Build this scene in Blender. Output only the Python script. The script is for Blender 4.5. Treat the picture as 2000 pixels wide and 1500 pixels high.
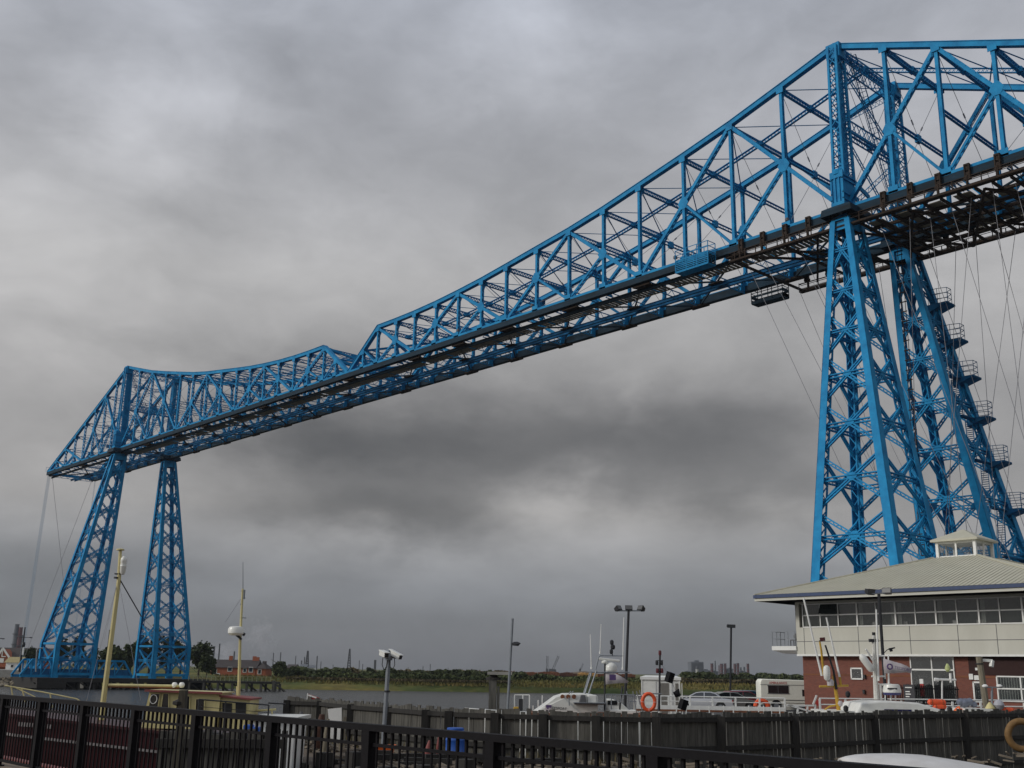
import bpy, bmesh, math, random
from mathutils import Vector, Matrix
random.seed(7)
for o in list(bpy.data.objects): bpy.data.objects.remove(o)
SC = bpy.context.scene
COL = SC.collection
R_ = math.radians
Z = Vector((0, 0, 1))

# ------------------------------------------------------------- camera
EZ = 4.8
YAW, PITCH, ROLL, FPX = -0.7320, 0.2590, 0.0179, 2123.0
EYE = Vector((-51.971, 90.623, EZ))
FW = Vector((math.cos(PITCH)*math.cos(YAW), math.cos(PITCH)*math.sin(YAW), math.sin(PITCH)))
_r = FW.cross(Z).normalized(); _u = _r.cross(FW)
CR = math.cos(ROLL)*_r + math.sin(ROLL)*_u
CU = -math.sin(ROLL)*_r + math.cos(ROLL)*_u
cam = bpy.data.cameras.new('camera'); camo = bpy.data.objects.new('camera', cam); COL.objects.link(camo)
cam.sensor_width = 36; cam.lens = FPX/2000*36; cam.clip_start = 0.1; cam.clip_end = 20000
camo.matrix_world = Matrix(((CR.x, CU.x, -FW.x, EYE.x), (CR.y, CU.y, -FW.y, EYE.y), (CR.z, CU.z, -FW.z, EYE.z), (0, 0, 0, 1)))
SC.camera = camo
RH = Vector((math.sin(YAW), -math.cos(YAW), 0)); FH = Vector((math.cos(YAW), math.sin(YAW), 0))
TH = math.atan2(RH.y, RH.x)

def ray(x, y): return FW + CR*((x-1000)/FPX) - CU*((y-750)/FPX)
def pv(x, y, v):                      # point seen at (x, y) at horizontal distance v
    d = ray(x, y); return EYE + d*(v/d.dot(FH))
def pz(x, y, z):
    d = ray(x, y); return EYE + d*((z-EZ)/d.z)
def uv(u, v, z=0): return Vector((EYE.x, EYE.y, 0)) + RH*u + FH*v + Z*z
def ground(x, v, z):                  # point on level z under image column x
    p = pv(x, 1310, v); return Vector((p.x, p.y, z))

# ------------------------------------------------------------- world and sun
SC.view_settings.view_transform = 'Standard'; SC.view_settings.look = 'None'
SC.view_settings.exposure = 0; SC.view_settings.gamma = 1
W = bpy.data.worlds.new("World"); SC.world = W; W.use_nodes = True
nt = W.node_tree; nt.nodes.clear(); N = nt.nodes; LK = nt.links
def node(t, **k):
    n = N.new(t)
    for a, b in k.items(): setattr(n, a, b)
    return n
def mth(op, a, b=None, c=None):
    n = node('ShaderNodeMath', operation=op)
    for i, v in enumerate((a, b, c)):
        if v is None: continue
        if isinstance(v, (int, float)): n.inputs[i].default_value = v
        else: LK.new(v, n.inputs[i])
    return n.outputs[0]
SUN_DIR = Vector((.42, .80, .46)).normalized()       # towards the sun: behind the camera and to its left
tc = node('ShaderNodeTexCoord'); DIR = tc.outputs['Generated']
def dotv(vec):
    n = node('ShaderNodeVectorMath', operation='DOT_PRODUCT'); LK.new(DIR, n.inputs[0]); n.inputs[1].default_value = vec
    return n.outputs['Value']
a_ = dotv(RH); c_ = dotv(FH); b_ = dotv(Z)
AZ = mth('ARCTAN2', a_, c_); EL = mth('ARCSINE', b_)
def fbm(scale, detail, rough, vec, w=0.0, dist=0.0):
    n = node('ShaderNodeTexNoise', noise_dimensions='4D')
    n.inputs['Scale'].default_value = scale; n.inputs['Detail'].default_value = detail
    n.inputs['Roughness'].default_value = rough; n.inputs['W'].default_value = w; n.inputs['Distortion'].default_value = dist
    LK.new(vec, n.inputs['Vector']); return n.outputs['Fac']
cmb = node('ShaderNodeCombineXYZ'); LK.new(AZ, cmb.inputs[0]); LK.new(mth('MULTIPLY', EL, 1.9), cmb.inputs[1]); SKV = cmb.outputs[0]
w1 = mth('SUBTRACT', fbm(6, 7, .58, SKV, 1.0), .5); w2 = mth('SUBTRACT', fbm(6, 7, .58, SKV, 5.0), .5)
AZW = mth('ADD', AZ, mth('MULTIPLY', w1, .26)); ELW = mth('ADD', EL, mth('MULTIPLY', w2, .13))
ramp = node('ShaderNodeValToRGB'); ramp.color_ramp.interpolation = 'EASE'
LK.new(mth('DIVIDE', EL, 0.7), ramp.inputs[0])
cr = ramp.color_ramp
stops = [(0.0, .168), (.05, .19), (.10, .24), (.17, .345), (.30, .345), (.40, .385), (.55, .44), (.75, .425), (1.0, .40)]
while len(cr.elements) < len(stops): cr.elements.new(.5)
for e, (p, v) in zip(cr.elements, stops): e.position = p; e.color = (v, v, v, 1)
LUM = ramp.outputs[0]
BLOBS = [  # x, y, sx, sy, amount
 (840, 885, 270, 95, -.185), (640, 800, 170, 90, -.07), (1320, 845, 200, 80, -.155), (1640, 930, 160, 60, -.05), (600, 860, 130, 40, -.03), (1130, 1010, 120, 45, .15), (690, 1015, 190, 36, -.12),
 (800, 1112, 120, 26, .05), (1480, 960, 160, 36, -.06), (390, 215, 150, 50, .12), (250, 290, 90, 60, .07), (1030, 130, 100, 95, .11), (640, 60, 90, 50, -.02), (740, 170, 110, 60, -.035), (380, 470, 120, 60, -.05), (60, 640, 110, 60, .05), (1500, 220, 130, 70, .03), (560, 440, 90, 70, .03),
 (20, 190, 140, 120, -.075), (560, 110, 120, 50, -.03), (60, 420, 140, 120, .05), (330, 560, 260, 110, .06), (900, 300, 220, 90, -.055), (1230, 330, 200, 110, -.05),
 (1180, 40, 120, 50, .06), (1650, 60, 200, 60, -.02), (1900, 260, 200, 120, .05), (150, 1060, 220, 60, -.05), (1850, 620, 170, 110, .02),
 (1262, 770, 26, 60, .05), (1330, 1110, 200, 40, .035), (100, 780, 160, 100, .03), (1000, 1150, 200, 30, .02), (500, 760, 160, 60, -.03), (1700, 900, 200, 80, -.02), (600, 330, 120, 60, -.035)]
for (x, y, sx, sy, am) in BLOBS:
    d = ray(x, y).normalized(); az = math.atan2(d.dot(RH), d.dot(FH)); el = math.asin(d.z)
    s = mth('DIVIDE', mth('SUBTRACT', AZW, az), sx/FPX); t = mth('DIVIDE', mth('SUBTRACT', ELW, el), sy/FPX)
    q = mth('MULTIPLY', mth('ADD', mth('MULTIPLY', s, s), mth('MULTIPLY', t, t)), -.5)
    LUM = mth('ADD', LUM, mth('MULTIPLY', mth('EXPONENT', q), am))
cp = node('ShaderNodeCombineXYZ')
dz = mth('ADD', mth('MAXIMUM', b_, 0.0), .16)
LK.new(mth('DIVIDE', a_, dz), cp.inputs[0]); LK.new(mth('DIVIDE', c_, dz), cp.inputs[1])
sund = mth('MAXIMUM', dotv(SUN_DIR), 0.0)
LUM = mth('ADD', LUM, mth('MULTIPLY', mth('MULTIPLY', sund, sund), .34))      # added unseen sky glow around the sun, fills the objects with light
f1 = mth('SUBTRACT', fbm(1.3, 6, .5, cp.outputs[0], 2.0, .4), .5); f2 = mth('SUBTRACT', fbm(5, 9, .56, SKV, 3.0, .5), .5)
f3 = mth('SUBTRACT', fbm(13, 7, .55, SKV, 7.0, .8), .5)
LUM = mth('MULTIPLY', LUM, mth('ADD', mth('ADD', 1.0, mth('MULTIPLY', f3, .34)), mth('ADD', mth('MULTIPLY', f1, .16), mth('MULTIPLY', f2, .75))))
tint = node('ShaderNodeValToRGB'); LK.new(mth('DIVIDE', EL, 0.7), tint.inputs[0])
tr = tint.color_ramp
ts = [(0, (.94, .985, 1.10)), (.10, (.965, .985, 1.055)), (.2, (1.03, .99, .965)), (.5, (1.005, .99, .985)), (.68, (.975, .99, 1.05)), (1.0, (.92, .99, 1.15))]
while len(tr.elements) < len(ts): tr.elements.new(.5)
for e, (p, c) in zip(tr.elements, ts): e.position = p; e.color = (*[k*.8 for k in c], 1)
vm = node('ShaderNodeVectorMath', operation='SCALE'); LK.new(tint.outputs[0], vm.inputs[0]); LK.new(mth('MULTIPLY', LUM, 1.25), vm.inputs['Scale'])
sky = node('ShaderNodeTexSky', sky_type='NISHITA'); sky.sun_disc = False
SUN_EL = math.asin(SUN_DIR.z)
sky.sun_elevation = SUN_EL; sky.sun_rotation = math.atan2(SUN_DIR.x, SUN_DIR.y)
sk = node('ShaderNodeVectorMath', operation='SCALE'); LK.new(sky.outputs[0], sk.inputs[0]); sk.inputs['Scale'].default_value = .10
mixs = node('ShaderNodeMix', data_type='VECTOR'); mixs.inputs[0].default_value = .94
LK.new(sk.outputs[0], mixs.inputs['A']); LK.new(vm.outputs[0], mixs.inputs['B'])
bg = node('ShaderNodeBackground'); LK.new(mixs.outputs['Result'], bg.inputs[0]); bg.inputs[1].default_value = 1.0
out = node('ShaderNodeOutputWorld'); LK.new(bg.outputs[0], out.inputs[0])
sl = bpy.data.lights.new('sun', 'SUN'); sl.energy = 1.5; sl.angle = R_(10); sl.color = (1, .96, .9)
so = bpy.data.objects.new('sun', sl); COL.objects.link(so); so.rotation_euler = (-SUN_DIR).to_track_quat('-Z', 'Y').to_euler()

# ------------------------------------------------------------- materials
def mat(name, col, rough=.6, metal=0., var=.12, scale=6., bump=0., col2=None, var2=.0, spec=.5, emit=None, alpha=None, kind='noise', stretch=(1, 1, 1)):
    m = bpy.data.materials.new(name); m.use_nodes = True; t = m.node_tree; b = t.nodes['Principled BSDF']
    b.inputs['Roughness'].default_value = rough; b.inputs['Metallic'].default_value = metal
    b.inputs['Specular IOR Level'].default_value = spec
    g = t.nodes.new('ShaderNodeNewGeometry'); mp = t.nodes.new('ShaderNodeMapping'); mp.inputs['Scale'].default_value = stretch
    tcn = t.nodes.new('ShaderNodeTexCoord'); t.links.new(tcn.outputs['Object'], mp.inputs[0])
    n = t.nodes.new('ShaderNodeTexNoise'); n.inputs['Scale'].default_value = scale; n.inputs['Detail'].default_value = 6; n.inputs['Roughness'].default_value = .62
    t.links.new(mp.outputs[0], n.inputs['Vector'])
    r = t.nodes.new('ShaderNodeValToRGB'); e = r.color_ramp.elements
    e[0].position = .3; e[1].position = .7
    c2 = col2 if col2 else tuple(min(1, c*(1+var)) for c in col)
    c1 = col if col2 else tuple(c*(1-var) for c in col)
    e[0].color = (*c1, 1); e[1].color = (*c2, 1)
    t.links.new(n.outputs['Fac'], r.inputs[0]); t.links.new(r.outputs[0], b.inputs['Base Color'])
    if bump:
        bp = t.nodes.new('ShaderNodeBump'); bp.inputs['Strength'].default_value = bump; bp.inputs['Distance'].default_value = .03
        t.links.new(n.outputs['Fac'], bp.inputs['Height']); t.links.new(bp.outputs[0], b.inputs['Normal'])
    if emit: b.inputs['Emission Color'].default_value = (*emit, 1); b.inputs['Emission Strength'].default_value = 1
    return m
M = {}
BLUE = (.018, .185, .46)
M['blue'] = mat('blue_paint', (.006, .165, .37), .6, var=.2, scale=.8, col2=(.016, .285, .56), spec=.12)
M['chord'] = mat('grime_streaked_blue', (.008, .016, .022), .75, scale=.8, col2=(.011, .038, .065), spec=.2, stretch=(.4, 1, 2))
M['blue_dirty'] = mat('dirty_blue_paint', (.008, .075, .16), .7, scale=.9, col2=(.012, .14, .33), spec=.12)
M['grime'] = mat('grimed_steel', (.018, .014, .011), .8, scale=2., col2=(.05, .032, .022), spec=.2)
M['deck'] = mat('walkway_board', (.15, .135, .105), .85, scale=1.5, col2=(.22, .19, .14))
M['cable'] = mat('steel_cable', (.20, .20, .22), .5, var=.1)
M['palecable'] = mat('pale_cable', (.34, .46, .58), .5, var=.1)
M['black'] = mat('black_paint', (.004, .0035, .005), .6, var=.3, scale=20, spec=.15)
M['darkpole'] = mat('dark_pole_paint', (.012, .013, .016), .5, var=.2)
M['galv'] = mat('galvanised_steel', (.22, .24, .26), .5, metal=.3, var=.15, scale=8)
M['white'] = mat('white_paint', (.78, .78, .74), .45, var=.07, scale=3)
M['boatwhite'] = mat('white_gelcoat', (.74, .74, .69), .3, var=.08, scale=2)
M['cream'] = mat('cream_cladding', (.52, .51, .435), .5, scale=.6, col2=(.60, .59, .51), stretch=(1, 1, .35))
M['roof'] = mat('beige_roof_sheet', (.46, .44, .34), .55, var=.1, scale=.7, col2=(.54, .52, .41))
M['navy'] = mat('navy_fascia', (.02, .045, .12), .45, var=.2)
M['glass'] = mat('window_glass', (.025, .03, .03), .08, var=.3, scale=1, spec=1.0)
def clear_glass():
    m = mat('clear_window_glass', (.05, .06, .058), .05, spec=1.0); t = m.node_tree; b = t.nodes['Principled BSDF']; b.inputs['Alpha'].default_value = .34; return m
M['clearglass'] = clear_glass()
M['darkglass'] = mat('dark_glass', (.012, .015, .018), .06, var=.2, spec=1.0)
M['dark'] = mat('dark_void', (.012, .012, .012), .8)
M['yellow'] = mat('cream_yellow_paint', (.56, .49, .23), .45, var=.12, scale=3)
M['mustard'] = mat('mustard_paint', (.50, .30, .03), .5, var=.2)
M['red'] = mat('red_paint', (.42, .03, .025), .5, var=.2)
M['dullred'] = mat('dull_red_paint', (.20, .045, .04), .6, var=.2)
M['hullred'] = mat('maroon_hull_paint', (.050, .007, .010), .45, var=.25, scale=1.5)
M['orange'] = mat('orange_plastic', (.72, .09, .02), .5, var=.15)
M['orange2'] = mat('bright_orange_plastic', (.85, .16, .02), .5, var=.1)
M['bluebin'] = mat('blue_plastic', (.02, .10, .42), .45, var=.1)
M['rubber'] = mat('black_rubber', (.015, .015, .016), .7, var=.2)
M['silver'] = mat('silver_car_paint', (.50, .51, .53), .3, metal=.4, var=.03)
M['paper'] = mat('flag_cloth', (.50, .46, .47), .8, var=.06)
M['fadedwhite'] = mat('faded_white_paint', (.30, .27, .26), .7, var=.3, scale=9)
M['purple'] = mat('purple_ink', (.09, .05, .16), .7, var=.1)
M['inkblack'] = mat('black_ink', (.03, .03, .035), .6)
M['inkred'] = mat('red_ink', (.5, .04, .03), .6)
M['concrete'] = mat('concrete', (.20, .195, .18), .85, scale=1.2, col2=(.30, .29, .26), bump=.2)
M['tan'] = mat('tan_paving', (.20, .15, .10), .85, scale=5, col2=(.27, .21, .15))
M['tarmac'] = mat('tarmac', (.045, .045, .045), .85, scale=3, col2=(.07, .07, .068))
M['mud'] = mat('mud_and_gravel', (.045, .035, .025), .9, scale=2.5, col2=(.15, .12, .09), bump=.6)
M['timber'] = mat('weathered_timber', (.038, .036, .030), .9, scale=2.0, col2=(.118, .112, .096), bump=.4, stretch=(4, 4, .5))
M['darktimber'] = mat('tarred_timber', (.010, .009, .008), .85, scale=3, col2=(.03, .027, .022), stretch=(4, 4, .5))
M['plank'] = mat('pale_timber', (.16, .14, .10), .85, scale=3, col2=(.24, .21, .15), stretch=(5, 5, .6))
M['tile'] = mat('dark_roof_tile', (.035, .028, .026), .8, scale=2, col2=(.06, .048, .042))
M['brickfar'] = mat('orange_brick', (.30, .085, .04), .85, scale=3, col2=(.38, .12, .06))
M['bark'] = mat('bark', (.05, .04, .03), .9, scale=4)
M['leafd'] = mat('dark_leaf', (.028, .038, .017), .8, scale=.25, col2=(.085, .10, .04), spec=.15)
M['leafm'] = mat('mid_leaf', (.04, .058, .022), .8, scale=.2, col2=(.11, .125, .045), spec=.15)
M['leafb'] = mat('brown_leaf', (.07, .055, .03), .85, scale=.3, col2=(.12, .10, .05), spec=.15)
M['haze1'] = mat('haze_tinted_concrete', (.13, .14, .155), .9, var=.1, scale=.05)  # grey with the distance haze put into the base colour
M['haze2'] = mat('haze_tinted_red_steel', (.12, .05, .052), .8, var=.2, scale=.2)  # dull red, distance haze mixed into the colour
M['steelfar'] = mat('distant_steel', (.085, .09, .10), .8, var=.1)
M['rust'] = mat('rusty_steel', (.13, .045, .022), .85, scale=.35, col2=(.26, .10, .04))
M['ochre'] = mat('ochre_steel', (.42, .22, .06), .8, scale=.5, col2=(.5, .33, .12))
M['greypl'] = mat('grey_plastic', (.10, .10, .105), .6)

def brick_mat(name, c1, c2, mortar, sc):
    m = bpy.data.materials.new(name); m.use_nodes = True; t = m.node_tree; b = t.nodes['Principled BSDF']
    tcn = t.nodes.new('ShaderNodeTexCoord'); sp = t.nodes.new('ShaderNodeSeparateXYZ'); cb = t.nodes.new('ShaderNodeCombineXYZ')
    ad = t.nodes.new('ShaderNodeMath'); t.links.new(tcn.outputs['Object'], sp.inputs[0])
    t.links.new(sp.outputs[0], ad.inputs[0]); t.links.new(sp.outputs[1], ad.inputs[1])
    t.links.new(ad.outputs[0], cb.inputs[0]); t.links.new(sp.outputs[2], cb.inputs[1])
    br = t.nodes.new('ShaderNodeTexBrick'); br.inputs['Scale'].default_value = sc; br.inputs['Mortar Size'].default_value = .012
    br.inputs['Brick Width'].default_value = .225; br.inputs['Row Height'].default_value = .075
    br.inputs['Color1'].default_value = (*c1, 1); br.inputs['Color2'].default_value = (*c2, 1); br.inputs['Mortar'].default_value = (*mortar, 1)
    t.links.new(cb.outputs[0], br.inputs['Vector']); t.links.new(br.outputs[0], b.inputs['Base Color']); b.inputs['Roughness'].default_value = .85
    return m
M['brick'] = brick_mat('red_brick', (.17, .045, .03), (.23, .065, .04), (.14, .08, .06), 1.0)

def water_mat():
    m = bpy.data.materials.new('river_water'); m.use_nodes = True; t = m.node_tree; b = t.nodes['Principled BSDF']
    b.inputs['Base Color'].default_value = (.035, .036, .034, 1); b.inputs['Roughness'].default_value = .22; b.inputs['IOR'].default_value = 1.33
    tcn = t.nodes.new('ShaderNodeTexCoord'); mp = t.nodes.new('ShaderNodeMapping'); mp.inputs['Scale'].default_value = (1, 1, 1)
    t.links.new(tcn.outputs['Object'], mp.inputs[0])
    n = t.nodes.new('ShaderNodeTexNoise'); n.inputs['Scale'].default_value = .9; n.inputs['Detail'].default_value = 7; n.inputs['Roughness'].default_value = .68
    t.links.new(mp.outputs[0], n.inputs['Vector'])
    bp = t.nodes.new('ShaderNodeBump'); bp.inputs['Strength'].default_value = 1.0; bp.inputs['Distance'].default_value = .8
    t.links.new(n.outputs[0], bp.inputs['Height']); t.links.new(bp.outputs[0], b.inputs['Normal'])
    return m
M['water'] = water_mat()

def bank_mat():
    m = bpy.data.materials.new('grass_bank'); m.use_nodes = True; t = m.node_tree; b = t.nodes['Principled BSDF']; b.inputs['Roughness'].default_value = .9
    b.inputs['Specular IOR Level'].default_value = .1
    tcn = t.nodes.new('ShaderNodeTexCoord')
    def nz(sc, det=5):
        n = t.nodes.new('ShaderNodeTexNoise'); n.inputs['Scale'].default_value = sc; n.inputs['Detail'].default_value = det; n.inputs['Roughness'].default_value = .6
        t.links.new(tcn.outputs['Object'], n.inputs['Vector']); return n.outputs[0]
    r = t.nodes.new('ShaderNodeValToRGB'); t.links.new(nz(.045), r.inputs[0]); e = r.color_ramp.elements
    e[0].position = .35; e[0].color = (.05, .075, .022, 1); e[1].position = .62; e[1].color = (.17, .145, .045, 1)
    k = r.color_ramp.elements.new(.48); k.color = (.085, .105, .03, 1)
    r2 = t.nodes.new('ShaderNodeValToRGB'); t.links.new(nz(.3), r2.inputs[0]); r2.color_ramp.elements[0].position = .3; r2.color_ramp.elements[1].position = .75
    r2.color_ramp.elements[0].color = (.65, .65, .65, 1); r2.color_ramp.elements[1].color = (1.25, 1.2, 1.1, 1)
    mx = t.nodes.new('ShaderNodeMix'); mx.data_type = 'RGBA'; mx.blend_type = 'MULTIPLY'; mx.inputs[0].default_value = 1
    t.links.new(r.outputs[0], mx.inputs['A']); t.links.new(r2.outputs[0], mx.inputs['B'])
    t.links.new(mx.outputs['Result'], b.inputs['Base Color']); return m
M['bank'] = bank_mat()

# ------------------------------------------------------------- mesh helpers
class MB:
    def __init__(s): s.v = []; s.f = []
    def add(s, vs, fs):
        k = len(s.v); s.v += [tuple(p) for p in vs]; s.f += [tuple(i+k for i in f) for f in fs]; return s
    def box(s, a, b):
        x0, y0, z0 = a; x1, y1, z1 = b
        return s.add([(x0, y0, z0), (x1, y0, z0), (x1, y1, z0), (x0, y1, z0), (x0, y0, z1), (x1, y0, z1), (x1, y1, z1), (x0, y1, z1)],
                     [(0, 3, 2, 1), (4, 5, 6, 7), (0, 1, 5, 4), (1, 2, 6, 5), (2, 3, 7, 6), (3, 0, 4, 7)])
    def bar(s, p, q, w, h=None, up=Z, w2=None, h2=None):
        p = Vector(p); q = Vector(q); h = h or w; w2 = w2 or w; h2 = h2 or h
        d = q-p
        if d.length < 1e-6: return s
        d.normalize(); up = Vector(up)
        if abs(d.dot(up)) > .99: up = Vector((1, 0, 0)) if abs(d.x) < .9 else Vector((0, 1, 0))
        sd = d.cross(up).normalized(); u2 = sd.cross(d)
        vs = []
        for c, ww, hh in ((p, w, h), (q, w2, h2)):
            for a, b in ((-1, -1), (1, -1), (1, 1), (-1, 1)): vs.append(c+sd*a*ww/2+u2*b*hh/2)
        return s.add(vs, [(0, 1, 2, 3), (7, 6, 5, 4), (0, 4, 5, 1), (1, 5, 6, 2), (2, 6, 7, 3), (3, 7, 4, 0)])
    def tube(s, pts, r, n=8, closed=False, r2=None):
        pts = [Vector(p) for p in pts]; m = len(pts); k = len(s.v); prev = None
        for i, p in enumerate(pts):
            if closed: d = pts[(i+1) % m]-pts[i-1]
            else: d = pts[min(i+1, m-1)]-pts[max(i-1, 0)]
            d.normalize()
            a = prev if prev is not None and abs(prev.dot(d)) < .95 else (Z if abs(d.z) < .9 else Vector((1, 0, 0)))
            sd = d.cross(a).normalized(); u2 = sd.cross(d).normalized(); prev = u2
            rr = r if r2 is None else r+(r2-r)*i/(m-1)
            for j in range(n):
                t = 2*math.pi*j/n; s.v.append(tuple(p+sd*math.cos(t)*rr+u2*math.sin(t)*rr))
        for i in range(m if closed else m-1):
            for j in range(n):
                a = k+i*n+j; b = k+i*n+(j+1) % n; c = k+((i+1) % m)*n+(j+1) % n; e = k+((i+1) % m)*n+j
                s.f.append((a, b, c, e))
        if not closed:
            s.f.append(tuple(k+j for j in reversed(range(n)))); s.f.append(tuple(k+(m-1)*n+j for j in range(n)))
        return s
    def lathe(s, c, prof, n=20, axis=Z):
        axis = Vector(axis).normalized(); a = Z if abs(axis.z) < .9 else Vector((1, 0, 0)); sd = axis.cross(a).normalized(); u2 = sd.cross(axis); c = Vector(c); k = len(s.v)
        for (r, z) in prof:
            for j in range(n):
                t = 2*math.pi*j/n; s.v.append(tuple(c+axis*z+sd*math.cos(t)*r+u2*math.sin(t)*r))
        for i in range(len(prof)-1):
            for j in range(n):
                s.f.append((k+i*n+j, k+i*n+(j+1) % n, k+(i+1)*n+(j+1) % n, k+(i+1)*n+j))
        s.f.append(tuple(k+j for j in reversed(range(n)))); s.f.append(tuple(k+(len(prof)-1)*n+j for j in range(n)))
        return s
    def torus(s, c, R, r, axis, n=28, m=10, sq=1.0):
        axis = Vector(axis).normalized(); a = Z if abs(axis.z) < .9 else Vector((1, 0, 0)); sd = axis.cross(a).normalized(); u2 = sd.cross(axis); c = Vector(c)
        return s.tube([c+sd*math.cos(2*math.pi*i/n)*R+u2*math.sin(2*math.pi*i/n)*R*sq for i in range(n)], r, m, True)
    def prism(s, poly, d):              # poly: 3-D points, extruded by vector d
        n = len(poly); d = Vector(d); P = [Vector(p) for p in poly]
        fs = [tuple(range(n)), tuple(range(2*n-1, n-1, -1))]+[(i, i+n, (i+1) % n+n, (i+1) % n) for i in range(n)]
        return s.add(P+[p+d for p in P], fs)
    def loft(s, rings, cap=True, closed=True):
        n = len(rings[0]); k = len(s.v)
        for r in rings: s.v += [tuple(p) for p in r]
        for i in range(len(rings)-1):
            for j in range(n if closed else n-1):
                s.f.append((k+i*n+j, k+i*n+(j+1) % n, k+(i+1)*n+(j+1) % n, k+(i+1)*n+j))
        if cap:
            s.f.append(tuple(k+j for j in reversed(range(n)))); s.f.append(tuple(k+(len(rings)-1)*n+j for j in range(n)))
        return s
    def lattice(s, p, q, w, d, up=Z, c=.08, l=.05, x=False, pitch=None, sides=2):
        """two-flange lattice member: flanges offset +-d/2 along 'up', lacing between them"""
        p = Vector(p); q = Vector(q); D = q-p; Ln = D.length; D.normalize(); up = Vector(up)
        u2 = (up-D*up.dot(D)).normalized(); sd = D.cross(u2)
        for a in (-1, 1):
            s.bar(p+u2*a*d/2, q+u2*a*d/2, w, c, up=u2)
        n = max(2, round(Ln/(pitch or d*1.1)))
        for k in ((-1, 1) if sides == 2 else (0,)):
            o = sd*(w/2-l*.4)*k
            for i in range(n):
                a = p+D*Ln*i/n+o; b = p+D*Ln*(i+1)/n+o; sg = 1 if i % 2 == 0 else -1
                s.bar(a-u2*sg*d/2, b+u2*sg*d/2, l, l*.5, up=sd)
                if x: s.bar(a+u2*sg*d/2, b-u2*sg*d/2, l, l*.5, up=sd)
        return s
    def mesh(s, name):
        me = bpy.data.meshes.new(name); me.from_pydata(s.v, [], s.f); me.update(); return me
    def obj(s, name, m, parent=None, smooth=False, bevel=0):
        me = s.mesh(name); o = bpy.data.objects.new(name, me); COL.objects.link(o)
        if len(s.f) < 4000:
            b_ = bmesh.new(); b_.from_mesh(me); bmesh.ops.recalc_face_normals(b_, faces=b_.faces); b_.to_mesh(me); b_.free()
        me.materials.append(M[m] if isinstance(m, str) else m)
        if parent is not None: o.parent = parent
        if smooth:
            for f in me.polygons: f.use_smooth = True
            me.set_sharp_from_angle(angle=R_(40))
        if bevel:
            b = o.modifiers.new('bevel', 'BEVEL'); b.width = bevel; b.segments = 2; b.limit_method = 'ANGLE'
        return o
def tag(o, label=None, cat=None, group=None, kind=None):
    if label: o['label'] = label
    if cat: o['category'] = cat
    if group: o['group'] = group
    if kind: o['kind'] = kind
    return o
def thing(name, label, cat, loc=(0, 0, 0), rz=0, group=None):
    o = bpy.data.objects.new(name, None); COL.objects.link(o); o.location = loc; o.rotation_euler = (0, 0, rz); o.empty_display_size = .2
    return tag(o, label, cat, group)
def copy_tree(o, parent=None):
    c = o.copy(); COL.objects.link(c); c.parent = parent
    for ch in [k for k in COL.objects if k.parent == o]: copy_tree(ch, c)
    return c
class Loc:                            # local frame facing the camera: x right, y away, z up
    def __init__(s, x, v, z=0.):
        g = ground(x, v, z); s.o = g; s.v0 = v; s.z0 = z
    def l(s, x, y, dy=0.):
        p = pv(x, y, s.v0+dy)-s.o; return Vector((p.dot(RH), p.dot(FH), p.z))
def text_mesh(txt, size, extrude=.004, shear=0):
    c = bpy.data.curves.new('lettering', 'FONT'); c.body = txt; c.size = size; c.extrude = extrude; c.align_x = 'CENTER'; c.align_y = 'CENTER'; c.shear = shear
    o = bpy.data.objects.new('lettering', c); COL.objects.link(o)
    me = bpy.data.meshes.new_from_object(o.evaluated_get(bpy.context.evaluated_depsgraph_get()))
    bpy.data.objects.remove(o); return me
def lettering(txt, size, m, parent, mw, name='lettering', extrude=.004):
    bpy.context.view_layer.update()
    me = text_mesh(txt, size, extrude); me.materials.clear(); me.materials.append(M[m]); o = bpy.data.objects.new(name, me); COL.objects.link(o); o.parent = parent
    o.matrix_local = mw; return o
def facing(p, x, z):                  # matrix: text x axis, text up axis
    x = Vector(x).normalized(); z = Vector(z).normalized(); n = x.cross(z)
    return Matrix(((x.x, z.x, n.x, p[0]), (x.y, z.y, n.y, p[1]), (x.z, z.z, n.z, p[2]), (0, 0, 0, 1)))

# ============================================================= SETTING: water, ground, banks
def sheet(name, pts, m, kind='structure', z=None):
    o = MB().add(pts, [tuple(range(len(pts)))]).obj(name, m); return tag(o, kind=kind)
def slab(name, pts, h, m):
    o = MB().prism(pts, (0, 0, -h)).obj(name, m); return tag(o, kind='structure')
wp = MB(); wp.add([uv(-9000, -400), uv(9000, -400), uv(9000, 9000), uv(-9000, 9000)], [(0, 1, 2, 3)])
tag(wp.obj('water', 'water'), kind='structure')
tag(MB().add([(-9000, -9000, -3), (9000, -9000, -3), (9000, 9000, -3), (-9000, 9000, -3)], [(0, 1, 2, 3)]).obj('river_bed', 'mud'), kind='structure')
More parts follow.
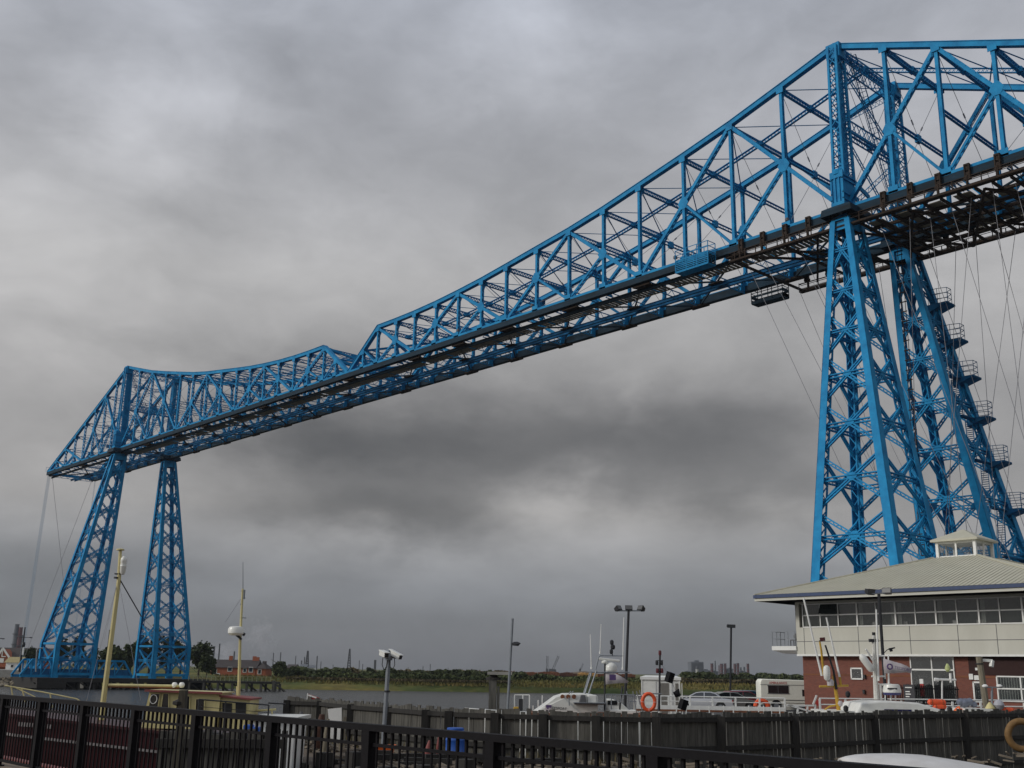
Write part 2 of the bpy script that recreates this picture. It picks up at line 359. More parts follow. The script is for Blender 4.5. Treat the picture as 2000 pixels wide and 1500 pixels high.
# far bank terrain
def terrain():
    m = MB(); us = []; nU = 220
    shore = [(-1.2, 262), (-.47, 250), (-.44, 250), (-.36, 244), (-.30, 250), (-.22, 262), (0, 272), (.2, 288), (.4, 300), (1.2, 330)]
    def sh(s):
        for (a, b), (c, d) in zip(shore, shore[1:]):
            if a <= s <= c: return b+(d-b)*(s-a)/(c-a)
        return shore[0][1] if s < 0 else shore[-1][1]
    rows = [(-3, -2.0), (0, -.05), (3, .7), (8, 1.3), (18, 1.9), (40, 2.6), (90, 3.0), (200, 3.3), (600, 3.6), (1500, 3.9), (3500, 4.2), (8500, 4.5)]
    for dv, h in rows:
        for i in range(nU+1):
            s = -1.2+2.4*i/nU; v = sh(s)+dv+(random.uniform(-1.2, 1.2) if dv < 20 else 0)
            m.v.append(tuple(uv(s*v, v, h+(random.uniform(-.15, .25) if 2 < dv < 300 else 0))))
    for j in range(len(rows)-1):
        for i in range(nU): a = j*(nU+1)+i; m.f.append((a, a+1, a+nU+2, a+nU+1))
    return m
tag(terrain().obj('far_bank', 'bank', smooth=True), kind='structure')
# ============================================================= THE BRIDGE
L, BW, HT, ZB, CL = 174.0, 11.215, 18.36, 49.25, 41.97
half = [0, 6.7, 13.4, 20.1, 26.8, 32.6, 38.5, 44.4, 50.3, 55.3, 60.3, 65.3, 70.3, 74.8, 79.5]
hts = [18.36, 16.5, 14.7, 13.2, 11.8, 10.6, 9.6, 8.8, 8.0, 7.35, 6.85, 6.45, 6.2, 6.1, 6.1]
cant = [CL/8*i for i in range(9)]; hc = [HT*(1-i/8)+.15*(i/8) for i in range(9)]
bridge = thing('transporter_bridge', 'huge blue steel lattice transporter bridge crossing the whole river on four tapering legs', 'bridge', (0, 0, 0))
mir = lambda x: x if x is None else L-x
def HX(h, x): return x if h == 0 else L-x       # mirrored half
rv = Vector
MAIN = [0, 2, 4, 6, 8, 10, 12, 14]              # indices of main nodes: bottom 0, top 2, bottom 4, ...
def knee(m, x, y, z, s, a=1.0, b=1.5, t=.05, up=1):
    m.prism([(x-t, y, z), (x-t, y+s*a, z), (x-t, y+s*a*.35, z+up*b*.35), (x-t, y, z+up*b)], (2*t, 0, 0))
for tr, y in ((0, 0.0), (1, -BW)):
    inn = -1 if tr == 0 else 1
    bc = MB(); tcx = MB()
    # bottom chord: open box, two webs and cover plates
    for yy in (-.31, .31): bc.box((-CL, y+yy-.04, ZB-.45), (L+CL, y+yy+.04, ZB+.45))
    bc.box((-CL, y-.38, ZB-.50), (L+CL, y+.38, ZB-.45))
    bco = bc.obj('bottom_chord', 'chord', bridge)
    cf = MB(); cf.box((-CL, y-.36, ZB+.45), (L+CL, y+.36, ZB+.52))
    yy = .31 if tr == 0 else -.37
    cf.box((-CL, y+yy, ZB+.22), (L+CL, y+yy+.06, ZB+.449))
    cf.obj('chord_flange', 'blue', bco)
    for h in (0, 1):
        pts = [(HX(h, -cant[8-i]), hc[8-i]) for i in range(9)]+[(HX(h, a), b) for a, b in zip(half[1:], hts[1:])]+[(HX(h, 87.0), .3)]
        for (x0, h0), (x1, h1) in zip(pts, pts[1:]):
            tcx.bar((x0, y, ZB+h0), (x1, y, ZB+h1), .62, .52)
            tcx.bar((x0, y, ZB+h0+.29), (x1, y, ZB+h1+.29), .78, .06)
    tcx.obj('top_chord', 'blue', bridge)
    for h in (0, 1):
        sgn = 1 if h == 0 else -1
        def vert(x, ht, w=.40, xm=.34):
            m = MB(); X = HX(h, x)
            for k in (-1, 1): m.box((X-xm/2, y+k*.17-.04, ZB+.5), (X+xm/2, y+k*.17+.04, ZB+ht-.2))
            n = max(2, int(ht/.8))
            for i in range(n):
                z0 = ZB+.5+(ht-.7)*i/n; z1 = ZB+.5+(ht-.7)*(i+1)/n
                m.bar((X, y-.17, z0), (X, y+.17, z1), .04, xm*.9, up=(1, 0, 0))
            m.box((X-.5, y+.33, ZB+.2), (X+.5, y+.37, ZB+.95)); m.box((X-.42, y+.28, ZB+ht-.75), (X+.42, y+.32, ZB+ht-.1))
            m.box((X-.5, y-.37, ZB+.2), (X+.5, y-.33, ZB+.95)); m.box((X-.42, y-.32, ZB+ht-.75), (X+.42, y-.28, ZB+ht-.1))
            knee(m, X, y+inn*.3, ZB+.5, inn, .9, 1.5, .12)
            if ht > 4: knee(m, X, y+inn*.25, ZB+ht-.2, inn, .8, 1.2, .10, -1)
            m.obj('vertical_post', 'blue', bridge)
        for i, (x, ht) in enumerate(zip(half, hts)):
            if i: vert(x, ht)
        vert(83.2, 3.2)
        for i in range(1, 8): vert(-cant[i], hc[i])
        # diagonals
        def diag(p, q, w=.42, d=.40, nm='diagonal'):
            m = MB(); p = rv(p); q = rv(q); D = (q-p).normalized()
            for k in (-1, 1): m.bar(p+rv((0, k*.2, 0)), q+rv((0, k*.2, 0)), .07, d)
            Ln = (q-p).length; n = max(2, int(Ln/.7))
            for i in range(n):
                a = p+D*Ln*i/n; b = p+D*Ln*(i+1)/n
                m.bar(a+rv((0, -.2, 0)), b+rv((0, .2, 0)), .05, d*.8)
            m.obj(nm, 'blue', bridge)
        def P(x, z): return (HX(h, x), y, ZB+z)
        seq = [(half[i], 0.2 if (k % 2 == 0) else hts[i]-.2) for k, i in enumerate(MAIN)]
        seq.append((87.0, .3))
        for (x0, z0), (x1, z1) in zip(seq[:-1], seq[1:]):
            if x1 == 87.0: continue
            diag(P(x0, z0), P(x1, z1))
            xm, zm = (x0+x1)/2, (z0+z1)/2
            g = MB(); gx = HX(h, xm)
            bx = x1 if z1 > z0 else x0          # bottom node under the upper main node
            diag(P(xm, zm), P(bx, .3), .28, .26, 'sub_strut')
            g.prism([(gx-.75, y+.26, ZB+zm), (gx-.3, y+.26, ZB+zm+.7), (gx+.3, y+.26, ZB+zm+.7), (gx+.75, y+.26, ZB+zm), (gx+.3, y+.26, ZB+zm-.7), (gx-.3, y+.26, ZB+zm-.7)], (0, -.03, 0))
            g.obj('gusset_plate', 'blue', bridge)
        diag(P(83.2, 3.2), P(79.5, .3), .24, .22, 'sub_strut')
        cs = [(0, .3), (cant[2], hc[2]-.2), (cant[4], .3), (cant[6], hc[6]-.2), (cant[8], .3)]
        for (x0, z0), (x1, z1) in zip(cs, cs[1:]):
            diag(P(-x0, z0), P(-x1, z1)); xm, zm = (x0+x1)/2, (z0+z1)/2; bx = x1 if z1 > z0 else x0
            diag(P(-xm, zm), P(-bx, .3), .28, .26, 'sub_strut')
            g = MB(); gx = HX(h, -xm)
            g.prism([(gx-.7, y+.26, ZB+zm), (gx-.3, y+.26, ZB+zm+.65), (gx+.3, y+.26, ZB+zm+.65), (gx+.7, y+.26, ZB+zm), (gx+.3, y+.26, ZB+zm-.65), (gx-.3, y+.26, ZB+zm-.65)], (0, -.03, 0))
            g.obj('gusset_plate', 'blue', bridge)
        # tower post with its bearing box
        X = HX(h, 0); o = -inn
        tp = MB()
        for ax in (-.55, .55):
            for ay in (-.95, .95): tp.bar((X+ax, y+ay, ZB+3.4), (X+ax*.8, y+ay*.75, ZB+HT-.2), .24, .24)
        n = 13
        for i in range(n):
            z0 = ZB+3.4+(HT-3.6)*i/n; z1 = ZB+3.4+(HT-3.6)*(i+1)/n; f = 1-.2*i/n; g_ = 1-.25*i/n
            for s_ in (-1, 1):
                for (a, b) in ((1, -1), (-1, 1)):
                    tp.bar((X+a*.55*f, y+s_*1.0*g_, z0), (X+b*.55*f, y+s_*1.0*g_, z1), .10, .05, up=(0, 1, 0))
                    tp.bar((X+s_*.62*f, y+a*.95*g_, z0), (X+s_*.62*f, y+b*.95*g_, z1), .10, .05, up=(1, 0, 0))
        tp.bar((X, y+inn*.35, ZB+3.4), (X, y+inn*.3, ZB+HT-.2), .3, 1.1, up=(0, 1, 0))
        tp.box((X-.75, y-.62, ZB+HT-1.5), (X+.75, y+.62, ZB+HT+.12))
        tp.obj('tower_post', 'blue', bridge)
        bb = MB()
        y0, y1 = y+o*1.45, y+inn*1.0
        ya, yb = sorted((y0, y1)); bb.box((X-.55, ya+(.12 if o < 0 else 0), ZB+.3), (X+.55, yb-(.12 if o > 0 else 0), ZB+3.7))
        for z in (.3, .85, 1.5, 3.0, 3.45):
            bb.box((X-.70, ya, ZB+z), (X-.55, yb, ZB+z+.12)); bb.box((X+.55, ya, ZB+z), (X+.70, yb, ZB+z+.12))
        for k in (-.62, -.22, .22, .62):
            y2, y3 = sorted((y0, y0-o*.12)); bb.box((X+k-.08, y2, ZB+.3), (X+k+.08, y3, ZB+3.5))
        y2, y3 = sorted((y0+o*.02, y0-o*.13)); bb.box((X-.72, y2, ZB+3.2), (X+.72, y3, ZB+3.9)); bb.box((X-.72, y2, ZB+.0), (X+.72, y3, ZB+.62))
        bb.lathe((X, y0-o*.5, ZB+3.7), [(.62, -.1), (.62, .25), (.45, .5), (.2, .58)], 14)
        for xx in (-.6, .6): bb.bar((X+xx, y1, ZB+3.3), (X+xx, y+inn*3.6, ZB+2.5), .16, .45)
        bbo = bb.obj('bearing_box', 'blue', bridge)
        hd = MB()
        hd.loft([[(X-.8, y-1.5, ZB+.28), (X+.8, y-1.5, ZB+.28), (X+.8, y+1.5, ZB+.28), (X-.8, y+1.5, ZB+.28)],
                 [(X-1.55, y-1.95, ZB+.0), (X+1.55, y-1.95, ZB+.0), (X+1.55, y+1.95, ZB+.0), (X-1.55, y+1.95, ZB+.0)],
                 [(X-1.7, y-2.05, ZB-.75), (X+1.7, y-2.05, ZB-.75), (X+1.7, y+2.05, ZB-.75), (X-1.7, y+2.05, ZB-.75)],
                 [(X-1.62, y-1.98, ZB-.75), (X+1.62, y-1.98, ZB-.75), (X+1.62, y+1.98, ZB-.75), (X-1.62, y+1.98, ZB-.75)],
                 [(X-1.5, y-1.9, ZB-.03), (X+1.5, y-1.9, ZB-.03), (X+1.5, y+1.9, ZB-.03), (X-1.5, y+1.9, ZB-.03)],
                 [(X-.7, y-1.2, ZB+.2), (X+.7, y-1.2, ZB+.2), (X+.7, y+1.2, ZB+.2), (X-.7, y+1.2, ZB+.2)]], cap=False)
        hd.loft([[(X-.85, y-1.05, ZB-1.2), (X+.85, y-1.05, ZB-1.2), (X+.85, y+1.05, ZB-1.2), (X-.85, y+1.05, ZB-1.2)], [(X-.3, y-.6, ZB-.3), (X+.3, y-.6, ZB-.3), (X+.3, y+.6, ZB-.3), (X-.3, y+.6, ZB-.3)]])
        hd.box((X-.35, y-.35, ZB-2.0), (X+.35, y+.35, ZB-1.2))
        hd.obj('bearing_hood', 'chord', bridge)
# cross members of the top plane and the sway frames
nodesT = []
for h in (0, 1):
    for i, (x, ht) in enumerate(zip(half, hts)): nodesT.append((HX(h, x), ht, i % 2, i))
    for i in range(1, 8): nodesT.append((HX(h, -cant[i]), hc[i], i % 2, i))
for (X, ht, odd, i) in nodesT:
    near = X < 100; big = .5
    m = MB(); m.lattice((X, -.3, ZB+ht-.35), (X, -BW+.3, ZB+ht-.35), .34, big, c=.06, l=.05, x=near, pitch=.5 if near else .9, sides=2 if near else 1)
    m.box((X-.3, -BW/2-.4, ZB+ht-.62), (X+.3, -BW/2+.4, ZB+ht-.1))
    m.obj('top_cross_strut', 'blue', bridge)
    if ht > 7:
        m = MB(); zz = ZB+ht*.5
        m.lattice((X, -.3, zz), (X, -BW+.3, zz), .26, .42, c=.06, l=.045, x=False, pitch=.5, sides=1)
        m.box((X-.2, -BW/2-.35, zz-.45), (X+.2, -BW/2+.35, zz+.35)); m.obj('sway_strut', 'blue', bridge)
        for s in (0, 1):
            yA = 0 if s == 0 else -BW
            r = MB(); r.tube([(X, yA, ZB+ht-.5), (X, -BW/2, zz+.2)], .028, 5); r.tube([(X, -BW/2, zz-.3), (X, yA, ZB+.6)], .028, 5)
            r.tube([(X, yA+(-BW/2-yA)*.8, ZB+ht-.5+(zz+.2-ZB-ht+.5)*.8), (X, yA+(-BW/2-yA)*.86, ZB+ht-.5+(zz+.2-ZB-ht+.5)*.86)], .08, 6)
            r.obj('sway_rod', 'cable', bridge)
xsT = sorted(nodesT)
cl_ = [MB(), MB()]
for (X0, h0, _, _), (X1, h1, _, _) in zip(xsT, xsT[1:]):
    if 79 < X0 < 94: continue
    if X1-X0 < .1: continue
    near = X0 < 100
    cl_[0 if X0 < 87 else 1].lattice((X0, -BW/2, ZB+h0-.35), (X1, -BW/2, ZB+h1-.35), .3, .42, c=.055, l=.045, x=near, pitch=.45 if near else .9, sides=1)
    m = MB(); a = ZB+h0-.25; b = ZB+h1-.25
    m.bar((X0, -.2, a), (X1, -BW+.2, b), .12, .05); m.bar((X0, -BW+.2, a), (X1, -.2, b), .12, .05)
    m.obj('top_lateral_brace', 'blue', bridge)
for cl_m in cl_: cl_m.obj('centre_lattice_girder', 'blue', bridge)
# portal bracing between the two end posts of each half and between tower posts
for h in (0, 1):
    m = MB()
    for (xa, za, xb, zb2) in ((79.5, 6.0, 83.2, 3.2), (83.2, 3.2, 87, .4)):
        A = HX(h, xa); B = HX(h, xb)
        m.lattice((A, -.3, ZB+za), (B, -BW+.3, ZB+zb2), .3, .35, up=(1, 0, 0), c=.06, l=.05, sides=1); m.lattice((A, -BW+.3, ZB+za), (B, -.3, ZB+zb2), .3, .35, up=(1, 0, 0), c=.06, l=.05, sides=1)
    m.lattice((HX(h, 83.2), -.3, ZB+3.2), (HX(h, 83.2), -BW+.3, ZB+3.2), .3, .5, c=.06, l=.05, sides=1)
    m.obj('portal_brace', 'blue', bridge)
    X = HX(h, 0)
    for xo in (-.5, .5):
        m = MB(); m.lattice((X+xo, -.3, ZB+HT-.9), (X+xo, -BW+.3, ZB+HT-.9), .12, 1.3, c=.12, l=.09, x=True, pitch=1.0, sides=1)
        m.obj('portal_strut', 'blue', bridge); m = MB()
        m.lattice((X+xo, -.3, ZB+HT*.52), (X+xo, -BW+.3, ZB+HT*.52), .12, 1.2, c=.12, l=.09, x=True, pitch=1.0, sides=1)
        m.obj('portal_strut', 'blue', bridge)
    m = MB()
    zt = ZB+HT-1.6; zm = ZB+HT*.52+.6
    m.lattice((X, -.6, zt), (X, -BW+.6, zm), .1, .45, c=.06, l=.05, sides=1); m.lattice((X, -BW+.6, zt), (X, -.6, zm), .1, .45, c=.06, l=.05, sides=1)
    m.lattice((X, -.6, zm-1.4), (X, -BW+1.4, ZB+1.2), .1, .45, c=.06, l=.05, sides=1); m.lattice((X, -BW+.6, zm-1.4), (X, -1.4, ZB+1.2), .1, .45, c=.06, l=.05, sides=1)
    m.obj('portal_brace', 'blue', bridge)
    m = MB()
    for xo in (-.6, .6): m.lattice((X+xo, -3.4, ZB+.8), (X+xo, -BW+3.4, ZB+.8), .14, 1.8, c=.16, l=.12, x=True, pitch=1.5, sides=1)
    m.obj('portal_girder', 'blue', bridge)
    # access ladder stair leaning inside the frame
    m = MB(); A = rv((X-(-1 if h else 1)*1.2, -1.2, ZB+HT-1)); B = rv((X-(-1 if h else 1)*1.2, -BW+2.4, ZB+.8))
    for k in (-.35, .35): m.bar(A+rv((k, 0, 0)), B+rv((k, 0, 0)), .06, .12)
    for i in range(34): q = A.lerp(B, i/33); m.bar(q+rv((-.35, 0, 0)), q+rv((.35, 0, 0)), .05, .04)
    m.lattice(A+rv((.4, 0, .5)), B+rv((.4, 0, .5)), .04, .9, c=.05, l=.04, sides=1); m.obj('inner_stair', 'blue_dirty', bridge)
# floor: cross girders, runway beams, walkway, lateral bracing
fl = sorted([HX(h, x) for h in (0, 1) for x in half+[83.2]+[-c for c in cant[1:]]]+[87.0])
for k, X in enumerate(fl):
    m = MB(); m.lattice((X, -.3, ZB-.30), (X, -BW+.3, ZB-.30), .14, .80, c=.08, l=.07, pitch=.75, sides=1)
    m.prism([(X-.05, -.3, ZB-.45), (X-.05, -1.5, ZB-.45), (X-.05, -.3, ZB+.9)], (.1, 0, 0))
    m.prism([(X-.08, -BW+.35, ZB-.5), (X-.08, -BW+1.2, ZB-.5), (X-.08, -BW+1.0, ZB+.3), (X-.08, -BW+.35, ZB+1.2)], (.16, 0, 0))
    pass
    m.obj('floor_girder', 'blue', bridge)
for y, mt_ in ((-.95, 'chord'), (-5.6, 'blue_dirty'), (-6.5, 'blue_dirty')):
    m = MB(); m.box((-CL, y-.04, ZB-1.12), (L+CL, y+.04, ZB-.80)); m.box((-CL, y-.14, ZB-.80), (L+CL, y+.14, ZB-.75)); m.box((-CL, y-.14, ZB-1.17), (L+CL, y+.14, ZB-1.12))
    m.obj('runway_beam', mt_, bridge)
main_b = sorted([HX(h, x) for h in (0, 1) for x in (0, 26.8, 50.3, 70.3, -cant[4], -cant[8])]+[13.4, 38.5, 60.3, L-13.4, L-38.5, L-60.3, 87.0])
for a, b in zip(main_b, main_b[1:]):
    m = MB(); zz = ZB-.60; mx = (a+b)/2
    m.bar((a, -.3, zz), (b, -BW+.3, zz), .16, .18); m.bar((a, -BW+.3, zz), (b, -.3, zz), .16, .18)
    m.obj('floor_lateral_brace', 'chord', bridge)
    for yy, s in ((0, -1), (-BW, 1)):
        m = MB(); m.prism([(a-1.3, yy, ZB-.60), (a+1.3, yy, ZB-.60), (a+1.0, yy+s*.9, ZB-.60), (a-1.0, yy+s*.9, ZB-.60)], (0, 0, -.22)); m.obj('gusset_plate', 'grime', bridge)
    m = MB()
    m.prism([(mx-.9, -BW/2-.5, zz-.16), (mx+.9, -BW/2-.5, zz-.16), (mx+.9, -BW/2+.5, zz-.16), (mx-.9, -BW/2+.5, zz-.16)], (0, 0, -.1))
    m.obj('gusset_plate', 'grime', bridge)
m = MB(); x = 2.0
while x < L-2:                                  # open timber walkway between the runway beams
    if random.random() > .06: m.box((x, -3.3, ZB-.72), (x+.40, -1.5, ZB-.66))
    x += .55
for y in (-1.45, -3.35):
    m.bar((0, y, ZB-.78), (L, y, ZB-.78), .12, .12); m.bar((0, y, ZB+.35), (L, y, ZB+.35), .05, .05)
m.obj('walkway', 'deck', bridge)
m = MB(); 
for X in (fl[0]+.1, fl[-1]-.1):
    m.bar((X, 0, ZB), (X, -BW, ZB), .5, .6); m.bar((X, .6, ZB+1.4), (X, -1.5, ZB+1.4), .05, .05)
    for y in (.6, -.4, -1.5): m.bar((X, y, ZB+.3), (X, y, ZB+1.4), .05, .05)
m.obj('end_beam', 'blue', bridge)

# ---- legs
XL, XR, YO, YI, TX, TY = 7.56, .62, 8.35, .82, .776, 1.083
ZT, ZK, ZG = ZB-1.25, 8.8, 2.6
panels = [46.6, 42.1, 38.1, 33.75, 29.1, 24.2, 19.0, 13.7, ZK]
def leg(tw, lg):
    X0 = L*tw; s = -1 if tw == 0 else 1; near = tw == 0
    root = bpy.data.objects.new('tower_leg', None); COL.objects.link(root); root.parent = bridge
    def cp(cx, cy, z):       # cx=+1 land side, cy=+1 outer side
        t = (ZT-z)/(ZT-ZK); t = min(t, 1.0)
        xa, xb = X0+s*TX*cx, X0+s*(XL if cx > 0 else -XR)
        yt = -BW*lg; so_ = 1 if lg == 0 else -1
        ya, yb = yt+so_*TY*cy, yt+so_*(YO if cy > 0 else YI)
        return rv((xa+(xb-xa)*t, ya+(yb-ya)*t, z))
    for cx in (-1, 1):
        for cy in (-1, 1):
            m = MB(); zz = [ZT]+panels[1:]+[ZG]; 
            for a, b in zip(zz, zz[1:]):
                wa = .58+.30*(ZT-a)/(ZT-ZK); wb = .58+.30*(ZT-max(b, ZK))/(ZT-ZK)
                p, q = cp(cx, cy, a), cp(cx, cy, b)
                d = (q-p).normalized(); sx = rv((1, 0, 0)); sy = rv((0, 1, 0))
                # box column open on its inner faces: two cover plates and lacing
                oc = rv((s*cx, 0, 0)); od = rv((0, (1 if lg == 0 else -1)*cy, 0))
                for (ax, ot) in ((oc, od), (od, oc)):
                    P1 = [p+ax*wa/2-ot*wa/2, p+ax*wa/2+ot*wa/2, p+ax*(wa/2-.06)+ot*wa/2, p+ax*(wa/2-.06)-ot*wa/2]
                    Q1 = [q+ax*wb/2-ot*wb/2, q+ax*wb/2+ot*wb/2, q+ax*(wb/2-.06)+ot*wb/2, q+ax*(wb/2-.06)-ot*wb/2]
                    m.loft([P1, Q1])
                m.bar(p-oc*wa*.42-od*wa*.42, q-oc*wb*.42-od*wb*.42, .14, .14)
                n = max(3, int((p-q).length/.75))
                for i in range(n):
                    f0, f1 = i/n, (i+1)/n
                    w_ = wa*.42
                    c0 = p.lerp(q, f0); c1 = p.lerp(q, f1); g = 1 if i % 2 else -1
                    m.bar(c0-oc*w_+od*w_*g, c1-oc*w_-od*w_*g, .08, .05, up=oc)
                    m.bar(c0-od*w_+oc*w_*g, c1-od*w_-oc*w_*g, .08, .05, up=od)
            if not near or True:
                f = cp(cx, cy, ZG); m.box((f.x-.6, f.y-.6, ZG-.5), (f.x+.6, f.y+.6, ZG+.12))
            m.obj('corner_column', 'blue', root)
    faces = [((-1, 1), (1, 1)), ((-1, -1), (1, -1)), ((-1, 1), (-1, -1)), ((1, 1), (1, -1))]
    for fa, fb in faces:
        m = MB()
        pan = panels+[ZG+.3]
        for k, (za, zb_) in enumerate(zip(pan, pan[1:])):
            A0, A1, B0, B1 = cp(*fa, za), cp(*fa, zb_), cp(*fb, za), cp(*fb, zb_)
            if (A0-B0).length < 1.1: pass
            nrm = (B1-A1).cross(A0-A1).normalized(); inset = .08
            A0_, A1_, B0_, B1_ = [a.lerp(b, inset) for a, b in ((A0, A1), (A1, A0), (B0, B1), (B1, B0))]
            dd = .20 if k < 2 else .25
            for a, b in ((A0_, B1_), (B0_, A1_)):
                m.lattice(a, b, .18, dd, up=nrm.cross((b-a).normalized()), c=.12, l=.07, pitch=.45 if near else .8, sides=1)
            # crossing point
            w0 = (A0-B0).length; w1 = (A1-B1).length; t = w0/(w0+w1)
            ca = A0.lerp(A1, t); cb = B0.lerp(B1, t); cc = (ca+cb)/2
            hgt = .22 if k < 3 else .30
            ax = (B1-A1).normalized()
            m.lattice(ca, cb, .3, hgt, c=.10, l=.06, pitch=.5 if near else .8, sides=1)
            g = .20+.035*k; up2 = nrm.cross(ax)
            m.prism([cc+ax*g*1.4+nrm*.1, cc+up2*g+ax*g*.4+nrm*.1, cc+up2*g-ax*g*.4+nrm*.1, cc-ax*g*1.4+nrm*.1, cc-up2*g-ax*g*.4+nrm*.1, cc-up2*g+ax*g*.4+nrm*.1], nrm*-.05)
            m.prism([cc+ax*g*1.4-nrm*.1, cc+up2*g+ax*g*.4-nrm*.1, cc+up2*g-ax*g*.4-nrm*.1, cc-ax*g*1.4-nrm*.1, cc-up2*g-ax*g*.4-nrm*.1, cc-up2*g+ax*g*.4-nrm*.1], nrm*.05)
            if k >= len(pan)-2:
                m.bar(A0, B0, .35, .4); m.bar(A1, B1, .4, .5)
        # plated head
        T0, T1 = cp(*fa, ZT), cp(*fb, ZT); U0, U1 = cp(*fa, ZT-1.0), cp(*fb, ZT-1.0)
        nrm = (T1-T0).cross(Z).normalized()
        m.prism([T0, T1, U1, U0], nrm*.05)
        m.obj('lattice_bracing', 'blue', root)
    m = MB(); c = [cp(a, b, ZT) for a, b in ((-1, -1), (1, -1), (1, 1), (-1, 1))]
    cen = sum(c, rv((0, 0, 0)))/4
    m.loft([[p+(p-cen)*.28 for p in c], [p+(p-cen)*.12+Z*.35 for p in c], [cen+(p-cen)*.55+Z*.9 for p in c]]); m.obj('leg_cap', 'blue', root)
    return cp
leg(0, 0); cpB = leg(0, 1); leg(1, 0); leg(1, 1)
# stair landings up the outside of the near tower's far leg
for z in (42.2, 38.3, 34.4, 30.2, 25.7, 21.0, 16.2):
    c = cpB(1, 1, z); m = MB(); x0, y0 = c.x-.3, c.y-.2
    m.prism([(x0+.9, y0+.9, z), (x0-1.3, y0+.9, z), (x0-1.3, y0-.9, z), (x0+.9, y0-.9, z)], (0, 0, .12))
    m.prism([(x0+.9, y0+.9, z), (x0-1.3, y0+.9, z), (x0-1.3, y0+.9, z-.08), (x0+.9, y0+.9, z-.75)], (0, -.08, 0)); m.prism([(x0+.9, y0-.82, z), (x0-1.3, y0-.82, z), (x0-1.3, y0-.82, z-.08), (x0+.9, y0-.82, z-.75)], (0, -.08, 0))
    m.prism([(x0+.9, y0+.9, z-.75), (x0-1.3, y0+.9, z-.08), (x0-1.3, y0-.9, z-.08), (x0+.9, y0-.9, z-.75)], (0, 0, .03))
    cage = [(x0+.7, y0+.85), (x0-.3, y0+.85), (x0-1.2, y0+.5), (x0-1.2, y0-.4), (x0-.6, y0-.85), (x0+.7, y0-.85)]
    for hh in (.6, 1.15, 1.7):
        for p, q in zip(cage, cage[1:]): m.bar((*p, z+hh), (*q, z+hh), .05, .05)
    for p in cage: m.bar((*p, z), (*p, z+1.7), .04, .04)
    m.obj('stair_landing', 'blue_dirty', bridge)
m = MB()                                        # zig-zag stair and ladder between landings
zs = [42.2, 38.3, 34.4, 30.2, 25.7, 21.0, 16.2, 11.0, 6.0]
for za, zb_ in zip(zs, zs[1:]):
    a = cpB(1, 1, za)+rv((.6, 0.3, 0)); b = cpB(1, -1, zb_)+rv((-.2, -1.0, 0)); b = a.lerp(b, .75); b.z = zb_
    for k in (-.35, .35): m.bar(a+rv((k, 0, 0)), b+rv((k, 0, 0)), .06, .2)
    for k in (-.35, .35): m.bar(a+rv((k, 0, 1)), b+rv((k, 0, 1)), .04, .05)
    for i in range(20): q = a.lerp(b, i/19); m.bar(q-rv((.35, 0, 0)), q+rv((.35, 0, 0)), .25, .03)
    c = cpB(1, 1, zb_)
    m.bar(b, rv((c.x, c.y, zb_)), .7, .12)
m.obj('tower_stair', 'blue_dirty', bridge)
m = MB(); A = rv((-1.6, -7.0, ZB-2)); B = rv((-1.6, -7.0, 6))
for k in (-.2, .2): m.bar(A+rv((k, 0, 0)), B+rv((k, 0, 0)), .05, .05)
for i in range(42): q = A.lerp(B, i/41); m.bar(q-rv((.32, 0, 0)), q+rv((.32, 0, 0)), .09, .09)
m.obj('hanging_ladder', 'grime', bridge)
# birds-nest lumps: lamps standing on the bottom chord
for X in (6.6, 21.4, 45.0, 60.0, 96.0, 112, 133):
    m = MB(); m.bar((X, .25, ZB+.5), (X, .25, ZB+.95), .06, .06); m.lathe((X, .25, ZB+.9), [(.1, 0), (.22, .1), (.22, .35), (.08, .5)], 8); m.obj('chord_lamp', 'greypl', bridge)
# anchor cables at the far end
for y in (0., -BW):
    m = MB(); n = 7 if y == 0 else 3
    for i in range(n):
        f = (i-(n-1)/2)
        m.tube([(L+CL-.2, y-.25+f*.11, ZB-.3), (L+CL+.4+f*.03, y+f*.11+(0.6 if y == 0 else .3), 4)], .022, 5)
    m.obj('anchor_cable', 'palecable', bridge)
m = MB(); m.tube([(L+CL-.3, -.9, ZB-.3), (L+CL-.3, -11.5, 3.0)], .04, 5); m.tube([(L+CL-.3, -BW+.6, ZB-.3), (L+CL-.3, .4, 5.0)], .04, 5); m.obj('anchor_cable', 'cable', bridge)

# ---- trolley hung under the near end, its cables and the car below
tro = thing('trolley', 'long dark grimy trolley frame hung beneath the bridge deck at the near tower', 'trolley', (0, 0, 0))
T0, T1 = 13.3, -34.0
for y, s in ((.80, 1), (-BW-.80, -1)):
    m = MB(); TE = T0 if s > 0 else 13.4
    def bx(y_a, y_b, z_a, z_b, xa=T1, xb=TE): m.box((xa, min(y+s*y_a, y+s*y_b), z_a), (xb, max(y+s*y_a, y+s*y_b), z_b))
    bx(-.12, .12, ZB-1.95, ZB-1.70); bx(-.05, .05, ZB-1.05, ZB-.95); bx(.45, .52, ZB-1.95, ZB-1.80); bx(.47, .52, ZB-1.02, ZB-.96); bx(.47, .52, ZB-1.42, ZB-1.37); bx(-.1, .5, ZB-2.0, ZB-1.96)
    x = T1
    while x <= TE+.01:
        bx(.45, .53, ZB-1.95, ZB-.96, x-.04, x+.04); x += 1.33
    for xx in (TE-.03, T1+.03): bx(-.1, .5, ZB-1.02, ZB-.96, xx-.03, xx+.03); bx(-.1, -.04, ZB-1.95, ZB-.9, xx-.03, xx+.03)
    m.obj('side_gallery', 'grime', tro)
x = 12.2
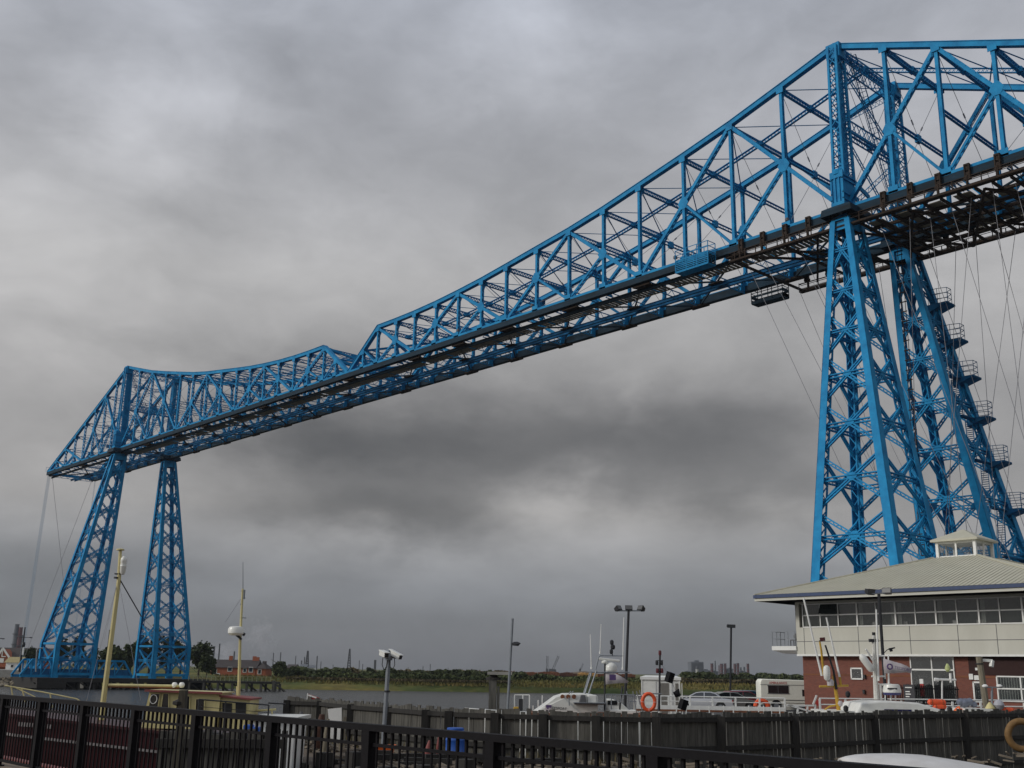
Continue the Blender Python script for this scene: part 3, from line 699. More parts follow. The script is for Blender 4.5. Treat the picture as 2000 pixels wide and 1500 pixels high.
while x > T1+.5:
    if not -1.8 < x < 1.6:
        for y, s in ((.40, 1), (-BW-.40, -1)):
            m = MB()
            def b2(xa, xb, y_a, y_b, z_a, z_b): m.box((x+xa, min(y+s*y_a, y+s*y_b), ZB+z_a), (x+xb, max(y+s*y_a, y+s*y_b), ZB+z_b))
            b2(-.26, -.16, 0, .32, -.9, .52); b2(.16, .26, 0, .32, -.9, .52); b2(-.26, .26, 0, .30, .40, .56); b2(-.30, .30, 0, .4, -1.0, -.70); b2(-.08, .08, .25, .5, -1.9, -.6)
            m.lathe((x, y, ZB+.15), [(.24, 0), (.24, .22)], 12, (0, s, 0)); m.lathe((x, y, ZB-.50), [(.28, 0), (.28, .25)], 12, (0, s, 0))
            m.obj('wheel_bracket', 'grime', tro)
    x -= 2.75
m = MB(); x = T1
while x <= -1.6:
    m.box((x-.10, -BW-.8, ZB-2.2), (x+.10, .8, ZB-1.95)); x += 1.6
for x in (12.6, 6.5, 1.6): m.box((x-.10, -BW-.8, ZB-2.2), (x+.10, .8, ZB-1.95))
for y in (-1.7, -3.9, -BW/2, -BW+3.9, -BW+1.7): m.box((T1, y-.15, ZB-1.96), (-1.5, y+.15, ZB-1.70))
for a in range(1, 7):
    xa = T0-a*6.8; m.bar((xa, .5, ZB-2.3), (xa-6.8, -BW-.5, ZB-2.3), .22, .2); m.bar((xa, -BW-.5, ZB-2.3), (xa-6.8, .5, ZB-2.3), .22, .2)
m.bar((11, .5, ZB-1.8), (2, -BW, ZB-1.6), .22, .22); m.bar((3, .5, ZB-1.8), (10.5, -BW, ZB-1.6), .22, .22)
m.obj('cross_frame', 'grime', tro)
x = T1
while x < -2:
    for y in (-1.2, -2.9, -4.6, -6.4, -8.2, -9.8):
        if random.random() > .3: m = MB(); m.box((x, y-.75, ZB-1.66), (x+random.uniform(.5, 1.6), y+.7, ZB-1.6)); m.obj('board', 'deck', tro)
    x += random.uniform(1.0, 1.9)
GX0, GX1, GZ = -22.0, 0.0, 8.5
tops = [12.4, 10.4, 6, 2.5, -3, -6, -8, -10, -12, -14, -16, -18, -22, -24, -26, -30, -33]
bots = [1.0-2, -4.5, -8, -1, -12, -3, -8, -16, -5, -14, -20, -10, -16, -12, -19, -21, -17]
for i, (a, b) in enumerate(zip(tops, bots)):
    for y, yb in ((-1.0, -3.0), (-BW+1, -BW+3.0)):
        m = MB(); m.tube([(a, y, ZB-2.1), (b, yb, GZ+4)], .026, 5); m.obj('hanger_cable', 'cable', tro)
gon = thing('gondola', 'yellow railed ferry car hanging on cables behind the riverside office', 'gondola', (-11, -BW/2, GZ))
m = MB(); m.box((-10.5, -4, -.6), (10.5, 4, 0)); m.obj('deck', 'tarmac', gon)
m = MB()
for y in (-4, 4):
    for x in range(-10, 11, 2): m.bar((x, y, 0), (x, y, 1.2), .1, .1)
    m.bar((-10.5, y, 1.2), (10.5, y, 1.2), .1, .1); m.bar((-10.5, y, 4), (10.5, y, 4), .3, .3)
    for x in (-10, -5, 0, 5, 10): m.bar((x, y, 0), (x, y, 4), .18, .18)
m.obj('railing', 'mustard', gon)
m = MB(); m.box((-3, -3.4, 0), (3, -2, 2.6)); m.box((-3.2, -3.6, 2.6), (3.2, -1.8, 2.75)); m.obj('cabin', 'mustard', gon)

# ---- painters' cages clipped on both chords
def cage(y, s, x0, x1, z0, z1, label, m_, nsl=4):
    t = thing('work_cage', label, 'work cage', ((x0+x1)/2, y, z0), 0)
    w = (x1-x0)/2; h = z1-z0; d = 1.3
    f = MB(); f.box((-w, 0 if s > 0 else -d, -.08), (w, d if s > 0 else 0, .06)); f.obj('floor', m_, t)
    for yy in (0.04, d):
        p = MB()
        for k in range(nsl): p.box((-w, s*yy-.015, .06+k*h*.56/nsl), (w, s*yy+.015, .06+(k+.42)*h*.56/nsl))
        p.obj('side_panel', m_, t)
    for xx in (-w, w):
        p = MB()
        for k in range(nsl): p.box((xx-.02, min(s*.06, s*d), .06+k*h*.5/nsl), (xx+.02, max(s*.06, s*d), .06+(k+.72)*h*.5/nsl)); p.obj('end_panel', m_, t)
    g = MB()
    for xx in (-w, -w*.33, w*.33, w):
        for yy in (0, d): g.bar((xx, s*yy, 0), (xx, s*yy, h), .07, .07)
    for zz in (h*.55, h*.78, h):
        for yy in (0, d): g.bar((-w, s*yy, zz), (w, s*yy, zz), .06, .06)
        for xx in (-w, w): g.bar((xx, 0, zz), (xx, s*d, zz), .06, .06)
    g.obj('cage_frame', m_, t); return t
cage(.55, 1, 15.6, 20.1, 47.75, 50.3, 'open blue work cage clipped to the near lower chord beside the tower', 'blue', 7)
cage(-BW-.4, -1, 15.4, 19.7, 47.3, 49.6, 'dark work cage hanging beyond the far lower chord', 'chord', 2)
# ============================================================= NEAR GROUND, PROMENADE AND BLACK RAILING
RY = 84.35                                       # the black railing runs along this line
tag(MB().prism([(-90, RY-.45, 3.2), (-90, 130, 3.2), (10, 130, 3.2), (10, RY-.45, 3.2)], (0, 0, -4)).obj('promenade', 'tan'), kind='structure')
tag(MB().box((-90, RY-.62, 2.4), (10, RY-.45, 3.24)).obj('kerb', 'dullred'), kind='structure')
rail = thing('black_railing', 'long black metal railing with square bars running across the foreground', 'railing', (-45, RY, 3.2))
m = MB(); m.box((-17, -.05, 1.04), (55, .05, 1.10)); m.obj('top_rail', 'black', rail)
m = MB(); m.box((-17, -.015, .90), (55, .015, .93)); m.box((-17, -.018, .08), (55, .018, .12)); m.obj('lower_rail', 'black', rail)
xs = []
for px_ in (6, 80, 165, 266, 386, 535, 725, 966, 1281, 1700):
    d = ray(px_, 1400); xs.append(EYE.x+d.x*(RY-EYE.y)/d.y+45)
xs = [xs[0]+1.98*3, xs[0]+1.98*2, xs[0]+1.98]+xs+[xs[-1]-1.98, xs[-1]-3.96]
for a in xs:
    m = MB(); m.box((a-.055, -.055, 0), (a+.055, .055, 1.04)); m.lathe((a, 0, 0), [(.12, 0), (.12, .02)], 8); m.obj('post', 'black', rail)
for a, b in zip(xs, xs[1:]):
    m = MB(); n = max(8, round(abs(a-b)/.118))
    for i in range(1, n):
        x = a+(b-a)*i/n; m.box((x-.009, -.008, .12), (x+.009, .008, .90)); 
        m.box((x-.012, -.012, .93), (x+.012, .012, 1.04))
    m.obj('bar_panel', 'black', rail)

# yard of the old dock behind the railing
YZ = 2.05
yard = [ground(455, 37, YZ), ground(540, 45, YZ), ground(760, 40, YZ), ground(1000, 36, YZ), ground(1400, 37, YZ), ground(2000, 44, YZ), ground(2300, 50, YZ),
        ground(2300, 13, YZ), ground(1600, 13, YZ), ground(1250, 17, YZ), ground(1000, 27, YZ), ground(700, 32.5, YZ)]
for k_, z_ in ((4, 1.75), (5, 1.3), (6, 1.2), (7, 1.3), (8, 1.5), (9, 1.9)): yard[k_].z = z_
def yard_mesh():
    m = MB(); n = 46; k = 30
    far = yard[:7]; near = [yard[0], yard[11], yard[10], yard[9], yard[8], yard[7]]
    def samp(P, t):
        f = t*(len(P)-1); i = min(int(f), len(P)-2); return P[i].lerp(P[i+1], f-i)
    for i in range(n+1):
        for j in range(k+1):
            p = samp(near, i/n).lerp(samp(far, i/n), j/k); e = (0 if j in (0, k) else 1)
            p = p+Vector((random.uniform(-.1, .1)*e, random.uniform(-.1, .1)*e, random.uniform(-.10, .14)*e)); m.v.append(tuple(p))
    for i in range(n):
        for j in range(k): a = i*(k+1)+j; m.f.append((a, a+1, a+k+2, a+k+1))
    return m
tag(yard_mesh().obj('dock_ground', 'mud', smooth=True), kind='structure')
wall = thing('timber_quay_wall', 'dark upright timber wall holding the edge of the muddy dock ground behind the railing', 'quay wall', (0, 0, 0))
edge = [yard[0], yard[11], yard[10], yard[9], yard[8]]
m = MB(); mp_ = MB()
for a, b in zip(edge, edge[1:]):
    D = (b-a); n = max(2, int(D.length/.34))
    for i in range(n):
        p = a.lerp(b, i/n); q = a.lerp(b, (i+.86)/n); t = random.uniform(-.25, .12)
        m.bar((p.x, p.y, YZ-3.2), (p.x, p.y, YZ+t), .30, .26, up=D.normalized())
        if i % 5 == 0: mp_.bar((p.x, p.y, YZ-3.2), (p.x, p.y, YZ+random.uniform(.2, .7)), .36, .36)
m.obj('plank_facing', 'timber', wall); mp_.obj('pile', 'darktimber', wall)

# ============================================================= LONG WOODEN FENCE
FT = 3.5
fpts = [(560, 1366), (625, 1368), (685, 1374), (759, 1379), (831, 1384.5), (876, 1387), (966, 1390.5), (1060, 1393), (1164, 1396), (1282, 1398), (1408, 1397.5), (1553, 1396), (1708, 1393), (1884, 1391), (2070, 1390), (2280, 1390)]
fw_ = [pz(x, y, FT) for x, y in fpts]
fence = thing('wooden_fence', 'long weathered grey plank fence with dark rails curving behind the dock yard', 'fence', (fw_[0].x, fw_[0].y, YZ))
fo = Vector((fw_[0].x, fw_[0].y, YZ))
for p in fw_:
    a = p-fo; dn = (Vector((EYE.x, EYE.y, 0))-Vector((p.x, p.y, 0))).normalized()
    m = MB(); c = a+dn*.16; m.bar((c.x, c.y, -1.5), (c.x, c.y, FT-YZ-.02), .26, .22, up=dn); m.obj('post', 'darktimber', fence)
for p, q in zip(fw_, fw_[1:]):
    a = p-fo; b = q-fo; D = (b-a).normalized(); nn = D.cross(Z); 
    if nn.dot(EYE-p) < 0: nn = -nn
    m = MB(); ln = (b-a).length; x = .05
    while x < ln-.05:
        w = random.uniform(.17, .22); c = a+D*(x+w/2); tp = FT-YZ+random.uniform(.02, .14); gap = random.choice([.004, .006, .02, .03, .006] if a.length < 19 else [.006, .008, .03, .045, .02])
        lean = D*random.uniform(-.02, .02)
        m.bar((c.x, c.y, -1.4), (c.x+lean.x, c.y+lean.y, tp), .035, w-gap, up=D); x += w+ (gap if random.random() > .5 else 0)
    m.obj('plank_panel', 'timber', fence)
    r = MB()
    for z in (FT-YZ-.13, FT-YZ-1.05, FT-YZ-2.05):
        r.bar(a+nn*.07+Z*(z-a.z), b+nn*.07+Z*(z-b.z), .10, .15)
    r.obj('rail', 'darktimber', fence)
# mustard ring hung on the fence
R0 = Loc(1995, 45.2); c = R0.l(1996, 1436)
t = thing('lifebuoy_ring', 'faded mustard ring hanging on the wooden fence at the right edge', 'lifebuoy', R0.o, TH)
MB().torus(c, .53, .135, (0.1, 1, 0)).obj('ring', mat('faded_mustard', (.15, .08, .022), .7, col2=(.22, .125, .04)), t, smooth=True)
m = MB(); m.tube([c+Vector((-.1, .02, .5)), c+Vector((0, .15, .75)), c+Vector((.1, .02, .5))], .02, 6); m.obj('rope', 'rubber', t)
# white upturned dinghy close behind the railing
D0 = Loc(1770, 14.5, YZ); t = thing('dinghy', 'upturned white dinghy hull with peeling patches lying close behind the railing', 'dinghy', D0.o, TH)
def dinghy():
    rings = []; P = [D0.l(*q) for q in ((1640, 1481.5), (1655, 1477), (1675, 1474), (1705, 1472), (1755, 1471.5), (1800, 1474), (1850, 1481.5), (1900, 1489.5), (1950, 1499), (1985, 1509))]
    for i, p in enumerate(P):
        w = (.10, .30, .45, .56, .66, .68, .66, .58, .42, .12)[i]; lo = p.z-(.05, .22, .30, .36, .42, .42, .36, .28, .18, .06)[i]
        rings.append([(p.x, w*math.cos(a), lo+(p.z-lo)*max(0, math.sin(a))**.6) for a in [math.pi*k/12 for k in range(13)]])
    return MB().loft(rings, closed=False, cap=False)
md = mat('peeling_white_paint', (.55, .53, .50), .5, col2=(.66, .65, .63), scale=4)
h = dinghy().obj('hull', md, t, smooth=True)
mod = h.modifiers.new('s', 'SOLIDIFY'); mod.thickness = .03
m = MB(); A = D0.l(1645, 1484); B = D0.l(1960, 1507); m.bar((A.x, -.5, A.z-.06), (B.x, -.5, B.z-.06), .05, .06); m.obj('rubbing_strake', 'purple', t)
m = MB()
for x in (A.x+.3, (A.x+B.x)/2, B.x-.3): m.box((x-.15, -.4, 0), (x+.15, .4, .9 if x < B.x-.5 else .75))
m.obj('trestle', 'darktimber', t)
# blue barrel, board, orange tank, junk
def obj_at(name, label, cat, x, v, z, group=None): L0 = Loc(x, v, z); return L0, thing(name, label, cat, L0.o, TH, group)
B0, t = obj_at('plastic_barrel', 'tall blue plastic barrel standing against the wooden fence', 'barrel', 893, 36.2, YZ)
m = MB(); m.lathe((0, 0, 0), [(.27, 0), (.30, .03), (.30, .28), (.31, .30), (.30, .32), (.30, .62), (.31, .64), (.30, .66), (.29, .92), (.25, .95)], 24); m.obj('body', 'bluebin', t, smooth=True)
m = MB(); m.lathe((0, 0, .95), [(.27, 0), (.27, .05), (.24, .06)], 24); m.obj('lid', 'bluebin', t)
B0, t = obj_at('white_board', 'white flat board leaning upright among the scrap by the fence', 'board', 654, 38, YZ)
a, b, c, d = B0.l(640, 1385), B0.l(667, 1382), B0.l(667, 1447), B0.l(646, 1448)
m = MB(); m.prism([a, b, c, d], (0, .06, 0)); m.obj('board', 'white', t)
m = MB(); m.bar((a+b)/2+Vector((0, .06, 0)), Vector(((a.x+b.x)/2, .8, 0)), .05, .05); m.obj('prop', 'plank', t)
B0, t = obj_at('orange_tub', 'bright orange plastic tub on the dock ground behind the railing', 'tub', 749, 36, YZ)
m = MB(); m.loft([[(-.36, -.25, 0), (.36, -.25, 0), (.36, .25, 0), (-.36, .25, 0)], [(-.44, -.32, .42), (.44, -.32, .42), (.44, .32, .42), (-.44, .32, .42)]]); m.obj('tub', 'orange2', t, bevel=.03)
m = MB(); m.box((-.48, -.36, .42), (.48, .36, .46)); m.obj('rim', 'orange2', t)
B0, t = obj_at('small_cabin_boat', 'small white flat-topped workboat moored left of the fence end', 'boat', 545, 33, .6)
m = MB(); a = B0.l(512, 1397); b = B0.l(580, 1405)
m.loft([[(a.x, -.6, 0), (b.x, -.6, 0), (b.x, .9, 0), (a.x, .9, 0)], [(a.x-.1, -.8, a.z-.15), (b.x+.1, -.8, b.z-.05), (b.x+.1, 1.1, b.z-.05), (a.x-.1, 1.1, a.z-.15)]]); m.obj('hull', 'white', t)
m = MB(); m.prism([(a.x-.2, -.9, a.z-.1), (b.x+.2, -.9, b.z), (b.x+.2, 1.2, b.z), (a.x-.2, 1.2, a.z-.1)], (0, 0, .1)); m.obj('roof', 'boatwhite', t)
def sack(name, label, cat, x, y0, y1, wpx, v, m_, lean=0.1):
    L0, t = obj_at(name, label, cat, x, v, YZ); top = L0.l(x, y0); s = wpx/FPX*v*.97
    rings = []
    for i in range(9):
        f = i/8; r = s/2*(math.sin(math.pi*(.12+.80*f))**.5); rings.append([(lean*f+r*(1+.12*math.sin(3*a+i))*math.cos(a), r*.8*math.sin(a), top.z*f) for a in [2*math.pi*k/10 for k in range(10)]])
    MB().loft(rings).obj(name, m_, t, smooth=True)
sack('tarpaulin_bundle', 'tall grey tarpaulin bundle left of the brown drum by the fence', 'bundle', 599, 1390, 1440, 12, 38, 'greypl', -.1)
sack('rusty_drum', 'rusty brown drum standing left of the white board', 'drum', 628, 1395, 1440, 18, 38.3, mat('dark_rusty_drum', (.06, .025, .016), .8, col2=(.11, .05, .03)))
sack('timber_stump', 'pale timber stump just left of the white board', 'stump', 641, 1404, 1440, 9, 37.7, 'plank')
sack('yellow_hood', 'pale yellow hooded post just right of the white board', 'post', 673, 1399, 1440, 10, 38.2, 'plank')
sack('red_petrol_can', 'small dull red can near the blue barrel', 'can', 858, 1426, 1450, 7, 35.6, 'dullred')
sack('orange_can', 'small dull orange-red can on the mud left of the blue barrel', 'can', 838, 1446, 1456, 12, 34.6, 'dullred')
B0, t = obj_at('timber_baulk_pile', 'low pile of dark timber baulks lying on the dock ground', 'timber pile', 800, 34, YZ)
m = MB()
for i in range(14):
    x = random.uniform(-2.5, 3); y = random.uniform(-.8, 1); a = random.uniform(-.5, .5); l = random.uniform(.8, 2)
    m.bar((x, y, .1+.1*(i % 3)), (x+l*math.cos(a), y+l*math.sin(a), .1+.1*(i % 3)), .2, .16)
m.obj('baulks', 'darktimber', t)
# debris: stuff nobody could count
m = MB()
for i in range(1500):
    f = random.random(); j = random.random()
    far = yard[1+int(f*5)].lerp(yard[2+int(f*5)], (f*5) % 1); ne = [yard[11], yard[10], yard[9], yard[8], yard[7]]; q = ne[int(f*4)].lerp(ne[int(f*4)+1], (f*4) % 1)
    p = q.lerp(far, j); s = random.uniform(.04, .16); a = random.uniform(0, 3.1); c, sn = math.cos(a)*s*random.uniform(1, 3), math.sin(a)*s
    m.bar((p.x-c, p.y-sn, YZ+.06), (p.x+c, p.y+sn, YZ+.06+random.uniform(0, .12)), s*.8, s*.5)
tag(m.obj('scrap_and_stones', mat('mixed_rubble', (.05, .04, .03), .9, scale=.9, col2=(.24, .20, .15))), 'scattered stones and scrap wood over the muddy dock ground', 'rubble', kind='stuff')
m = MB()
for i in range(900):
    f = random.random(); far = fw_[int(f*14)].lerp(fw_[int(f*14)+1], (f*14) % 1); p = far+(Vector((EYE.x, EYE.y, 0))-Vector((far.x, far.y, 0))).normalized()*random.uniform(.3, 3)
    if f > .62: continue
    h = random.uniform(.1, .45); a = random.uniform(0, 6.28); dx, dy = math.cos(a)*.03, math.sin(a)*.03
    m.add([(p.x-dx, p.y-dy, YZ), (p.x+dx, p.y+dy, YZ), (p.x+random.uniform(-.12, .12), p.y+random.uniform(-.12, .12), YZ+h)], [(0, 1, 2)])
tag(m.obj('weeds', 'leafb'), 'dry weeds growing on the dock ground by the fence', 'weeds', kind='stuff')

# ============================================================= POLES, LAMPS, CAMERAS
def pole(name, label, cat, x0, y0, x1, y1, v, z, r, mt, group=None, r2=None):
    L0 = Loc(x1, v, z); t = thing(name, label, cat, L0.o, TH, group); a = Vector((0, 0, 0)); b = L0.l(x0, y0)
    MB().tube([a, b], r, 8, r2=r2 or r).obj('pole', mt, t, smooth=True); return L0, t, b
def head(t, c, mt='darkpole', w=.55, tilt=.35, yaw=0., nm='lamp_head'):
    m = MB(); R = Matrix.Rotation(yaw, 3, 'Z') @ Matrix.Rotation(tilt, 3, 'X')
    def T(x, y, z): return c+R @ Vector((x, y, z))
    m.loft([[T(-w/2, -.05, -.16), T(w/2, -.05, -.16), T(w/2, -.05, .16), T(-w/2, -.05, .16)], [T(-w*.32, .28, -.1), T(w*.32, .28, -.1), T(w*.32, .28, .1), T(-w*.32, .28, .1)]])
    h = m.obj(nm, mt, t); g = MB(); g.prism([T(-w*.44, -.06, -.12), T(w*.44, -.06, -.12), T(w*.44, -.06, .12), T(-w*.44, -.06, .12)], R @ Vector((0, -.012, 0))); g.obj('lens', mat('lamp_lens', (.10, .10, .095), .3), h); return h
# tall mast with three floodlights
QZ = 2.2
L0, t, b = pole('floodlight_mast', 'tall dark mast with three floodlights on a crossbar above the pilot boat', 'floodlight', 1228, 1187, 1219, 1395, 70, QZ, .10, 'darkpole', r2=.075)
m = MB(); l_ = L0.l(1206, 1193); r_ = L0.l(1252, 1193); m.bar(l_, r_, .07, .07); m.obj('crossbar', 'galv', t)
for x, ya in ((1209, .9), (1228, 0.), (1251, -.9)): head(t, L0.l(x, 1187.5), 'darkpole', .46, -.45, ya)
L0, t, b = pole('lamp_post', 'slim dark lamp post with one boxy lamp beyond the parked cars', 'lamp post', 1428, 1226, 1424, 1362, 108, QZ, .10, 'darkpole')
head(t, b+Vector((0, 0, .15)), 'darkpole', 1.0, .1, .5)
L0, t, b = pole('floodlight_post', 'dark post with a pair of floodlights in front of the office windows', 'floodlight', 1716.5, 1160, 1726, 1380, 58, 1.0, .085, 'darkpole')
m = MB(); m.bar(L0.l(1703, 1160), L0.l(1731, 1158), .06, .06); m.obj('crossbar', 'galv', t)
head(t, L0.l(1701, 1156), 'darkpole', .5, .3, .5); head(t, L0.l(1732, 1154), 'darkpole', .5, -.3, -.7)
L0, t, b = pole('lamp_post', 'thin leaning grey pole with a side lamp behind the wooden fence', 'lamp post', 1001, 1208, 989, 1400, 48, 1.0, .055, 'galv')
c = L0.l(1008, 1257); m = MB(); m.bar(L0.l(997, 1258), c, .05, .05); m.obj('bracket', 'galv', t)
m = MB(); m.loft([[(c.x-.15, -.12, c.z-.08), (c.x+.1, -.16, c.z-.1), (c.x+.1, .16, c.z-.1), (c.x-.15, .12, c.z-.08)], [(c.x-.18, -.1, c.z), (c.x+.2, -.2, c.z+.02), (c.x+.2, .2, c.z+.02), (c.x-.18, .1, c.z)], [(c.x-.1, -.06, c.z+.07), (c.x+.05, -.1, c.z+.08), (c.x+.05, .1, c.z+.08), (c.x-.1, .06, c.z+.07)]]); m.obj('lamp_head', 'darkpole', t)
# camera post
L0, t, b = pole('camera_post', 'grey steel post carrying two white security cameras behind the wooden fence', 'camera post', 760, 1275, 753, 1400, 39, 1.0, .075, 'galv')
m = MB(); m.lathe(b-Vector((0, 0, .25)), [(.12, 0), (.13, .1), (.12, .3), (.05, .36)], 12); m.obj('cap', 'galv', t)
for (xa, ya, xb, yb, dy) in ((745, 1275.5, 755, 1280, -.25), (763, 1274, 782, 1284, -.1)):
    a = L0.l(xa, ya); c = L0.l(xb, yb, dy*2); d = (c-a).normalized()
    m = MB(); m.bar(a, c, .17, .16); m.bar(a+Z*.095-d*.03, c+Z*.095+d*.08, .21, .03); h = m.obj('security_camera', 'boatwhite', t, bevel=.015)
    g = MB(); g.bar(c, c+d*.03, .13, .12); g.obj('lens', 'dark', h)
    m = MB(); k = (a+c)/2; m.bar(k-Z*.1, b-Z*.15, .06, .06); m.obj('camera_arm', 'galv', t)
for s in (-1, 1):
    m = MB(); m.tube([b+Vector((s*.2, -.05, -.15)), b+Vector((s*.22, -.05, -.4)), b+Vector((s*.15, -.05, -.58)), b+Vector((s*.07, -.05, -.5)), b+Vector((s*.03, -.08, -.2))], .015, 6); m.obj('loose_cable', 'rubber', t)
m = MB(); q = L0.l(756, 1352); m.lathe(q, [(.1, 0), (.1, .06)], 10); m.obj('band', 'darkpole', t)
# wooden mooring dolphin
L0 = Loc(965, 62, 0); t = thing('mooring_pile', 'thick weathered timber mooring pile with a flat cap standing in the water', 'mooring pile', L0.o, TH)
a = L0.l(955, 1345); b = L0.l(976, 1345); zt = L0.l(965, 1328).z
m = MB(); m.box((a.x, -.35, -1), (a.x+.42, .35, zt)); m.box((a.x+.45, -.3, -1), (b.x, .3, zt-.35)); m.obj('pile', 'timber', t)
m = MB(); m.lathe(((a.x+b.x)/2-.05, 0, zt), [(.42, 0), (.42, .12), (.25, .16), (.15, .3)], 12); m.obj('cap', 'darktimber', t)
m = MB(); z = zt+.28; m.box((a.x-.1, -.5, z), (L0.l(1000, 1320).x, .5, z+.16)); m.obj('top_platform', 'concrete', t)
L0, t = obj_at('yellow_warning_box', 'small yellow box fixed behind the top of the wooden fence', 'box', 1008, 46, 2.6)
a = L0.l(1003, 1391); b = L0.l(1013, 1379); m = MB(); m.box((a.x, -.1, a.z), (b.x, .12, b.z-.03)); m.obj('box', 'mustard', t, bevel=.02)
m = MB(); m.box((-.04, -.02, -3), (.04, .04, a.z)); m.obj('stake', 'darkpole', t)
L0, t, b = pole('camera_post', 'tall weathered timber post with one white camera in front of the office door', 'camera post', 1912, 1283, 1926, 1392, 54, 1.2, .16, 'plank')
c = b+Vector((.15, 0, -.15)); m = MB(); m.bar(c, c+Vector((.45, -.05, -.02)), .13, .13); m.bar(c+Vector((.45, -.05, 0)), c+Vector((.36, -.1, -.3)), .15, .15); h = m.obj('security_camera', 'boatwhite', t)
m = MB(); m.lathe(b-Vector((0, 0, .35)), [(.19, 0), (.19, .05)], 10); m.obj('band', 'darkpole', t)
# pontoon railings of thin white tube left of the pilot boat
L0 = Loc(1025, 62, 0); t = thing('pontoon', 'low pontoon with thin white handrail posts left of the pilot boat', 'pontoon', L0.o, TH)
m = MB(); 
for x, y0 in ((1005, 1357), (1021, 1357), (1034, 1357), (1059, 1358), (1051, 1367), (1041, 1378)):
    a = L0.l(x, y0); m.bar((a.x, 0, 2.3), a, .06, .06)
a = L0.l(1005, 1357); b = L0.l(1034, 1357); m.bar(a, b, .05, .05); m.obj('handrail', 'white', t)
m = MB(); a = L0.l(1017, 1365); m.box((a.x-.1, -.1, 2.2), (a.x+.12, .1, a.z)); m.obj('service_box', 'darkpole', t)
m = MB(); m.box((-1.2, -1, .1), (1.4, 1, 2.3)); m.obj('deck', 'darktimber', t)
# ============================================================= QUAY WITH CAR PARK
q0 = [ground(1243, 71, QZ), ground(1700, 70, QZ), uv(70, 45, QZ), uv(120, 60, QZ), uv(90, 150, QZ), ground(1600, 128, QZ), ground(1236, 122, QZ)]
slab('quay', q0, 4.2, 'concrete')
tag(MB().add([p+Z*.004 for p in [ground(1262, 75, QZ), ground(1640, 76, QZ), uv(60, 80, QZ), ground(1600, 122, QZ), ground(1260, 118, QZ)]], [(0, 1, 2, 3, 4)]).obj('car_park', 'tarmac'), kind='structure')
# white quay railing with kick board
L0 = Loc(1400, 71.5, QZ); t = thing('quay_railing', 'white tubular railing with a broad white kick board in front of the parked cars', 'railing', L0.o, TH)
xa, xb = L0.l(1243, 1380).x, L0.l(1533, 1380).x
m = MB(); zt = L0.l(1400, 1361.5).z; zm = L0.l(1400, 1371).z; m.tube([(xa, 0, zt), (xb, 0, zt)], .045, 6); m.obj('rail', 'white', t); m = MB(); m.tube([(xa, 0, zm), (xb, 0, zm)], .03, 6); m.obj('rail', 'white', t)
for px_ in (1246, 1290, 1306, 1348, 1392, 1437, 1484, 1533):
    a = L0.l(px_, 1380); m = MB(); m.box((a.x-.05, -.05, -.6), (a.x+.05, .05, zt)); m.obj('post', 'white', t)
m = MB(); z0 = L0.l(1400, 1387).z; z1 = L0.l(1400, 1379).z; m.box((xa, -.12, z0), (xb, -.06, z1)); m.obj('kick_board', 'white', t)
m = MB(); m.box((xa, -.12, z0-.12), (xb, .5, z0-.001)); m.obj('edge_timber', 'rust', t)
m = MB()
for px_ in (1320, 1339, 1365, 1384, 1412, 1431, 1461, 1480, 1490, 1505, 1521):
    a = L0.l(px_, 1394); m.box((a.x-.03, -.3, a.z-.2), (a.x+.03, -.24, a.z+.5))
m.obj('lower_post', 'white', t)
# second stretch of rails, to the right before the office
L0 = Loc(1750, 63, QZ); t = thing('quay_railing', 'white two-bar railing running in front of the brick ground floor', 'railing', L0.o, TH)
for y in (1364, 1376): 
    m = MB(); a, b = L0.l(1600, y), L0.l(1800, y+2); c = L0.l(2060, y+5); m.tube([a, b, c], .04, 6); m.obj('rail', 'white', t)
for px_ in (1601, 1651, 1760, 1860, 1915, 2000):
    a = L0.l(px_, 1365+(px_-1600)*.02); m = MB(); m.box((a.x-.05, -.05, -.5), (a.x+.05, .05, a.z)); m.obj('post', 'white', t)
L0 = Loc(1568, 66, QZ); t = thing('boarding_steps', 'white tubular boarding gangway with sloping rails between the camper van and the office', 'gangway', L0.o, TH)
m = MB()
for a, b in (((1537, 1378), (1592, 1378)), ((1537, 1392), (1598, 1392)), ((1537, 1376), (1588, 1391)), ((1558, 1378), (1558, 1392)), ((1577, 1378), (1577, 1392)), ((1592, 1376), (1592, 1392)), ((1588, 1376), (1595, 1358))):
    m.bar(L0.l(*a), L0.l(*b), .09, .09)
m.obj('frame', 'white', t)
L0, t = obj_at('stop_disc', 'small red round sign standing at the left end of the office railing', 'sign', 1599, 64, QZ)
m = MB(); m.lathe(L0.l(1599, 1373), [(.17, 0), (.17, .03)], 20, (0, -1, 0)); m.obj('disc', 'red', t); m = MB(); m.bar((0, .03, 0), L0.l(1599, 1373)+Vector((0, .03, 0)), .05, .05); m.obj('post', 'darkpole', t)
# orange-red tarp arch by the camper
L0, t = obj_at('orange_lifebuoy_cabinet', 'bright orange hooped lifebuoy housing in front of the camper van', 'lifebuoy housing', 1488, 78, QZ)
a = L0.l(1476, 1377); b = L0.l(1500, 1377); r = (b.x-a.x)/2; cz = L0.l(1488, 1377).z
m = MB(); m.tube([(a.x+r-r*math.cos(k), 0, cz-.1+r*.9*math.sin(k)) for k in [math.pi*i/12 for i in range(13)]], .17, 8); m.obj('hoop', 'orange', t, smooth=True)
m = MB(); m.box((a.x-.1, -.2, -.1), (b.x+.1, .2, .1)); m.obj('base', 'red', t)

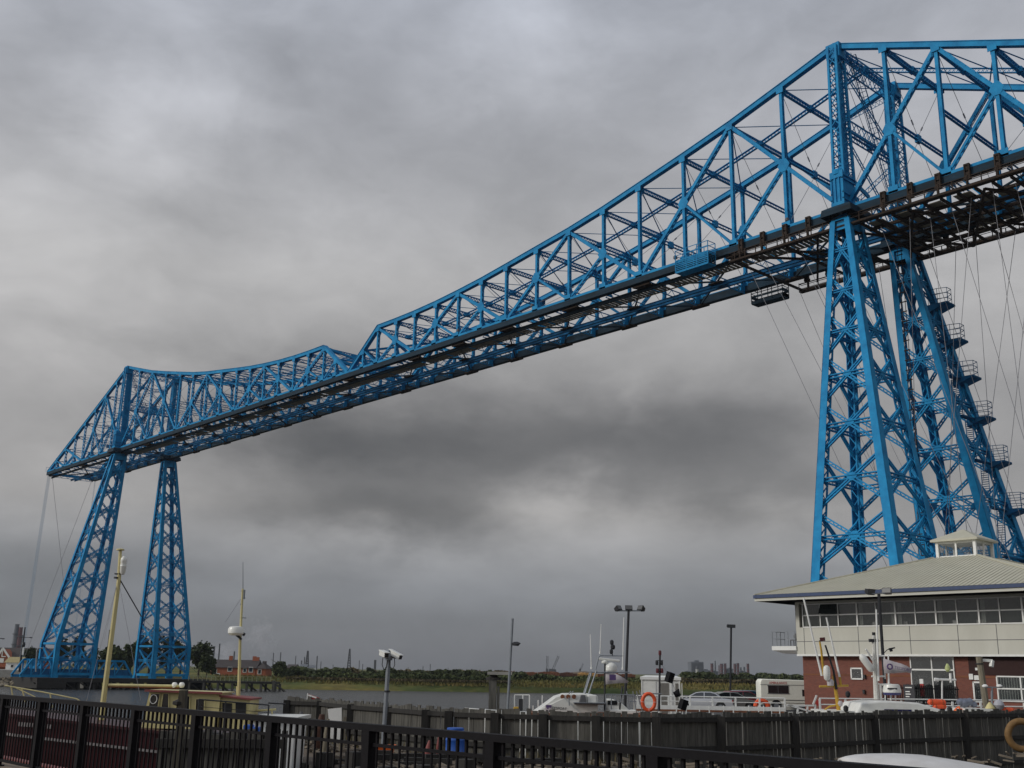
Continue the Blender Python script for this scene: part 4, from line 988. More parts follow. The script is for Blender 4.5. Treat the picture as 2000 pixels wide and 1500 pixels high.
# kiosk
L0 = Loc(1290, 73, QZ); t = thing('kiosk', 'white walk-in kiosk with a hipped top at the quay end beside the parked cars', 'kiosk', L0.o, TH-.12)
hh = L0.l(1290, 1320).z
xa, xb = L0.l(1253, 1380).x, L0.l(1329, 1380).x
m = MB(); m.box((xa, 0, 0), (xb, 2.2, hh-.25)); m.obj('wall', 'white', t)
m = MB(); m.box((xa-.06, -.1, hh-.25), (xb+.06, 2.3, hh-.08)); m.loft([[(xa-.06, -.1, hh-.08), (xb+.06, -.1, hh-.08), (xb+.06, 2.3, hh-.08), (xa-.06, 2.3, hh-.08)], [(xa+.3, .4, hh+.02), (xb-.3, .4, hh+.02), (xb-.3, 1.8, hh+.02), (xa+.3, 1.8, hh+.02)]]); m.obj('roof', 'white', t)
m = MB(); k = L0.l(1290, 1350).x
m.box((k-.02, -.03, .1), (k+.55, -.005, hh-.45)); m.box((k+.95, -.03, .1), (xb-.12, -.005, hh-.45)); m.obj('panel', mat('dull_panel', (.17, .16, .14), .6), t)
m = MB(); m.box((k+.6, -.06, 0), (k+.72, 0, hh-.25)); m.box((xa, -.06, 0), (xa+.08, 0, hh-.25)); m.box((xb-.08, -.06, 0), (xb, 0, hh-.25)); m.box((k+1.35, -.05, .1), (k+1.4, -.03, hh-.45)); m.obj('frame', 'white', t)
m = MB(); m.box((xa+.12, -.04, 1.0), (k-.3, -.005, hh-.35)); m.obj('door', 'boatwhite', t)
m = MB(); m.loft([[(xb-.9, .3, hh), (xb-.1, .3, hh), (xb-.1, 1.1, hh), (xb-.9, 1.1, hh)], [(xb-.6, .6, hh+.28), (xb-.45, .6, hh+.28), (xb-.45, .8, hh+.28), (xb-.6, .8, hh+.28)]]); m.obj('vent_hood', 'galv', t)

# cars
def car(name, label, loc, rz, paint, prof='sedan', Ln=4.4, H=1.4, group='cars parked on the quay'):
    t = thing(name, label, 'car', loc, rz, group)
    w = .86
    if prof == 'sedan':
        low = [(-2.2, .35), (-2.22, .62), (-2.15, .86), (-1.5, .95), (.95, .92), (1.9, .78), (2.15, .62), (2.2, .35)]
        cab = [(-1.55, .93), (-1.0, 1.30), (-.6, H), (.15, H), (.55, 1.34), (1.35, .91)]
    else:
        low = [(-1.9, .35), (-1.92, .65), (-1.85, .92), (-1.3, .96), (.95, .93), (1.6, .80), (1.85, .62), (1.9, .35)]
        cab = [(-1.8, .93), (-1.62, 1.30), (-1.3, H), (.1, H), (.4, 1.36), (1.2, .92)]
    m = MB(); rings = []
    for (yy, zs) in ((-w, .97), (-w*.985, 1.0), (w*.985, 1.0), (w, .97)): rings.append([(x, yy, z*zs if z > .5 else z) for x, z in low])
    m.loft(rings); b = m.obj('body', paint, t, bevel=.05, smooth=True)
    c = MB(); c.loft([[(x, -w*(1-.22*(z-.9)/.5), z) for x, z in cab], [(x, w*(1-.22*(z-.9)/.5), z) for x, z in cab]]); c.obj('cabin', paint, t, bevel=.04, smooth=True)
    for s in (-1, 1):
        g = MB(); pts = [(x*.9-.02, z) for x, z in cab]; zc = [(x, .95+(z-.93)*.86) for x, z in pts]
        mid = (zc[0][0]+zc[-1][0])/2
        def side(q): return [(x, s*(w*(1-.22*(z-.9)/.5)+.008), z) for x, z in q]
        fl_ = [(min(x, mid-.04), z) for x, z in zc if x < mid]; fl_ = fl_+[(mid-.04, zc[3][1]), (mid-.04, zc[0][1])]
        fr_ = [(mid+.04, zc[0][1]), (mid+.04, zc[3][1])]+[(x, z) for x, z in zc if x > mid]
        for q in (fl_, fr_): g.prism(side(q), (0, s*.01, 0))
        g.obj('side_window', 'darkglass', t)
    for (i, j, nm) in ((0, 1, 'rear_window'), (-2, -1, 'windscreen')):
        (x0, z0), (x1, z1) = cab[i], cab[j]; g = MB(); e = .035*(1 if nm == 'windscreen' else -1)
        g.prism([(x0*.98+e, -.68, z0+.03), (x1*.98+e, -.62 if i == 0 else -.72, z1+.0), (x1*.98+e, .62 if i == 0 else .72, z1+.0), (x0*.98+e, .68, z0+.03)], (0, 0, .02)); g.obj(nm, 'darkglass', t)
    for x in (-1.32 if prof == 'sedan' else -1.2, 1.38 if prof == 'sedan' else 1.2):
        for s in (-1, 1):
            g = MB(); g.lathe((x, s*(w-.17), .31), [(.31, 0), (.31, .19)], 20, (0, s, 0)); o = g.obj('wheel', 'rubber', t); r = MB(); r.lathe((x, s*(w+.005), .31), [(.2, 0), (.18, .03)], 12, (0, s, 0)); r.obj('rim', 'galv', o)
            a = MB(); a.lathe((x, s*(w-.02), .34), [(.38, 0), (.38, .025)], 20, (0, s, 0)); a.obj('wheel_arch', 'dark', t)
    e0, e1 = low[1][0], low[-2][0]
    for s in (-.62, .62):
        g = MB(); g.box((e0-.02, s-.16, .62), (e0+.25, s+.23 if s > 0 else s+.16, .82)); g.obj('tail_light', mat('tail_lens', (.45, .03, .02), .2), t)
        g = MB(); g.box((e1-.15, s-.2, .58), (e1+.03, s+.2, .72)); g.obj('headlight', mat('head_lens', (.6, .6, .58), .1), t)
    g = MB(); g.box((e0-.03, -.26, .62), (e0+.02, .26, .74)); g.obj('number_plate', 'mustard', t)
    g = MB(); g.box((e0-.06, -.8, .38), (e0+.1, .8, .52)); g.box((e1-.1, -.8, .34), (e1+.07, .8, .5)); g.obj('bumper', paint, t)
    return t
F_ = TH
def at_px(x, v): return ground(x, v, QZ+.006)
car('parked_car', 'silver saloon parked nearest the white kiosk', at_px(1372, 86), F_+math.pi-.22, 'silver')
car('parked_car', 'pale grey saloon parked just behind the silver one, half hidden', at_px(1421, 87.5), F_+.15, mat('grey_green_paint', (.30, .31, .29), .3, metal=.3))
car('parked_car', 'dark red hatchback parked between the grey saloon and the camper van', at_px(1449, 93), F_+.2, mat('dark_red_paint', (.20, .02, .03), .3), 'hatch')
car('parked_car', 'light blue-grey saloon furthest back, left of the camper van', at_px(1462, 99), F_+.25, mat('blue_grey_paint', (.28, .31, .34), .3, metal=.3), 'hatch')
# camper van with ambulance lettering
t = thing('camper_van', 'cream camper van lettered in red, parked against the corner of the office', 'van', at_px(1531, 90), F_-.05, 'cars parked on the quay')
VC = Loc(1531, 90, QZ)
m = MB(); prof = [(-2.1, .45), (-2.1, 2.2), (-1.95, 2.42), (1.9, 2.36), (2.35, 2.2), (2.4, 1.75), (1.75, 1.72), (1.75, .45)]
m.loft([[(x, -1.02, z) for x, z in prof], [(x, 1.02, z) for x, z in prof]]); m.obj('body', mat('cream_van_paint', (.86, .85, .74), .4, var=.05), t, bevel=.06, smooth=True)
m = MB(); m.loft([[(x, -.95, z) for x, z in [(1.7, .4), (1.7, 1.72), (2.0, 1.72), (2.5, 1.15), (3.0, 1.05), (3.1, .4)]], [(x, .95, z) for x, z in [(1.7, .4), (1.7, 1.72), (2.0, 1.72), (2.5, 1.15), (3.0, 1.05), (3.1, .4)]]]); m.obj('cab', 'boatwhite', t, bevel=.05)
m = MB(); m.box((-1.5, -1.045, 1.35), (.1, -1.02, 1.9)); m.obj('side_window', 'darkglass', t); m = MB(); m.box((-.74, -1.05, 1.35), (-.70, -1.045, 1.9)); m.box((-1.56, -1.05, 1.30), (.16, -1.046, 1.35)); m.box((-1.56, -1.05, 1.90), (.16, -1.046, 1.94)); m.obj('window_frame', 'greypl', t)
m = MB(); m.box((1.15, -1.045, 1.15), (1.7, -1.02, 1.65)); m.obj('cab_window', 'darkglass', t)
m = MB(); m.box((-2.1, -1.05, .82), (1.75, -1.02, .86)); m.box((-2.1, -1.045, 1.98), (1.75, -1.02, 2.0)); m.box((-2.1, -1.05, .62), (1.75, -1.02, .64)); m.obj('trim_strip', 'greypl', t)
for x in (-.9, 2.2):
    m = MB(); m.lathe((x, -.98, .42), [(.42, 0), (.42, .06)], 20, (0, -1, 0)); o = m.obj('wheel', 'rubber', t); r = MB(); r.lathe((x, -1.04, .38), [(.2, 0), (.2, .02)], 12, (0, -1, 0)); r.obj('hubcap', 'galv', o)
lettering('AMBULANCE', .24, 'inkred', t, facing((-.7, -1.03, 2.12), (1, 0, 0), (0, 0, 1)))

# ============================================================= OFFICE BUILDING
PL = Loc(1559, 78, QZ).o
q = ground(2000, 66.7, QZ)
fd = (q-PL).normalized(); AN = math.atan2(fd.y, fd.x)
off = thing('office_building', 'two-storey riverside office with cream upper floor, red brick base and beige pyramid roof', 'building', PL, AN)
inn_ = Vector((-fd.y, fd.x, 0))
if inn_.dot(FH) < 0: inn_ = -inn_
SG = 1 if inn_.dot(Vector((math.cos(AN+math.pi/2), math.sin(AN+math.pi/2), 0))) > 0 else -1
def bl(x, y):                                     # local facade coordinates of an image point
    d = ray(x, y); n = inn_; tt = (PL-EYE).dot(n)/d.dot(n); p = EYE+d*tt-PL; return p.dot(fd), p.z
FLn = 17.2; DEP = 17.2
zs0 = bl(1790, 1279)[1]; zwb = bl(1800, 1221)[1]; zwt = bl(1800, 1172)[1]; zwm = bl(1800, 1196)[1]; zev = bl(1800, 1160)[1]+.02
def BX(m, x0, x1, y0, y1, z0, z1): m.box((x0, min(y0*SG, y1*SG), z0), (x1, max(y0*SG, y1*SG), z1)); return m
m = MB(); BX(m, 0, FLn, 0, .18, zs0, zwb); BX(m, 0, FLn, 0, .18, zwt, zev); BX(m, 0, .28, 0.0, .18, zwb, zwt); BX(m, 0, .2, .18, DEP, zs0, zev); BX(m, FLn-.2, FLn, .18, DEP, zs0, zev); BX(m, .2, FLn-.2, DEP-.2, DEP, zs0, zev); BX(m, 0, FLn, .18, DEP, zs0-.05, zs0+.1)
m.obj('upper_wall', 'cream', off)
m = MB(); BX(m, -.03, FLn+.03, -.035, .05, zs0-.09, zs0+.03); m.obj('base_trim', 'white', off)
m = MB()
for px_ in (1571, 1677, 1778, 1872, 1948): x, _ = bl(px_, 1250); BX(m, x-.02, x+.02, -.006, .01, zs0+.05, zwb-.02)
zz = bl(1800, 1251)[1]; BX(m, 0, FLn, -.006, .01, zz-.02, zz+.02); m.obj('panel_joint', 'greypl', off)
m = MB(); BX(m, .12, FLn, .45, .7, 0, zs0-.06); BX(m, .12, .37, .7, DEP-.6, 0, zs0-.06); BX(m, FLn-.5, FLn-.25, .7, DEP-.6, 0, zs0-.06); m.obj('brick_wall', 'brick', off)
zb_ = bl(1640, 1318)[1]; m = MB(); BX(m, .1, FLn, .43, .46, zb_-.05, zb_+.05); m.obj('brick_band', 'rust', off)
# upper windows
bnd = [1568, 1602, 1637, 1674, 1711, 1749, 1788, 1828, 1869, 1912, 1953, 1998, 2040]
X = [bl(p, 1200)[0] for p in bnd]
for i, (a, b) in enumerate(zip(X, X[1:])):
    m = MB(); thick = .05 if i in (3, 5, 7, 9, 11) else .03
    BX(m, a-thick, a+thick, -.05, .05, zwb, zwt); BX(m, a, b, -.04, .04, zwb-.03, zwb+.05); BX(m, a, b, -.04, .04, zwt-.05, zwt+.02); BX(m, a, b, -.035, .04, zwm-.04, zwm+.04)
    f = m.obj('window', 'white', off); g = MB(); BX(g, a+.03, b-.03, .02, .04, zwb, zwt); g.obj('pane', 'clearglass', f)
    if i == 1:
        g = MB(); g.prism([(a+.06, -.03*SG, zwt-.05), (b-.06, -.03*SG, zwt-.05), (b-.06, -.32*SG, zwm+.08), (a+.06, -.32*SG, zwm+.08)], (0, -.03*SG, 0)); g.obj('open_sash', 'glass', f)
    if i in (0, 3, 4, 5, 7, 9, 11):
        g = MB(); x0 = a+.08 if i != 4 else b-.35
        for k in range(5): BX(g, x0+k*.06, x0+k*.06+.035, .09+.02*(k % 2), .11+.02*(k % 2), zwb+.06, zwt-.06)
        g.obj('curtain', mat('pale_curtain', (.60, .63, .56), .9), f)
m = MB(); BX(m, .2, FLn-.2, 4.0, 4.05, zs0+.1, zev-.1); BX(m, .2, FLn-.2, .2, 3, zwb-.5, zwb-.45); m.obj('inner_partition', mat('dim_interior_wall', (.42, .43, .40), .9), off)
m = MB()
for px_, w in ((1699, .3), (1856, .35), (1903, .45), (1760, .25)): x = bl(px_, 1220)[0]; BX(m, x, x+w, .35, .6, zwb-.1, zwb+.28)
m.obj('desk_item', 'white', off)
# roof
OH = 2.0; ez = bl(1800, 1152)[1]+.06
ec = [(-OH, -OH*SG), (FLn+OH, -OH*SG), (FLn+OH, (DEP+OH)*SG), (-OH, (DEP+OH)*SG)]
cx, cy = FLn/2, DEP/2*SG; RZ = 10.95
rt = [(cx-1.6, cy-1.6*SG), (cx+1.6, cy-1.6*SG), (cx+1.6, cy+1.6*SG), (cx-1.6, cy+1.6*SG)]
ez = zev+.22
m = MB(); m.loft([[(x, y, ez) for x, y in ec], [(x, y, RZ) for x, y in rt]]); m.obj('roof', 'roof', off)
rb = MB()
def rib(f0, side):
    (xa, ya), (xb, yb) = ec[side], ec[(side+1) % 4]; (xc, yc), (xd, yd) = rt[side], rt[(side+1) % 4]
    ln = math.hypot(xb-xa, yb-ya); s = f0*ln; inner = math.hypot(xd-xc, yd-yc); mg = (ln-inner)/2
    e = Vector(((xb-xa)/ln, (yb-ya)/ln, 0)); nI = Vector((cx-(xa+xb)/2, cy-(ya+yb)/2, 0)).normalized(); dep = ((Vector((xc, yc, 0))-Vector((xa, ya, 0))).dot(nI))
    t_ = min(1.0, s/mg, (ln-s)/mg); a = Vector((xa, ya, ez+.015))+e*s; b = a+nI*dep*t_; b.z = ez+.015+(RZ-ez)*t_
    if (b-a).length > .2: rb.bar(a-nI*.05, b, .05, .014)
for sd_ in range(4):
    for k in range(1, 66): rib(k/66, sd_)
for a, b in zip(ec, rt): rb.bar((*a, ez+.03), (*b, RZ+.03), .28, .07)
rb.obj('roof_rib', 'roof', off)
m = MB(); b0 = ez-.34
for (xa, ya), (xb, yb) in zip(ec, ec[1:]+ec[:1]):
    cxm, cym = (xa+xb)/2, (ya+yb)/2; o = Vector((cxm-cx, cym-cy, 0)).normalized()*.05
    m.bar((xa+o.x, ya+o.y, ez-.13), (xb+o.x, yb+o.y, ez-.13), .10, .22)
m.obj('fascia', 'navy', off)
m = MB()
for (xa, ya), (xb, yb) in zip(ec, ec[1:]+ec[:1]):
    cxm, cym = (xa+xb)/2, (ya+yb)/2; o = Vector((cxm-cx, cym-cy, 0)).normalized()*-.03; m.bar((xa+o.x, ya+o.y, ez-.345), (xb+o.x, yb+o.y, ez-.345), .07, .20)
m.obj('eaves_board', 'cream', off)
m = MB(); e2 = [(x*1.0-(x-cx)*.012, y-(y-cy)*.012) for x, y in ec]
m.prism([(x, y, ez-.34) for x, y in e2], (0, 0, -.10))
m.loft([[(x, y, ez-.44) for x, y in e2], [(x, y, zev-.12) for x, y in ((-.0, 0), (FLn, 0), (FLn, DEP*SG), (0, DEP*SG))]]); m.obj('soffit', 'white', off)
# cupola
cu = 1.35; h0, h1 = RZ-.25, RZ+1.1
m = MB(); m.box((cx-cu, cy-cu, h0), (cx+cu, cy+cu, h0+.35)); m.box((cx-cu, cy-cu, h1-.15), (cx+cu, cy+cu, h1))
for a in (-1, 1):
    for b in (-1, 1): m.box((cx+a*cu-.1, cy+b*cu-.1, h0), (cx+a*cu+.1, cy+b*cu+.1, h1))
for a in (-1, 1): m.box((cx-.06, cy+a*cu-.05, h0), (cx+.06, cy+a*cu+.05, h1)); m.box((cx+a*cu-.05, cy-.06, h0), (cx+a*cu+.05, cy+.06, h1))
cp_ = m.obj('cupola', 'white', off)
g = MB(); g.box((cx-cu+.06, cy-cu+.06, h0+.3), (cx+cu-.06, cy+cu-.06, h1-.1)); g.obj('cupola_glass', 'clearglass', cp_)
g = MB(); e = cu+.35; g.loft([[(cx-e, cy-e, h1), (cx+e, cy-e, h1), (cx+e, cy+e, h1), (cx-e, cy+e, h1)], [(cx-e, cy-e, h1+.14), (cx+e, cy-e, h1+.14), (cx+e, cy+e, h1+.14), (cx-e, cy+e, h1+.14)], [(cx-.03, cy-.03, h1+.95), (cx+.03, cy-.03, h1+.95), (cx+.03, cy+.03, h1+.95), (cx-.03, cy+.03, h1+.95)]]); g.obj('cupola_roof', 'roof', cp_)
# ground-floor openings
def opening(x0, y0, x1, y1, nm, nv=1, nh=1, fr=.06, gl='glass'):
    a, za = bl(x0, y1); b, zb2 = bl(x1, y0); za = bl(x0, y1)[1]; d0 = .38
    m = MB(); BX(m, a, a+fr, d0, d0+.1, za, zb2); BX(m, b-fr, b, d0, d0+.1, za, zb2); BX(m, a, b, d0, d0+.1, zb2-fr, zb2); BX(m, a, b, d0, d0+.1, za, za+fr)
    for i in range(1, nv+1-0):
        if i < nv: x = a+(b-a)*i/nv; BX(m, x-fr/2, x+fr/2, d0-.01, d0+.1, za, zb2)
    for i in range(1, nh):
        z = za+(zb2-za)*i/nh; BX(m, a, b, d0-.01, d0+.1, z-fr/2, z+fr/2)
    f = m.obj(nm, 'white', off); g = MB(); BX(g, a+fr*.5, b-fr*.5, d0+.03, d0+.06, za, zb2); g.obj('pane', gl, f); return f, a, b, za, zb2
opening(1656, 1304, 1678, 1327, 'window', 1, 1, .09)
f, a, b, za, zt_ = opening(1777, 1281, 1856, 1372, 'entrance_glazing', 2, 1, .07); z = bl(1815, 1308)[1]
m = MB(); BX(m, a, b, .36, .47, z-.05, z+.05); m.obj('transom', 'white', f)
m = MB()
for x0 in (a+.25, a+(b-a)/2+.2):
    BX(m, x0, x0+.9, .55, .6, z+.35, z+1.15); 
m.obj('inner_window', mat('dim_blue_pane', (.10, .15, .17), .3), f)
f, a, b, za, zt_ = opening(1944, 1321, 2036, 1370, 'window', 2, 2, .08)
g = MB(); k = a+.1
while k < b-.1: BX(g, k, k+.03, .40, .41, za+.1, zt_-.1); k += .16
g.obj('blind', mat('grey_blind', (.18, .20, .18), .8), f)
opening(1897, 1331, 1912, 1372, 'side_door', 1, 1, .1)
m = MB(); xa_, _ = bl(1886, 1300); BX(m, xa_, FLn-.3, .40, .452, bl(1900, 1318)[1], zs0-.06); m.obj('painted_recess_shade', mat('painted_shade_brick', (.035, .014, .012), .9), off)  # shade under the overhang painted as a dark plate over the brick
m = MB()
for (x0, y0, x1, y1) in ((1888, 1316, 1895, 1327), (1898, 1319, 1907, 1328), (1900, 1304, 1908, 1309)): a, za = bl(x0, y1); b, zb2 = bl(x1, y0); BX(m, a, b, .34, .38, za, zb2)
m.obj('wall_notice', 'white', off)
for px_, py_ in ((1681, 1322), (1680, 1352)): x, z = bl(px_, py_); m = MB(); BX(m, x, x+.14, .30, .44, z-.1, z+.15); m.obj('wall_light', 'darkpole', off)
# recessed left corner and balcony
m = MB(); BX(m, -.85, -.01, 1.3, 12, zs0, zev-.12); m.obj('corner_wall', mat('grey_corner_cladding', (.20, .20, .185), .6), off)
m = MB(); BX(m, -.9, -.86, 1.4, 2.4, zs0+.1, zev-.3); m.obj('balcony_door', 'glass', off)
bz = bl(1540, 1262)[1]; m = MB(); BX(m, -2.0, -.02, -.1, 1.5, bz-.28, bz); m.loft([[(-2.0, -.1*SG, bz-.28), (0, -.1*SG, bz-.28), (0, 1.5*SG, bz-.28), (-2.0, 1.5*SG, bz-.28)], [(-1.2, .2*SG, bz-.5), (0, .2*SG, bz-.5), (0, 1.3*SG, bz-.5), (-1.2, 1.3*SG, bz-.5)]]); bal = m.obj('balcony', 'white', off)
m = MB()
for x in (-1.95, -1.3, -.65, -.08): BX(m, x-.02, x+.02, -.1, -.06, bz, bz+1.0)
for y in (0.45, .95, 1.45): BX(m, -1.97, -1.93, y, y+.04, bz, bz+1.0)
for z in (.5, .98): BX(m, -1.97, -.05, -.1, -.06, bz+z, bz+z+.035); BX(m, -1.97, -1.93, -.1, 1.5, bz+z, bz+z+.035)
m.obj('balcony_railing', 'galv', bal)
ch = thing('balcony_chair', 'dark round-backed chair standing on the office balcony', 'chair', PL+fd*-.55+inn_*.6+Z*bz, AN)
m = MB(); m.box((-.22, -.22, .4), (.22, .22, .46)); m.obj('seat', 'greypl', ch)
m = MB(); m.lathe((0, .22*SG, .68), [(.22, 0), (.2, .04)], 14, (0, SG, 0)); m.obj('backrest', 'greypl', ch)
for a in (-.2, .2):
    for b in (-.2, .2): m = MB(); m.box((a-.02, b-.02, 0), (a+.02, b+.02, .4)); m.obj('leg', 'darkpole', ch)
# black palisade in front of the door
t = thing('black_palisade', 'black upright pale fence in front of the office entrance', 'fence', PL, AN)
m = MB(); x0 = bl(1738, 1370)[0]; x1 = bl(1890, 1370)[0]; k = x0; zt2 = bl(1815, 1338)[1]
while k < x1: BX(m, k, k+.05, -1.1, -1.06, 0, zt2+.05*math.sin(k*9)); k += .12
m.obj('pales', 'black', t); m = MB(); BX(m, x0, x1, -1.06, -1.02, zt2-.25, zt2-.18); BX(m, x0, x1, -1.06, -1.02, .2, .27); m.obj('rail', 'black', t)
t = thing('information_board', 'black information board with white lettering at the office door', 'sign', PL, AN)
a, za = bl(1786, 1369); b, zb2 = bl(1805, 1339); m = MB(); BX(m, a, b, -1.3, -1.24, .8, zb2+.05); m.obj('board', 'inkblack', t)
m = MB(); BX(m, a, a+.06, -1.24, -1.2, 0, zb2); BX(m, b-.06, b, -1.24, -1.2, 0, zb2); m.obj('leg', 'black', t)
m = MB()
for k, w in ((.1, .9), (.35, .6), (.5, .7), (.65, .5), (.8, .65)): BX(m, a+.12, a+.12+(b-a-.24)*w, -1.31, -1.305, zb2-k-.06, zb2-k)
m.obj('text_line', 'white', t)
t = thing('fire_point', 'red and white notice post standing in front of the office glazing', 'post', PL, AN)
a, za = bl(1815, 1360); m = MB(); BX(m, a-.12, a+.12, -.9, -.8, za, za+.75); m.obj('red_panel', 'red', t); m = MB(); BX(m, a-.12, a+.12, -.9, -.8, za+.76, za+1.05); m.obj('white_panel', 'white', t); m = MB(); BX(m, a-.03, a+.03, -.8, -.76, 0, za+1); m.obj('post', 'darkpole', t)
# foundations of the near tower
tag(MB().box((-11, -22, -1), (4, 12, QZ+.3)).obj('tower_foundation', 'concrete'), kind='structure')
# ============================================================= BOATS
def hull(t, L0, x0, x1, z_deck, beam, m_, sheer=.3, bow=1, z_keel=-.3, name='hull'):
    """loft hull along x from x0 to x1; bow at +x when bow=1"""
    rings = []; n = 18
    for i in range(n+1):
        f = i/n; g = f if bow > 0 else 1-f; w = beam/2*(1-max(0, (g-.55)/.45)**2.2*.97)*(.86+.14*min(1, g*6)); zd = z_deck+sheer*max(0, (g-.4)/.6)**2
        x = x0+(x1-x0)*f; rk = .0
        rings.append([(x, -w, zd), (x-(.0), -w*.93, zd*.45), (x, -w*.6, z_keel), (x, w*.6, z_keel), (x, w*.93, zd*.45), (x, w, zd)])
    mm = MB(); mm.loft(rings); return mm.obj(name, m_, t, smooth=True)
# --- white pilot launch lettered for the port
PB = Loc(1180, 60, 0); pb = thing('pilot_boat', 'white pilot launch with raked cabin front, tall aerials and an orange-red lifebuoy', 'boat', PB.o, TH)
l = PB.l
dk = l(1180, 1392).z
hx0, hx1 = l(985, 1392).x, l(1390, 1392).x
hull(pb, PB, l(1000, 1392).x-2.5, l(1310, 1392).x, dk-.12, 3.6, 'boatwhite', .25, -1)
m = MB(); m.box((l(1030, 1392).x, -1.86, dk-.12), (l(1308, 1392).x, 1.86, dk-.02)); m.obj('deck_edge', 'rust', pb)
P_ = lambda x, y, d=0: l(x, y, d)
a = [P_(1040, 1391), P_(1060, 1377), P_(1083, 1360), P_(1100, 1354.5), P_(1134, 1354), P_(1152, 1355), P_(1164, 1358), P_(1164, 1391)]
m = MB(); m.loft([[(p.x, -1.35, p.z) for p in a], [(p.x, -1.1, p.z+.0) for p in a], [(p.x, 1.1, p.z) for p in a], [(p.x, 1.35, p.z) for p in a]]); cab = m.obj('cabin', 'boatwhite', pb, bevel=.05)
m = MB(); a = [P_(1040, 1391), P_(1098, 1362), P_(1130, 1391)]; m.prism([(p.x, -1.42, p.z) for p in a], (0, .07, 0)); m.obj('cabin_side', 'boatwhite', pb, bevel=.02)
m = MB(); a = [P_(1183, 1392), P_(1183, 1365), P_(1195, 1365), P_(1212, 1374), P_(1225, 1386), P_(1236, 1387), P_(1238, 1392)]; m.prism([(p.x, -1.2, p.z) for p in a], (0, 2.2, 0)); m.obj('aft_casing', 'boatwhite', pb, bevel=.05)
m = MB(); a = P_(1187, 1367); m.box((a.x-.12, -1.23, a.z-.22), (a.x+.38, -1.2, a.z)); m.obj('aft_window', 'darkglass', pb)
for px_ in (1096, 1107, 1118):
    c = P_(px_, 1359.5); m = MB(); m.lathe((c.x, -1.36, c.z), [(.11, 0), (.11, .03)], 14, (0, -1, 0)); m.obj('porthole', 'rust', pb)
m = MB(); m.loft([[(P_(1118, 1374).x, -1.75, P_(1118, 1374).z), (P_(1176, 1374).x, -1.75, P_(1118, 1374).z), (P_(1176, 1374).x, -1.0, P_(1118, 1374).z), (P_(1118, 1374).x, -1.0, P_(1118, 1374).z)], [(P_(1116, 1370).x, -1.85, P_(1116, 1370).z), (P_(1178, 1370).x, -1.85, P_(1116, 1370).z), (P_(1178, 1370).x, -1.0, P_(1116, 1370).z), (P_(1116, 1370).x, -1.0, P_(1116, 1370).z)]]); m.obj('seat_cushion', 'galv', pb, bevel=.05)
a = P_(1133, 1356); b = P_(1140, 1372); m = MB(); m.prism([(P_(1127, 1372).x, -1.6, b.z), (P_(1131, 1356).x, -1.6, a.z), (P_(1139, 1355).x, -1.6, a.z), (P_(1141, 1372).x, -1.6, b.z)], (0, .5, 0)); m.obj('seat_back', 'greypl', pb, bevel=.03)
a = P_(1144, 1356); b = P_(1161, 1372); m = MB(); m.box((a.x, -1.5, b.z), (b.x, -.9, a.z)); m.obj('locker', 'boatwhite', pb, bevel=.05)
m = MB(); a = P_(1186, 1384); b = P_(1300, 1392); m.box((a.x, -1.6, dk), (P_(1236, 1384).x, -.6, a.z)); m.obj('aft_box', 'boatwhite', pb, bevel=.04)
# lettering and emblem
c = P_(1086, 1383.5); lettering('TEESPORT', .19, 'inkblack', pb, facing((c.x+.06, -1.435, c.z+.04), (1, 0, -.06), (0.06, 0, 1)))
c = P_(1069.5, 1379.5); m = MB(); m.box((c.x-.16, -1.435, c.z-.28), (c.x+.17, -1.425, c.z+.12)); m.obj('emblem_plate', 'paper', pb)
m = MB(); m.box((c.x-.13, -1.44, c.z-.02), (c.x+.14, -1.436, c.z+.10)); m.box((c.x-.09, -1.44, c.z-.08), (c.x+.0, -1.436, c.z-.03)); m.obj('emblem', 'purple', pb); m = MB(); m.box((c.x-.13, -1.44, c.z-.24), (c.x-.02, -1.436, c.z-.14)); m.box((c.x+.03, -1.44, c.z-.24), (c.x+.14, -1.436, c.z-.14)); m.obj('emblem', 'inkblack', pb)
# mast gantry
g = MB()
def rod(mb, x0, y0, x1, y1, r=.035, d0=0, d1=0): mb.tube([P_(x0, y0, d0), P_(x1, y1, d1)], r, 6)
rod(g, 1131, 1391, 1155, 1314, .05, -1.2, -1); rod(g, 1138, 1391, 1165, 1309, .05, -1.2, -1); rod(g, 1129, 1391, 1152, 1314, .04, 1.2, 1)
rod(g, 1163, 1309, 1169, 1284, .04, -1, -1); rod(g, 1169, 1284, 1172, 1280, .04, -1, -1); rod(g, 1172, 1280.5, 1218, 1281, .03, -1, -1); rod(g, 1155, 1313, 1230, 1313, .035, -1, -1); rod(g, 1155, 1313, 1156, 1313, .05, -1, 1.2)
rod(g, 1145, 1371, 1145, 1391, .03, -1); rod(g, 1145, 1371, 1160, 1387, .025, -1, -.6); g.obj('mast_gantry', 'galv', pb)
g = MB(); rod(g, 1181, 1388, 1181.5, 1296, .05, -.5, -.5); g.obj('radar_post', 'darkpole', pb)
g = MB(); c = P_(1190, 1287); a = P_(1169, 1286.5); b = P_(1211, 1291); g.bar(a, b, .18, .13); g.lathe(P_(1181, 1294), [(.16, -.05), (.18, .06), (.1, .12)], 12); g.obj('radar_scanner', 'boatwhite', pb, bevel=.03)
c = P_(1194, 1309); g = MB(); g.lathe(c, [(.18, -.1), (.30, -.02), (.31, .12), (.28, .26), (.18, .36), (.04, .41)], 20); g.obj('radar_dome', 'boatwhite', pb, smooth=True)
